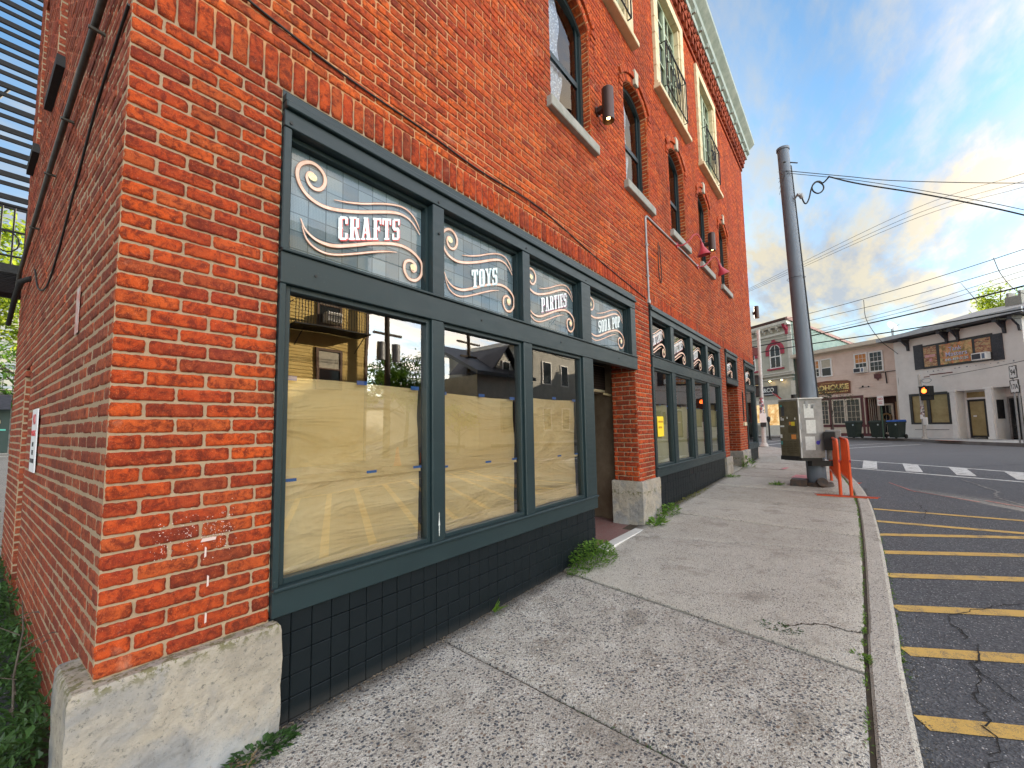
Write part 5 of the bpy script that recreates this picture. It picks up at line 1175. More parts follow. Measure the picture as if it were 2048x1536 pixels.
# orange pedestrian barriers
M_or=mat('orange_powder_coat',plain((.62,.07,.012),(.75,.10,.02),8,.4,.1,(.5,.09,.04))); M_redft=mat('red_flat_foot',plain((.28,.04,.03),(.38,.06,.04),8,.6,.2))
def barrier(x,y,rz,label):
    t=thing('crowd_barrier',label,'barrier',(x,y,g(x)),rz,'orange barriers folded beside the steel pole')
    L=1.95; b=MB(); r=.021
    b.tube(cat_rom([(0,0,.26),(0,0,.80),(.02,0,.89),(.10,0,0.95),(.3,0,0.96),(L-.3,0,0.96),(L-.1,0,0.95),(L-.02,0,.89),(L,0,.80),(L,0,.26)],5),r,10); b.tube([(0,0,.28),(L,0,.28)],r,10); b.build('frame',M_or,t)
    for k in range(14):
        xx=.13+k*(L-.26)/13; b=MB(); b.tube([(xx,0,.28),(xx,0,0.96)],.011,6); b.build('bar',M_or,t)
    for xx in (.0,L-.0):
        b=MB(); b.tube([(xx,0,.02),(xx,0,.36)],.024,10); b.box(xx-.02,xx+.02,-.33,.33,.003,.02); b.build('foot',M_redft if False else M_or,t); 
        b=MB(); b.box(xx-.025,xx+.025,-.36,.36,.021,.028); b.build('foot_plate',M_redft,t)
    b=MB(); b.tube([(0,0,.60),(0,-.025,.60)],.03,8); b.build('hook',M_lampr,t)
    return t
barrier(8.95,-2.13,R(5),'orange crowd barrier leaning closest to the steel pole'); barrier(8.99,-2.27,R(5.5),'orange crowd barrier nearest the kerb, outer of the pair')
# faint pink utility spray on the pavement
b=MB()
for p in ([(11.0,-1.25),(11.5,-1.3),(11.45,-1.75),(11.0,-1.7)],[(12.4,-.9),(12.8,-.95),(12.85,-1.05),(12.4,-1.0)],[(10.9,-1.5),(11.3,-1.35),(11.35,-1.4),(10.95,-1.58)]): b.poly([(x,y,g(x)+.012) for x,y in p])
struct(b.build('spray_mark',mat('pink_spray',ypfn((.55,.2,.22)))))
# ------------------------------------------------------------------ far buildings
def frame_rect(m,x0,x1,z0,z1,w,y0,y1,mi=0):
    m.box(x0,x0+w,y0,y1,z0,z1,mi); m.box(x1-w,x1,y0,y1,z0,z1,mi); m.box(x0+w,x1-w,y0,y1,z0,z0+w,mi); m.box(x0+w,x1-w,y0,y1,z1-w,z1,mi)
M_fpane=mat('far_window_pane',lambda t:t.base(t.mix(t.noise(1.2),(.008,.010,.012),(.03,.035,.04))),rough=.06,spec=.6)
M_curt=mat('cream_blind',plain((.45,.42,.33),(.55,.5,.4),8,.8,.1)); M_orange=mat('orange_curtain',plain((.55,.2,.06),(.6,.3,.1),10,.8,.1))
def window(par,x0,x1,z0,z1,y,fm,w=.06,cols=0,rows=0,sash=False,blind=None,sill=None,mw=.018):
    f=MB(); frame_rect(f,x0,x1,z0,z1,w,y-.05,y+.02)
    if sash: f.box(x0+w,x1-w,y-.03,y+.02,(z0+z1)/2-.03,(z0+z1)/2+.03)
    if sill: f.box(x0-.05,x1+.05,y-.10,y,z0-.06,z0)
    o=f.build('window',fm,par)
    p=MB(); p.box(x0+w,x1-w,y-.012,y+.01,z0+w,z1-w); p.build('pane',blind if False else M_fpane,o)
    if blind:
        b=MB(); zb=z0+(z1-z0)*.52; b.box(x0+w+.01,x1-w-.01,y-.018,y-.013,zb,z1-w-.01); b.build('blind',blind,o)
    if cols:
        b=MB(); iw=(x1-x0-2*w); ih=z1-z0-2*w
        for k in range(1,cols): xx=x0+w+iw*k/cols; b.box(xx-mw/2,xx+mw/2,y-.032,y-.018,z0+w,z1-w)
        for k in range(1,rows): zz=z0+w+ih*k/rows; b.box(x0+w,x1-w,y-.0335,y-.0195,zz-mw/2,zz+mw/2)
        b.build('glazing_bars',fm,o)
    return o
# -- white building
M_wst=mat('white_painted_stucco',plain((.72,.69,.66),(.82,.79,.76),1.5,.85,.25,(.58,.56,.55))); M_wtrim=mat('white_trim_paint',plain((.78,.77,.75),(.86,.85,.83),5,.6,.1)); M_navy=mat('dark_navy_paint',plain((.022,.024,.035),(.045,.045,.06),8,.5,.1)); M_alu=mat('pale_metal_gutter',plain((.38,.42,.45),(.5,.54,.57),4,.4,.1)); M_blackf=mat('black_frame_paint',plain((.012,.012,.014),(.03,.03,.032),8,.45,.1))
wb=thing('white_building','two storey white stucco building with black bracketed eaves and papered ground floor windows','building',(WO.x,WO.y,0),WR)
b=MB(); b.box(.02,6.05,0,.2,3.02,6.20); b.box(.02,.68,0,.2,.4,3.02); b.box(2.80,3.10,.0,.2,.4,3.02); b.box(4.38,4.70,-.02,.2,.4,3.02); b.box(.68,2.80,0,.2,.4,1.26); b.box(3.10,4.38,.0,.15,2.98,3.02)
b.box(5.75,6.05,0,.2,.4,3.02); b.box(.02,.2,.2,9,.4,6.2); b.box(5.9,6.05,.2,9,.4,6.2); b.box(.2,5.9,8.8,9,.4,6.2); b.box(3.0,3.1,.2,.7,.4,3.02); b.box(4.70,5.75,.66,.8,2.57,3.02); b.box(4.55,4.70,.2,.8,.4,3.02)
b.build('wall',M_wst,wb)
b=MB(); b.box(.68,2.80,.12,.14,1.26,3.0); b.box(3.1,5.9,1.45,1.5,.4,3.1); b.box(.2,5.9,3,3.1,.5,6.0); b.build('interior',M_dark,wb)
b=MB(); b.box(-.35,6.55,-.62,.35,6.27,6.42); b.build('eaves',M_navy,wb); b=MB(); b.box(-.38,6.58,-.70,-.62,6.30,6.52); b.build('gutter',M_alu,wb)
b=MB(); b.add([(-.35,-.62,6.43),(6.55,-.62,6.43),(6.55,8.9,6.6),(-.35,8.9,6.6),(1.6,3.8,7.75),(4.8,3.8,7.55)],[(0,1,5,4),(1,2,5),(2,3,4,5),(3,0,4)]); b.build('roof',mat('slate_roof',plain((.10,.11,.14),(.17,.18,.21),8,.7,.3)),wb)
b=MB(); b.box(3.05,3.75,3.4,3.9,7.2,8.0); b.box(3.1,3.2,3.45,3.85,8.0,8.25); b.box(3.6,3.72,3.45,3.85,8.0,8.25); b.build('chimney',M_sillst,wb)
for x in (.90,2.95,3.48,5.42,6.0):
    b=MB(); b.box(x-.09,x+.09,-.52,0,6.10,6.27); b.ext([(x-.05,0,5.55),(x-.05,-.09,5.55),(x-.05,-.12,5.8),(x-.05,-.30,5.98),(x-.05,-.40,6.10),(x-.05,0,6.10)],(1,0,0),.10); b.build('bracket',M_navy,wb)
b=MB(); b.box(1.20,1.68,-.06,-.003,4.38,5.78); 
for k in range(20): b.box(1.24,1.64,-.07,-.06,4.45+k*.065,4.48+k*.065)
b.build('shutter',M_navy,wb); b=MB(); b.box(4.90,5.30,-.06,-.003,4.32,5.60)
for k in range(18): b.box(4.94,5.26,-.07,-.06,4.38+k*.065,4.41+k*.065)
b.build('shutter',M_navy,wb)
f=MB(); f.box(1.66,4.92,-.05,-.003,4.36,5.68); wf=f.build('window_frame',M_blackf,wb)
M_pict=mat('mottled_orange_shop_glass',lambda t:t.base(t.mix(t.ramp(t.noise(3.5,5,.7,dist=1.5),(.38,0),(.55,1)),t.mix(t.ramp(t.noise(2.2,2),(.45,0),(.55,1)),(.62,.14,.045),(.65,.25,.12)),t.mix(t.ramp(t.noise(5,3),(.4,0),(.6,1)),(.2,.13,.03),(.65,.45,.18)))),rough=.15,spec=.6)  # mottled orange and tan put into the pane colour
M_pict2=mat('cluttered_shop_glass',lambda t:t.base(t.ramp(t.noise(5,5,.7,v=t.co((.6,1,2.6)),dist=.8),(.35,(.04,.03,.03)),(.47,(.32,.09,.05)),(.56,(.55,.36,.16)),(.66,(.08,.06,.05)))),rough=.15,spec=.6)
for (a,c,z0_,z1_,mm) in ((1.74,2.40,4.47,5.58,M_pict2),(2.56,4.07,4.47,5.56,M_pict),(4.19,4.85,4.78,5.52,M_pict2)):
    p=MB(); p.box(a,c,-.058,-.052,z0_,z1_); p.build('pane',mm,wf)
for tx,x,z,sz in (('Tank',3.30,5.24,.30),('Masters',3.34,4.97,.32),('845-469-3120',3.34,4.68,.19)):
    text3('sign_text',tx,sz,M4((x+.012,-.060,z-.012),(1,0,0),(0,0,1)),M_blk,wf,.0005,bold=.008); text3('sign_text',tx,sz,M4((x,-.062,z),(1,0,0),(0,0,1)),mat('lilac_sign_text',col=(.62,.58,.78),rough=.4) if sz>.2 else M_letter_w,wf,.0005,bold=.002)
text3('sign_text','NOTICE',.13,M4((2.07,-.0625,5.05),(1,0,0),(0,0,1)),M_redl,wf,.0005) if False else None
b=MB(); b.box(1.80,2.34,-.063,-.059,4.98,5.12,0); b.box(2.02,2.16,-.063,-.059,4.72,4.9,0); b.build('small_signs',mat('red_white_sign',plain((.6,.1,.1),(.65,.5,.5),40,.5,.1)),wf)
def ac(par_loc,rz,label,x,z,w=.62,h=.36):
    t=thing('air_conditioner',label,'air conditioner',(*loc(par_loc,rz,x,0),0),rz,'window air conditioners across the street')
    b=MB(); b.bbox(0,w,-.34,-.06,z,z+h,.015); b.build('case',M_wtrim,t); b=MB(); b.box(w*.06,w*.64,-.345,-.341,z+.05,z+h-.05); b.build('grille',M_navy,t); b=MB(); b.box(w*.74,w*.92,-.345,-.341,z+.05,z+h-.06); b.build('vent_panel',mat('blue_grey_vent',col=(.12,.16,.24),rough=.4),t)
ac(WO,WR,'white air conditioner in the upper window of the white building',4.20,4.42)
# ground floor
f=MB(); f.box(.68,.82,-.02,.1,1.27,3.0); f.box(2.68,2.80,-.02,.1,1.27,3.0); f.box(.82,2.68,-.02,.1,1.27,1.36); f.box(.82,2.68,-.02,.1,2.88,3.0); f.box(1.62,1.78,-.02,.1,1.36,2.88); wf=f.build('window_frame',M_blackf,wb)
M_paper3=mat('ochre_window_paper',plain((.30,.23,.10),(.42,.33,.16),2.5,.7,.5))
for a,c in ((.82,1.62),(1.78,2.68)): p=MB(); p.box(a,c,.03,.05,1.36,2.88); p.build('papered_pane',M_paper3,wf)
b=MB(); b.box(.85,2.62,-.012,-.002,.95,.985); b.build('panel_groove',M_cabG,wb)
b=MB(); b.box(2.84,3.06,-.06,-.002,.62,2.95); b.box(2.81,3.09,-.08,-.002,.5,.62); b.box(2.78,3.12,-.09,-.002,2.95,3.05); b.build('pilaster',M_wtrim,wb)
b=MB(); b.box(4.42,4.66,-.08,-.022,.62,2.98); b.box(4.38,4.70,-.1,-.022,.5,.62); b.box(4.36,4.72,-.1,-.022,2.98,3.08); b.build('pilaster',M_wtrim,wb)
b=MB(); b.box(3.10,3.18,.46,.56,.5,3.02); b.box(4.0,4.40,.46,.56,.5,3.02); b.box(3.18,4.0,.46,.56,2.52,2.62); b.box(3.18,4.0,.46,.56,2.9,3.02); b.build('door_frame',M_wtrim,wb)
b=MB(); frame_rect(b,3.19,3.99,.56,2.50,.09,.48,.52); d=b.build('door',M_blackf,wb); p=MB(); p.box(3.28,3.90,.49,.51,.66,2.41); p.build('papered_pane',M_paper3,d); p=MB(); p.box(3.40,3.54,.47,.488,1.62,1.70); p.build('door_tag',M_wtrim,d)
p=MB(); p.box(3.18,4.0,.50,.52,2.62,2.9); p.build('transom',M_paper3,wb)
b=MB(); b.box(4.705,4.73,.10,.46,1.5,2.43); b.build('notice_board',M_blackf,wb)
b=MB(); frame_rect(b,4.72,5.72,.56,2.56,.08,.66,.74); b.build('door_frame',M_cabG,wb); b=MB(); frame_rect(b,4.81,5.63,.58,2.47,.06,.64,.68); d=b.build('door',M_blackf,wb)
b=MB(); b.box(4.87,5.57,.65,.67,.65,2.4); b.build('pane',M_fpane,d)
b=MB(); b.box(1.9,3.05,-.012,-.004,3.98,4.03); b.box(1.6,1.9,-.012,-.004,3.9,3.94); b.build('rust_marks',mat('rusty_scar',col=(.14,.035,.03),rough=.8),wb)
b=MB(); 
for k in range(16): x=1.9+k*.24+rnd.uniform(-.1,.1); b.box(x,x+rnd.uniform(.02,.09),-.008,-.003,4.18+rnd.uniform(-.03,.03),4.2+rnd.uniform(0,.04))
b.build('paint_chips',mat('grey_chips',col=(.28,.28,.3),rough=.9),wb)
# -- roadhouse
M_pink=mat('pink_clapboard',plain((.70,.55,.47),(.80,.65,.57),2,.75,.15,(.58,.44,.38))); M_creamt=mat('cream_trim',plain((.58,.50,.40),(.66,.58,.48),5,.6,.1)); M_maroon=mat('maroon_trim',plain((.085,.02,.025),(.14,.035,.04),6,.5,.1))
rb=thing('clapboard_building','two storey pink clapboard tavern with maroon storefront trim','building',(RO.x,RO.y,0),RR)
b=MB(); z=3.1
while z<6.38:
    b.add([(-6.05,-.035,z),(.35,-.035,z),(.35,-.035+.0,z+.0),(-6.05,-.005,z+.165),(.35,-.005,z+.165),(.35,0,z),(-6.05,0,z),(-6.05,.05,z+.165),(.35,.05,z+.165)],[(0,1,4,3),(0,6,5,1),(3,4,8,7)]); z+=.163
b.box(-6.05,.35,.0,.2,3.05,6.6); b.box(-6.05,-5.9,.2,8,.5,6.6); b.box(.2,.35,.2,8,.5,6.6); b.box(-5.9,.2,7.8,8,.5,6.6); b.build('clapboard_wall',M_pink,rb)
b=MB(); b.box(-6.3,.38,-.45,.4,6.42,6.55); b.box(-6.3,.38,-.50,-.45,6.45,6.68); b.box(-6.06,.36,-.06,-.0,6.28,6.42); b.build('eaves',M_creamt,rb)
b=MB(); b.add([(-6.3,-.5,6.69),(.38,-.5,6.69),(.38,4.2,7.5),(-6.3,4.2,7.5),(.38,8,6.7),(-6.3,8,6.7)],[(0,1,2,3),(3,2,4,5)]); b.build('roof',mat('pale_roof_sheet',plain((.36,.34,.30),(.46,.44,.40),3,.7,.2)),rb)
window(rb,-2.12,-1.30,4.70,6.02,-.04,M_wtrim,.08,3,4,True,M_orange); window(rb,-1.24,-.42,4.66,6.0,-.04,M_wtrim,.08,3,4,True)
window(rb,-5.18,-4.42,4.76,6.02,-.04,M_wtrim,.08,3,4,True,M_orange); window(rb,-4.36,-3.58,4.72,6.02,-.04,M_wtrim,.08,0,0,True,M_curt)
ac(RO,RR,'small white air conditioner in the pink clapboard wall above the wood door recess',-2.05,4.70,.66,.34)
sg=thing('shop_sign','brown arched ROADHOUSE sign with gold letters on pink clapboard','sign',(RO.x,RO.y,0),RR)
b=MB(); pts=[(-5.55,-.12,3.50),(-2.50,-.12,3.43),(-2.46,-.12,4.22),(-2.62,-.12,4.32),(-4.0,-.12,4.42),(-5.5,-.12,4.30)]; b.ext(pts,(0,1,0),.08); b.build('board',mat('brown_sign_board',plain((.16,.05,.02),(.24,.08,.03),6,.45,.1)),sg)
M_goldl=mat('gold_letter',col=(.9,.68,.25),rough=.4)
m=MB(); text3('sign_text','ROADHOUSE',.50,M4((-4.05,-.125,3.90),(1,0,0),(0,0,1)),M_goldl,sg,.004,bold=.018); text3('sign_text','Steaks & Grill',.22,M4((-3.7,-.125,3.58),(1,0,0),(0,0,1)),M_goldl,sg,.002) if False else None
b=MB(); 
for k in range(22): b.box(-5.0+k*.11,-4.93+k*.11,-.127,-.121,3.56,3.62)
b.build('small_script',M_goldl,sg); b=MB(); b.box(-4.4,-3.4,-.127,-.121,4.22,4.235); b.build('small_script',M_goldl,sg)
# storefront
b=MB(); b.box(-6.05,-1.75,-.04,.1,3.05,3.22); b.box(-6.0,-5.9,-.05,.1,.6,3.05); b.box(-4.0,-3.82,-.06,.1,.6,3.05); b.box(-1.88,-1.76,-.08,.1,.6,3.05); b.box(-1.66,-1.58,-.08,.1,.6,3.05); b.box(-6.0,-1.5,-.06,.1,1.12,1.28); b.box(-6.0,-1.5,-.08,.1,.5,.70); b.box(.28,.36,-.04,.3,.5,3.1); b.build('maroon_trim',M_maroon,rb)
b=MB(); b.box(-6.0,-1.5,-.02,.1,.70,1.12); b.box(-1.76,-1.66,-.05,.1,.6,3.05); b.box(.10,.28,-.06,.2,.5,3.1); b.box(-1.4,-.9,1.15,1.2,2.5,2.65) if False else None; b.build('cream_panels',M_creamt,rb)
window(rb,-5.88,-5.35,1.30,3.02,-.02,M_creamt,.06,2,5); window(rb,-4.62,-4.02,1.30,3.02,-.02,M_creamt,.06,2,5); window(rb,-5.33,-4.66,1.30,3.02,-.02,M_creamt,.06,3,5); window(rb,-3.78,-2.92,1.30,3.05,-.02,M_creamt,.08,3,4); window(rb,-2.88,-1.94,1.30,3.05,-.02,M_creamt,.08,3,4)
# recess
b=MB(); b.box(-1.65,.2,1.0,1.1,.5,3.1); b.box(-1.66,-1.61,.1,1.0,.5,1.3); b.box(.05,.1,.1,1.2,.5,3.1); b.box(-1.6,.3,.2,1.3,3.03,3.05); b.box(-1.66,-1.63,.1,1.0,1.3,3.02); b.build('recess_wall',mat('dark_red_wood',plain((.05,.015,.012),(.10,.035,.02),5,.6,.2)),rb)
for k in range(4): pass
b=MB(); 
for k in range(5): b.box(-1.61,-1.57,.15+k*.19,.18+k*.19,1.3,3.0)
b.box(-1.61,-1.57,.15,.97,1.26,1.32); b.box(-1.61,-1.57,.15,.97,2.94,3.0); b.build('side_window_bars',M_creamt,rb)
window(rb,-1.56,-.68,.62,2.62,.97,M_creamt,.12,2,3)
b=MB(); b.box(-.55,-.40,.9,.97,.6,2.7); b.build('door_post',mat('tan_wood',col=(.4,.22,.1),rough=.6),rb)
wr=MB(); wr.tube([(-1.05+.24*math.cos(t*.5236),.86,1.72+.24*math.sin(t*.5236)) for t in range(13)],.06,8); o=wr.build('wreath',mat('dried_wreath',plain((.2,.13,.06),(.35,.22,.1),30,.9,.8))); o.location=(RO.x,RO.y,0); o.rotation_euler=(0,0,RR); tag(o,'round dried wreath hanging in the dark tavern doorway','wreath')
hs=thing('hanging_sign','rusty bracket with a small shield shaped sign on the pink clapboard','sign',(RO.x,RO.y,0),RR)
b=MB(); b.tube([(-.9,-.08,4.58),(.3,-.10,4.60)],.02,6); b.tube([(-.35,-.08,4.58),(-.32,-.08,3.85)],.03,6); b.build('bracket',M_iron,hs)
b=MB(); b.ext([(-.98,-.12,4.52),(-.60,-.12,4.52),(-.60,-.12,4.25),(-.72,-.12,4.2),(-.79,-.12,4.08),(-.86,-.12,4.2),(-.98,-.12,4.25)],(0,1,0),.04); b.build('sign_board',M_maroon,hs)
# flood lights
for x in (-1.95,-1.65): 
    pass
o=MB(); o.tube([(-1.95,-.05,3.7),(-1.6,-.12,3.74),(-1.3,-.12,3.72)],.015,6); o.tube([(-1.72,-.12,3.74),(-1.62,-.2,3.80)],[.03,.055],8); o.tube([(-1.35,-.12,3.72),(-1.28,-.22,3.74)],[.03,.05],8); q=o.build('flood_light',M_iron); q.location=(RO.x,RO.y,0); q.rotation_euler=(0,0,RR); tag(q,'twin dark floodlight on the pink clapboard above the storefront','wall lamp')
o=MB(); o.box(-6.02,-5.62,-.30,-.10,.9,3.1) ; q=o.build('banner',mat('orange_banner_cloth',plain((.75,.33,.12),(.8,.38,.15),4,.7,.1))); q.location=(RO.x,RO.y,0); q.rotation_euler=(0,0,RR); tag(q,'tall plain orange banner beside the tavern windows','banner')
# -- grey building with arched windows
M_greyw=mat('sage_grey_clapboard',plain((.42,.43,.36),(.52,.52,.45),3,.75,.2)); M_greyg=mat('pale_green_side_wall',plain((.19,.27,.24),(.27,.35,.31),2,.75,.2,(.15,.2,.18))); M_red2=mat('crimson_trim',plain((.30,.02,.05),(.40,.04,.08),8,.5,.1)); M_greyt=mat('light_grey_trim',plain((.60,.59,.53),(.70,.69,.62),5,.6,.1))
gb=thing('grey_building','grey two storey shop building with crimson arched window hoods and bracketed cornice','building',(RO.x,RO.y,0),RR)
b=MB(); b.box(-22,-6.42,-.0,.2,4.75,9.2); b.box(-22,-6.42,-.02,.2,3.2,4.75); b.box(-22,-6.42,7.8,8,.4,8); b.box(-22,-21.8,0,8,.4,8.5); z=4.8
b.build('front_wall',M_greyw,gb)
b=MB(); b.add([(-6.42,-.02,.4),(-6.42,10.5,.4),(-6.42,10.5,6.9),(-6.42,6,7.9),(-6.42,-.02,9.55),(-6.6,-.02,.4),(-6.6,10.5,.4),(-6.6,10.5,6.9),(-6.6,6,7.9),(-6.6,-.02,9.55)],[(0,1,2,3,4),(9,8,7,6,5),(0,4,9,5)]); 
for k in range(28): zz=6.6+k*.11
b.build('side_wall',M_greyg,gb)
b=MB(); b.add([(-6.3,-.55,9.72),(-22,-.55,9.72),(-22,10.5,7.0),(-6.3,10.5,7.0),(-6.3,6,8.05),(-22,6,8.05)],[(0,1,5,4),(4,5,2,3)]); b.box(-6.44,-6.28,-.55,.3,9.50,9.70); b.add([(-6.3,-.5,9.72),(-6.3,6,8.03),(-6.3,10.5,6.98),(-6.3,10.5,6.80),(-6.3,6,7.85),(-6.3,-.5,9.52)],[(0,1,4,5),(1,2,3,4)]); b.build('roof',mat('dusty_pink_roof_edge',plain((.34,.19,.17),(.42,.26,.23),6,.7,.2)),gb)
b=MB(); b.box(-22,-6.44,-.50,0,9.28,9.50); b.box(-22,-6.44,-.40,0,9.18,9.28); b.box(-22,-6.44,-.10,0,8.55,8.72); b.box(-22,-6.40,-.30,0,5.25,5.42); b.box(-22,-6.40,-.42,0,5.42,5.50); b.box(-22,-6.44,-.12,0,5.0,5.1); b.box(-6.80,-6.44,-.06,0,5.5,9.2); b.build('cornice',M_greyt,gb)
for k in range(12):
    x=-7.45-k*.62; b=MB(); b.box(x-.08,x+.08,-.36,-.0,8.98,9.18); b.box(x-.06,x+.06,-.2,-.0,8.84,8.98); b.build('bracket',M_greyt,gb)
b=MB(); b.ext([(-6.9,0,8.45),(-6.9,-.12,8.5),(-6.9,-.16,8.8),(-6.9,-.34,9.0),(-6.9,-.46,9.28),(-6.9,0,9.28)],(1,0,0),.22); b.build('corner_bracket',M_red2,gb)
for cx in (-7.95,-10.35,-12.75,-15.15):
    arc=[(cx+.52*math.cos(t*math.pi/14),7.35+.52*math.sin(t*math.pi/14)) for t in range(15)]; arc=[(cx+.52,7.0)]+arc+[(cx-.52,7.0)]
    out=[(cx+(a-cx)*1.55,7.35+(c-7.35)*1.45 if c>=7.35 else c) for a,c in arc]; b=MB()
    for i in range(len(arc)-1): b.ext([(arc[i][0],-.12,arc[i][1]),(arc[i+1][0],-.12,arc[i+1][1]),(out[i+1][0],-.12,out[i+1][1]),(out[i][0],-.12,out[i][1])],(0,1,0),.115)
    b.box(cx-.14,cx+.14,-.18,-.116,7.80,8.25); b.build('window_hood',M_red2,gb); b=MB(); b.box(cx-.72,cx+.72,-.16,-.003,5.78,5.90); b.build('window_sill',M_red2,gb)
    f=MB(); arc2=[(cx+.50*math.cos(t*math.pi/14),7.35+.50*math.sin(t*math.pi/14)) for t in range(15)]
    f.box(cx-.5,cx-.42,-.06,-.003,5.9,7.35); f.box(cx+.42,cx+.5,-.06,-.003,5.9,7.35); f.box(cx-.42,cx+.42,-.06,-.003,5.9,5.98); f.box(cx-.42,cx+.42,-.05,-.003,6.82,6.9); f.box(cx-.02,cx+.02,-.045,-.003,5.98,7.8)
    for i in range(14): a,c=arc2[i],arc2[i+1]; f.ext([(a[0],-.06,a[1]),(c[0],-.06,c[1]),(cx+(c[0]-cx)*.85,-.06,7.35+(c[1]-7.35)*.85),(cx+(a[0]-cx)*.85,-.06,7.35+(a[1]-7.35)*.85)],(0,1,0),.057)
    w=f.build('window',M_wtrim,gb); p=MB(); p.box(cx-.42,cx+.42,-.03,-.003,5.98,7.35); p.poly([(cx+.44*math.cos(t*math.pi/14),-.03,7.35+.44*math.sin(t*math.pi/14)) for t in range(15)]); p.build('pane',M_fpane,w)
b=MB(); b.box(-6.75,-6.42,-.06,.1,.5,4.75); b.box(-9.2,-9.0,-.06,.1,.5,3.4); b.box(-10.9,-10.7,-.06,.1,.5,3.4); b.box(-22,-6.42,-.05,.1,3.0,3.35); b.box(-22,-9.0,-.04,.1,.5,1.5); b.box(-10.9,-7.0,-.04,.1,.5,1.3); b.box(-22,-6.42,.15,.2,.4,3.2); b.build('storefront_trim',M_greyt,gb)
M_lit=mat('warm_lit_shop_window',lambda t:(t.base((lambda c:c)(t.mix(t.ramp(t.noise(2.5,4,.6,dist=1),(.4,0),(.6,1)),(.5,.25,.06),(.8,.62,.35)))),t.L(t.mix(t.ramp(t.noise(1.6,3),(.4,0),(.6,1)),(.45,.22,.05),(.9,.68,.36)),t.b.inputs['Emission Color'])),rough=.2)
M_lit.node_tree.nodes['Principled BSDF'].inputs['Emission Strength'].default_value=.35
b=MB(); b.box(-10.7,-9.2,.05,.1,1.5,3.0); b.box(-9.0,-7.6,.05,.1,1.3,3.0); b.build('lit_shop_window',M_lit,gb)
s=thing('shop_sign','black shop sign with white letters R&CO on the grey building','sign',(RO.x,RO.y,0),RR)
b=MB(); b.box(-10.6,-7.95,-.12,-.055,3.72,4.50); b.build('board',M_navy,s); text3('sign_text','R&CO',.46,M4((-8.82,-.125,4.17),(1,0,0),(0,0,1)),M_letter_w,s,.003,bold=.008); b=MB(); 
for k in range(24): b.box(-10.2+k*.085,-10.14+k*.085,-.126,-.121,3.80,3.86)
b.build('small_script',M_letter_w,s)
for k,x in enumerate((-10.0,-8.35,-7.3)):
    t=thing('sign_lamp','warm lit lamp under the grey cornice above the black shop sign','wall lamp',(*loc(RO,RR,x,-.3),4.98),RR,'lamps above the black shop sign'); b=MB(); b.tube([(0,0,0),(0,0,-.10)],[.05,.12],10); b.build('shade',M_greyt,t); b=MB(); b.tube([(0,0,-.10),(0,0,-.13)],[.08,.06],10); b.build('bulb',mat('sign_bulb',col=(1,.7,.3),emit=(1,.6,.2),es=9),t)
fl=thing('flag','small striped flag on a slanted pole beside the shop sign','flag',(*loc(RO,RR,-7.5,-.1),3.3),RR)
b=MB(); b.tube([(0,0,0),(-.62,-.5,.95)],.022,6); b.build('flag_pole',M_blk,fl); b=MB()
for k in range(7): b.quad((-.06-k*.006,-.09,.02+k*.02),(-.5-k*.006,-.42,.62+k*.012-.1),(-.5-k*.006,-.44,.66+k*.012-.1+.03),(-.06-k*.006,-.11,.05+k*.02),k%2)
b.add([(-.06,-.08,.10),(-.40,-.32,.60),(-.20,-.32,.30),(-.02,-.08,-.12)],[(0,1,2,3)],0); b.build('cloth',[M_redl,M_letter_w],fl)
# tall unseen block added behind the brick building to keep sun off the road
hb=thing('added_sun_blocker','added unseen grey block that keeps sun off the road, hidden behind the brick building','building',(RO.x,RO.y,0),RR); b=MB(); b.box(-78,-22.2,0,9,.4,18.0); b.build('wall',M_greyw,hb); b=MB(); b.box(-78.2,-22,-.3,9.2,18.0,18.3); b.build('roof',M_black,hb)
dish=thing('satellite_dish','white satellite dish on the eaves between pink and white buildings','satellite dish',(34.3,-4.75,6.6))
b=MB(); b.tube([(0,0,-.1),(0,0,.6)],.025,6); b.tube([(0,0,.55),(-.25,-.35,.75)],.012,6); b.build('mast',M_metal,dish); b=MB(); b.tube([(-.05,-.05,.75),(-.02,-.02,.73),(.03,.03,.70)],[.32,.22,.03],18); b.build('reflector',M_wtrim,dish)
o=MB(); o.add([(47,-14.5,5),(52,-20,5),(56,-10,5),(49.5,-15,9.3),(53,-14.5,11.2)],[(0,1,4),(1,2,4),(2,0,4)]); tag(o.build('far_roof',mat('brown_grey_roof',plain((.14,.12,.11),(.2,.18,.16),5,.8,.3))),'brown grey roof rising behind the white building at the right edge','roof')
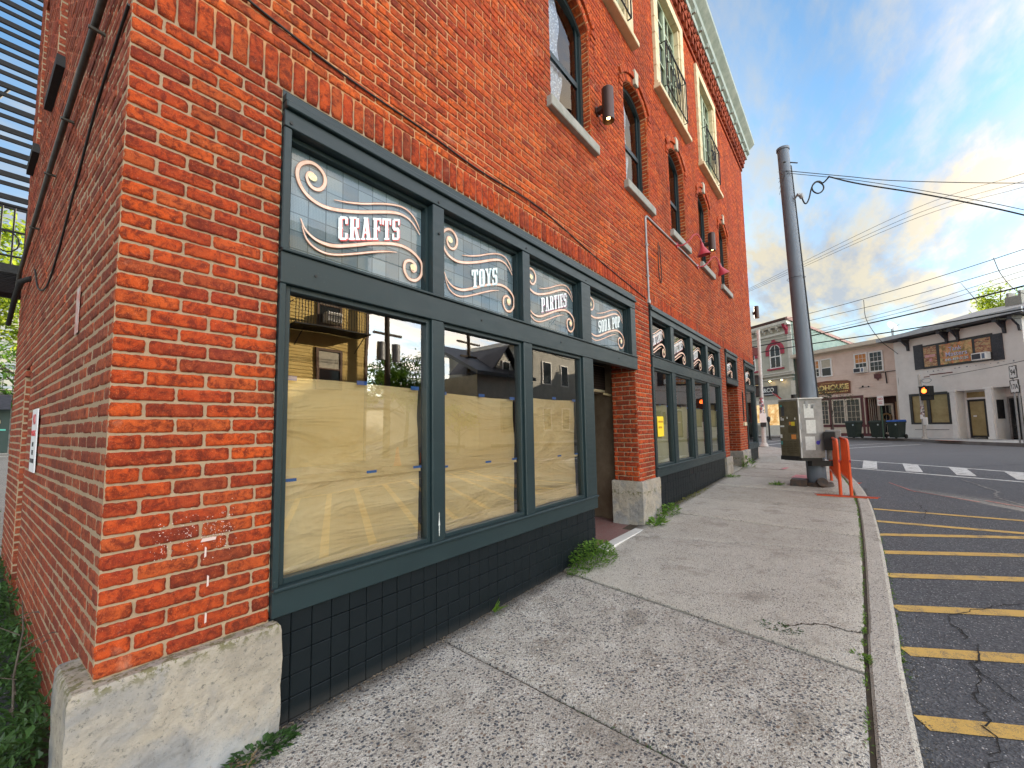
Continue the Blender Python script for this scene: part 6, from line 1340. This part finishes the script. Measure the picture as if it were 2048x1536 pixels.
# ------------------------------------------------------------------ bins, poles, signals, signs
M_bin=mat('dark_green_bin_plastic',plain((.010,.022,.018),(.02,.035,.028),6,.45,.1)); M_blid=mat('blue_lid_plastic',col=(.02,.09,.38),rough=.4)
def bin_(x,y,rz,label,lid):
    t=thing('wheeled_bin',label,'bin',(x,y,.50),rz,'wheeled bins at the far kerb')
    b=MB(); P=[(-.27,-.30),(.27,-.30),(.27,.30),(-.27,.30)]; Q=[(-.34,-.38),(.34,-.38),(.34,.38),(-.34,.38)]
    vs=[(x,y,.06) for x,y in P]+[(x,y,.98) for x,y in Q]; b.add(vs,[(3,2,1,0),(0,1,5,4),(1,2,6,5),(2,3,7,6),(3,0,4,7)]); b.box(-.36,.36,-.40,.40,.93,.99); b.build('body',M_bin,t)
    b=MB(); b.add([(-.37,-.41,.99),(.37,-.41,.99),(.37,.42,.99),(-.37,.42,.99),(-.33,-.36,1.07),(.33,-.36,1.07),(.33,.40,1.10),(-.33,.40,1.10)],[(0,1,5,4),(1,2,6,5),(2,3,7,6),(3,0,4,7),(4,5,6,7)]); b.build('lid',lid,t)
    for s_ in (-.3,.3): b=MB(); b.tube([(s_-.03,.34,.13),(s_+.03,.34,.13)],.13,14); b.build('wheel',M_black,t)
    b=MB(); b.tube([(.2,-.37,.82),(.2,-.383,.82)],.05,10); b.build('round_label',mat('pale_bin_sticker',col=(.5,.6,.62),rough=.5),t); b=MB(); b.tube([(-.3,.45,.93),(.3,.45,.93)],.018,6); b.build('handle',M_bin,t)
    t.scale=(.8,.82,.95)
bin_(32.0,-2.55,RR,'leftmost dark green wheeled bin, in front of the tavern windows',M_bin); bin_(31.9,-3.62,RR+.1,'middle dark green wheeled bin with a dark lid',M_bin); bin_(31.35,-4.38,RR-.05,'wheeled bin with a bright blue lid',M_blid)
t=thing('no_parking_sign','white parking sign on a thin green post between the bins','sign',(31.0,-3.80,.5),RR)
b=MB(); b.box(-.025,.025,-.02,.02,0,2.3); b.build('post',mat('green_steel_post',col=(.05,.1,.07),rough=.5),t); b=MB(); b.box(-.16,.16,-.035,-.025,1.85,2.4); b.build('plate',M_wtrim,t); text3('sign_text','NO',.16,M4((0,-.036,2.22),(1,0,0),(0,0,1)),M_redl,t,.0005,bold=.004); b=MB(); b.box(-.1,.1,-.0365,-.0355,2.04,2.07); b.box(-.09,.09,-.0365,-.0355,1.96,1.99); b.build('small_print',M_redl,t)
M_pw=mat('peeling_white_pole',plain((.42,.40,.37),(.58,.56,.53),14,.7,.3,(.22,.15,.12)))
M_ssk=mat('sticker_mosaic',lambda t:t.base(t.ramp(t.vor(16,out='Color'),(.2,(.1,.08,.08)),(.4,(.6,.55,.5)),(.55,(.4,.12,.15)),(.7,(.65,.62,.6)),(.85,(.15,.2,.35)),interp='CONSTANT')),rough=.6)
t=thing('pedestrian_signal','white post with a lit orange hand signal before the white building','traffic signal',(31.2,-5.45,.5),WR+R(8))
b=MB(); b.tube([(0,0,0),(0,0,3.45)],[.075,.065],12); b.tube([(0,0,0),(0,0,.12)],[.15,.11],12); b.build('post',M_pw,t)
b=MB(); b.bbox(.12,.62,-.30,.0,2.28,2.80,.02); b.box(.14,.60,-.38,-.30,2.76,2.79); b.tube([(0,0,2.7),(.2,-.05,2.85),(.35,-.1,2.8)],.02,6); b.bbox(.15,.6,-.28,.0,2.05,2.28,.02); b.build('signal_head',M_black,t)
b=MB(); b.tube([(.36,-.305,2.54),(.36,-.312,2.54)],.12,14); b.box(.28,.30,-.312,-.305,2.5,2.68); b.box(.33,.35,-.312,-.305,2.5,2.72); b.box(.38,.40,-.312,-.305,2.5,2.72); b.build('lit_hand',mat('lit_orange_hand',col=(1,.2,.05),emit=(1,.13,.02),es=2.2),t)
b=MB(); b.bbox(-.06,.06,-.11,-.07,1.05,1.3,.01); b.bbox(.06,.24,-.12,-.04,.75,1.15,.01); b.build('push_button',M_wtrim,t); b=MB(); b.tube([(0,0,1.2),(0,0,1.75)],.082,12); b.build('sticker_band',M_ssk,t)
b=MB(); b.tube([(.15+.22*math.cos(k*.5236)+.2,-.05,3.1+.12*math.sin(k*.5236)) for k in range(13)],.015,6); b.tube([(0,0,3.2),(.15,-.05,3.1)],.015,6); b.build('cable_loop',M_metal,t)
t=thing('pedestrian_signal','sticker-covered white post with black signal heads just past the brick building','traffic signal',(21.1,.62,.46),R(-80))
b=MB(); b.tube([(0,0,0),(0.02,0,2.5),(.05,0,5.2)],[.09,.075,.07],12); b.tube([(0,0,0),(0,0,.15)],[.17,.12],12); b.build('post',M_pw,t)
b=MB(); b.bbox(-.50,-.05,-.30,.05,2.72,3.15,.02); b.bbox(-.50,-.05,-.30,.05,2.2,2.68,.02); b.box(-.48,-.08,-.40,-.30,3.1,3.13); b.box(-.48,-.08,-.40,-.30,2.62,2.65); b.build('signal_head',M_black,t)
b=MB(); b.tube([(.0,0,1.25),(0,0,2.15)],.094,14); b.build('sticker_band',M_ssk,t); b=MB(); b.bbox(-.12,.14,-.16,-.1,1.05,1.45,.01); b.build('push_button_plate',M_wtrim,t); b=MB(); b.bbox(-.1,.12,-.18,-.1,.86,1.05,.02); b.build('push_button',M_black,t); b=MB(); b.bbox(-.22,-.02,-.1,.02,4.05,4.4,.02); b.build('junction_box',mat('dark_red_box',col=(.12,.03,.03),rough=.5),t)
t=thing('parking_meter','slim black parking meter post before the lit shop window','parking meter',(28.6,1.35,.5),0)
b=MB(); b.tube([(0,0,0),(0,0,1.05)],.045,10); b.tube([(0,0,0),(0,0,.06)],.11,10); b.build('post',M_black,t); b=MB(); b.tube([(0,0,1.03),(0,0,1.18),(0,0,1.3),(0,0,1.38)],[.06,.10,.10,.04],12); b.build('meter_head',M_black,t)
t=thing('route_sign','pair of route shield signs 94 and 17A on twin steel posts at the right edge','road sign',(25.75,-7.62,.5),R(-168))
for k,xx in enumerate((-.14,.14)):
    b=MB(); b.box(xx-.03,xx+.03,.02,.06,0,2.65 if k==0 else 2.1); b.build('post',M_metal,t)
def shield(z,w,h,txt,sz):
    b=MB(); b.box(-w/2,w/2,.0,.012,z,z+h); o=b.build('sign_plate',M_blackf,t); b=MB(); q=[(-.40,.06),(-.44,.5),(-.34,.80),(-.40,.92),(-.15,.96),(0,.90),(.15,.96),(.40,.92),(.34,.80),(.44,.5),(.40,.06),(.15,.10),(0,.04),(-.15,.10)]
    b.poly([(x*w,-.004,z+zz*h) for x,zz in q]); b.build('shield',M_wtrim,o); text3('route_number',txt,sz,M4((0,-.007,z+h*.47),(1,0,0),(0,0,1)),M_blk,o,.0005,bold=.006)
shield(2.62,.50,.52,'94',.32); shield(2.02,.60,.54,'17A',.28)
# ------------------------------------------------------------------ trees
def tree(name,label,x,y,z,h,cr,n,L,mt,tr=.12,dens=1.,group=None,squash=.8,gap=.0):
    t=thing(name,label,'tree',(x,y,z),0,group); b=MB(); base=h*.38
    b.tube([(0,0,0),(.03*h,.01*h,h*.3),(0,.02*h,h*.6),(0,0,h*.85)],[tr,tr*.75,tr*.45,tr*.15],8); tips=[]
    for k in range(9):
        a=k*2.4+rnd.random(); z0_=h*rnd.uniform(.32,.7); e=(cr*rnd.uniform(.5,.85)*math.cos(a),cr*rnd.uniform(.5,.85)*math.sin(a),z0_+h*rnd.uniform(.1,.3))
        b.tube([(0,0,z0_),(e[0]*.5,e[1]*.5,z0_+(e[2]-z0_)*.35),e],[tr*.35,tr*.2,tr*.06],5); tips.append(e)
    b.build('trunk',M_bark,t)
    m=MB(); cl=[]
    for k in range(int(34*dens)):
        a=rnd.uniform(0,6.283); ph=math.acos(rnd.uniform(-.75,1)); rr=cr*rnd.uniform(.45,1.0)
        cl.append((rr*math.sin(ph)*math.cos(a),rr*math.sin(ph)*math.sin(a),h*.66+rr*math.cos(ph)*squash,cr*rnd.uniform(.18,.36)))
    for i in range(n):
        c=rnd.choice(cl); v=Vector((rnd.gauss(0,1),rnd.gauss(0,1),rnd.gauss(0,.7))); v=v.normalized()*c[3]*rnd.random()**.5
        leaf(m,(c[0]+v.x,c[1]+v.y,c[2]+v.z),(rnd.uniform(-1,1),rnd.uniform(-1,1),rnd.uniform(-.8,.4)),L*rnd.uniform(.6,1.3),L*.55,fold=rnd.uniform(0,.4))
    m.build('crown',mt,t); return t
tree('street_tree','lime green leafy tree behind the left end of the brick building',-1.5,21.5,.4,10.2,3.6,9000,.24,M_leaf3,.22)
tree('street_tree','darker tree farther off behind the lime green one',.2,36,0,7.5,3.6,4500,.3,M_leaf1,.25)
tree('street_tree','sparse young tree in front of the ROADHOUSE sign',30.6,-1.62,.5,3.8,1.2,900,.10,M_leaf4,.05,.7,squash=.6)
tree('hillside_tree','bright green tree top above the white building roof',50.5,-12.6,1,13.2,3.0,6500,.26,M_leaf3,.2,group='trees beyond the rooftops')
tree('hillside_tree','far tree top peeking beside the chimney of the white building',64,-15.2,1,11.2,3,2500,.3,M_leaf1,.2,group='trees beyond the rooftops')
# ------------------------------------------------------------------ left background beyond the alley
M_rock=mat('rough_stone_wall',plain((.12,.11,.10),(.3,.28,.25),2.5,.9,.8,(.07,.07,.07)))
b=MB(); b.box(-14,1.5,38,38.5,0,4.2); tag(b.build('stone_wall',M_rock),'rough stone retaining wall far behind on the left','wall')
t=thing('dark_fence','dark mesh fence on top of the stone retaining wall','fence',(0,0,0)); b=MB()
for k in range(40): b.box(-14+k*.4,-13.97+k*.4,38.1,38.13,4.2,5.9)
for z in (4.3,5.0,5.85): b.box(-14,1.5,38.08,38.12,z,z+.05)
b.build('rails',M_iron,t)
t=thing('dark_shopfront','low dark green stall front with a striped awning on the left','kiosk',(-1.9,28.5,.7)); b=MB(); b.box(-4,1.9,0,2,0,2.1); b.build('wall',mat('dark_teal_wall',col=(.01,.035,.03),rough=.5),t); b=MB(); b.add([(-4,-.02,2.7),(1.9,-.02,2.7),(1.9,-1.2,2.0),(-4,-1.2,2.0)],[(0,1,2,3)]); b.box(-4,1.9,0,2,2.1,2.75); b.build('awning',M_navy,t)
b=MB(); b.tube([(1.35,-.08,1.45),(1.35,-.04,1.45)],.28,18); b.build('round_sign',mat('tan_sign_disc',plain((.5,.3,.15),(.6,.55,.4),8,.5,.1)),t); b=MB(); b.box(.9,1.8,-.06,-.04,1.05,1.12); b.build('sign_line',mat('teal_script',col=(.1,.5,.4),rough=.5),t)
struct(strip('road_marking',(-3,24.2),(1.5,24),.12,M_wht,.81)); struct(strip('road_marking',(-3,26.2),(1.5,26.5),.12,M_wht,.86))
# ------------------------------------------------------------------ overhead wires (endpoints far outside the view)
def wpt(az,dist,z): return Vector((dist*math.cos(R(az)),-2.3+dist*math.sin(R(az)),z))
WG='wires strung over the street'
def wire(label,pts,r,group=WG,name='overhead_wire'):
    m=MB(); m.tube(cat_rom(pts,8),r,5); return tag(m.build(name,M_black),label,'wire',group)
for lab,nm,r_,pts in (
('thin black service wire from the steel pole top running off right','a',.007,[(9.98,-1.62,6.72),(10.34,-2.56,6.38),(10.77,-3.38,6.15),(11.38,-5.03,5.72),(12.12,-6.55,5.51)]),
('thick black cable bundle sloping from the coiled loop beside the steel pole','b',.014,[(10.19,-2.30,6.41),(10.53,-2.78,6.22),(11.15,-3.81,5.86),(11.72,-5.06,5.25),(12.18,-6.47,4.32)]),
('thin messenger wire carrying the thick cable bundle from the steel pole','c',.006,[(9.98,-1.64,6.66),(10.53,-2.79,6.28),(11.26,-4.09,5.80),(11.71,-5.07,5.34),(12.17,-6.48,4.49)]),
('topmost of the three high parallel wires rising to the right edge','d',.012,[(43.29,6.62,13.53),(40.71,3.45,13.42),(32.40,-5.41,13.49),(26.12,-8.59,11.62),(22.45,-10.28,10.38)]),
('middle of the three high parallel wires rising to the right edge','e',.012,[(43.30,6.63,13.39),(40.72,3.46,13.29),(32.42,-5.39,13.17),(26.14,-8.57,11.31),(22.46,-10.26,10.06)]),
('lowest of the three high parallel wires rising to the right edge','f',.012,[(43.31,6.64,13.24),(40.73,3.47,13.16),(32.43,-5.38,12.94),(26.15,-8.56,11.06),(22.47,-10.24,9.83)]),
('wire with two hanging drops passing above the pink clapboard roof','g',.016,[(33.50,3.40,8.31),(31.70,-0.74,8.34),(31.34,-3.52,8.65),(29.49,-6.01,8.67),(26.28,-8.39,8.49),(22.55,-10.14,8.17)]),
('wire just under the one with two hanging drops','h',.014,[(33.53,3.43,7.76),(31.82,-0.84,7.92),(29.92,-4.87,8.00),(26.30,-8.36,7.90),(22.58,-10.10,7.53)]),
('upper of two close wires just over the pink clapboard roofline','i',.011,[(33.55,3.46,7.29),(32.44,-1.54,7.46),(29.38,-5.74,7.53),(26.32,-8.34,7.61),(22.60,-10.09,7.30)]),
('lower of two close wires just over the pink clapboard roofline','j',.011,[(33.56,3.47,7.14),(32.45,-1.53,7.27),(29.39,-5.72,7.32),(26.33,-8.33,7.38),(22.61,-10.07,7.06)]),
('thick black cable crossing the grey gable and passing the satellite dish','k',.030,[(26.49,2.79,5.73),(26.14,1.63,5.73),(25.74,-1.07,5.89),(24.52,-4.36,6.05),(21.70,-7.24,6.00),(19.15,-8.85,5.87)]),
('thick black cable crossing the top of the white building','l',.026,[(26.51,2.81,5.32),(26.16,1.65,5.36),(25.76,-1.04,5.48),(24.55,-4.32,5.43),(21.74,-7.19,5.22),(19.19,-8.80,5.00)]),
('thin wire low in front of the white building wall','m',.012,[(32.4,-6.25,3.85),(29.84,-7.04,3.84),(24.94,-7.76,3.74),(21.00,-9.31,4.01)]),
('wire drop curving down to the pink clapboard eaves','n',.016,[(31.29,-3.45,8.57),(31.46,-3.51,7.40),(32.42,-4.07,6.28),(33.32,-4.64,5.73),(33.7,-4.95,5.42)]),
('wire drop curving down near the right edge of the sky','o',.013,[(26.99,-7.69,8.54),(27.24,-7.90,7.83),(27.66,-8.34,7.12),(28.09,-8.83,6.89)]),
('cable tangle running down the corner between pink and white buildings','p',.02,[(33.82,-4.78,7.16),(33.9,-4.76,6.14),(33.75,-4.94,5.84),(33.7,-4.81,3.96),(33.75,-4.86,2.73)])):
    wire(lab,pts,r_)
# ------------------------------------------------------------------ the other side of the street (seen reflected in the shop windows)
M_yelc=mat('yellow_clapboard',plain((.62,.44,.13),(.74,.54,.19),2,.75,.2)); M_btrim=mat('brown_window_trim',col=(.12,.06,.03),rough=.6); M_gryc=mat('pale_grey_clapboard',plain((.34,.33,.29),(.44,.42,.37),2,.75,.2))
def clap(m,x0,x1,y,z0,z1,p=.14,sg=1):
    z=z0
    while z<z1: m.add([(x0,y+.035*sg,z),(x1,y+.035*sg,z),(x1,y+.004*sg,z+p-.001),(x0,y+.004*sg,z+p-.001),(x0,y,z),(x1,y,z)],[(0,1,2,3) if sg<0 else (3,2,1,0),(0,4,5,1)]); z+=p
yh=thing('yellow_house','yellow clapboard house with brown trim across the street, seen reflected in the shop windows','building',(0,-14.5,0))
b=MB(); b.box(1.0,10.1,-9,0,0,9.6); clap(b,1.0,10.1,0,.2,9.6); b.build('clapboard_wall',M_yelc,yh); b=MB(); b.box(.7,10.4,-9.3,.4,9.6,9.85); b.box(10.1,10.22,-.1,.06,0,9.6); b.build('roof_edge',M_btrim,yh)
for x0,z0_ in ((7.95,5.95),(7.95,3.3),(4.0,5.95),(4.0,3.3),(4.0,.8)):
    w=thing('tmp','x','x'); bpy.data.objects.remove(w)
    f=MB(); frame_rect(f,x0-.08,x0+1.0,z0_-.08,z0_+1.65,.1,.0,.10); f.box(x0,x0+.92,.02,.09,z0_+.78,z0_+.83); w=f.build('window',M_btrim,yh); p=MB(); p.box(x0+.02,x0+.90,.01,.05,z0_+.02,z0_+1.55); p.build('pane',M_fpane,w); p=MB(); p.box(x0+.03,x0+.89,.051,.06,z0_+.80,z0_+1.52); p.build('blind',M_curt,w)
b=MB(); b.box(6.6,9.7,.1,1.1,5.55,5.6); 
for k in range(28): b.box(6.6+k*.11,6.62+k*.11,1.08,1.1,5.6,6.5)
b.box(6.6,9.7,1.07,1.11,6.48,6.53); b.obox((6.6,.3,5.5),(-3.2,0,-2.6),(0,.6,0),(0,0,.08)); b.obox((6.6,.9,6.4),(-3.2,0,-2.6),(0,.03,0),(0,0,.04)); b.obox((9.5,.1,4.9),(.03,0,0),(0,.9,.65),(0,0,.04)); b.obox((7.0,.1,4.9),(.03,0,0),(0,.9,.65),(0,0,.04)); b.build('fire_escape',M_iron,yh)
t=thing('air_conditioner','white window air conditioner on the yellow house, seen only in reflection','air conditioner',(8.1,-14.4,5.97)); b=MB(); b.bbox(0,.62,.0,.45,0,.42,.02); b.build('case',M_wtrim,t); b=MB(); b.box(.05,.57,.451,.456,.05,.37); b.build('grille',M_gryc,t)
b=MB(); b.box(6,34,-40,-32,0,3.6); o=b.build('walls',M_gryc); sh=thing('added_shed_backdrop','long low grey shed added far across the street to cover a bright sky gap in the reflection','building'); o.parent=sh; b=MB(); b.add([(5.6,-31.6,3.5),(34.4,-31.6,3.5),(34.4,-36,5),(5.6,-36,5),(34.4,-40.4,3.5),(5.6,-40.4,3.5)],[(0,1,2,3),(3,2,4,5)]); b.build('roof',M_navy,sh)  # shed added to cover bright sky between the reflected houses
gh=thing('gable_house','grey clapboard house with dark gable roof across the street, seen reflected','building',(0,-14.6,0))
b=MB(); b.box(17.6,22.4,-9,0,0,4.7); clap(b,17.6,22.4,0,.2,4.7); b.ext([(19.3,-.6,4.6),(22.3,-.6,4.6),(20.8,-.6,6.6)],(0,-1,0),3); b.build('clapboard_wall',M_gryc,gh)
b=MB(); b.add([(17.1,.5,4.65),(22.9,.5,4.65),(22.4,-4.5,7.0),(17.6,-4.5,7.0),(17.1,.5,4.85),(22.9,.5,4.85),(22.4,-4.5,7.2),(17.6,-4.5,7.2)],[(0,1,2,3)[::-1],(4,5,6,7),(0,1,5,4),(1,2,6,5),(3,0,4,7)]); b.add([(20.8,-.3,6.9),(19.0,-.3,4.9),(19.0,-4.3,5.2),(20.8,-4.3,6.9),(22.6,-.3,4.9),(22.6,-4.3,5.2)],[(0,1,2,3),(0,3,5,4)]); b.build('roof',M_navy,gh)
f=MB(); frame_rect(f,20.4,21.2,5.0,5.9,.08,-.62,-.5); w=f.build('window',M_wtrim,gh); f=MB(); f.box(20.48,21.12,-.6,-.56,5.08,5.82); f.build('pane',M_fpane,w)
f=MB(); frame_rect(f,19.6,20.9,1.2,3.2,.08,.02,.1); w=f.build('window',M_btrim,gh); f=MB(); f.box(19.68,20.82,.03,.06,1.28,3.12); f.build('pane',M_fpane,w)
g2=thing('clapboard_house','large pale grey clapboard house beyond the gabled one, seen reflected','building',(0,-14.9,0)); b=MB(); b.box(23.6,29.5,-9,0,0,7.6); clap(b,23.6,29.5,0,.2,7.6); b.build('clapboard_wall',M_gryc,g2); b=MB(); b.box(23.3,29.8,-9.3,.4,7.6,7.9); b.build('roof_edge',M_wtrim,g2)
for x0 in (24.6,27.2):
    for z0_ in (1.2,4.6): f=MB(); frame_rect(f,x0,x0+1.1,z0_,z0_+1.7,.08,.02,.1); w=f.build('window',M_wtrim,g2); f=MB(); f.box(x0+.08,x0+1.02,.03,.06,z0_+.08,z0_+1.62); f.build('pane',M_fpane,w)
def wpole(x,y,h,label,xf=False):
    t=thing('wooden_pole',label,'utility pole',(x,y,0),0,'wooden utility poles across the street'); b=MB(); b.tube([(0,0,0),(0,0,h)],[.17,.12],10); b.build('shaft',M_bark,t)
    b=MB(); b.box(-1.1,1.1,-.06,.06,h-.9,h-.78); b.box(-.8,.8,-.06,.06,h-1.8,h-1.7); b.build('crossarm',M_bark,t)
    if xf:
        for sx in (-.42,.42): b=MB(); b.tube([(sx,.1,h-3),(sx,.1,h-2.2)],.2,12); b.build('transformer',M_metal,t)
wpole(11.35,-14.6,7.8,'wooden utility pole with transformers reflected beside the yellow house',True); wpole(12.6,-12.2,10.5,'dark thick wooden pole at the opposite kerb, seen reflected'); wpole(19.2,-17,8,'slim wooden pole reflected before the gabled house')
tree('street_tree','leafy tree between the yellow and gabled houses, seen reflected',14.2,-19,0,6.2,2.0,2600,.24,M_leaf1,.15,group='trees across the street'); tree('street_tree','second leafy tree beside the gabled house, seen reflected',17.0,-21,0,7.5,2.2,2600,.24,M_leaf1,.15,group='trees across the street'); tree('street_tree','weeping bright tree by the opposite kerb, seen reflected in the paper',14.8,-13.4,0,3.0,1.1,1800,.14,M_leaf3,.08,group='trees across the street')
M_cone=mat('orange_cone',col=(.75,.14,.03),rough=.5)
for i,(x,y) in enumerate(((9.4,-11.0),(10.6,-11.0),(11.7,-11.1))):
    t=thing('traffic_cone','orange traffic cone at the opposite kerb, '+('leftmost','middle','rightmost')[i]+' in its reflection','traffic cone',(x,y,road(x)),0,'traffic cones at the opposite kerb'); b=MB(); b.tube([(0,0,.03),(0,0,.7)],[.14,.03],14); b.build('cone',M_cone,t); b=MB(); b.bbox(-.19,.19,-.19,.19,0,.03,.005); b.build('base',M_black,t)
for k,(y,z) in enumerate(((-9.5,6.2),(-9.9,5.9),(-10.4,7.2),(-8.9,5.2),(-11.5,8.4))):
    wire('long street wire number %s counted up from the kerb, seen reflected'%('one two three four five'.split()[k]) if False else 'long overhead wire along the street, seen reflected in the shop windows',[(-20,y,z+.6),(-5,y,z-.2),(12.6,y-1,z+.3),(26,y-1.5,z+.2)],.018,'long wires along the opposite side of the street')
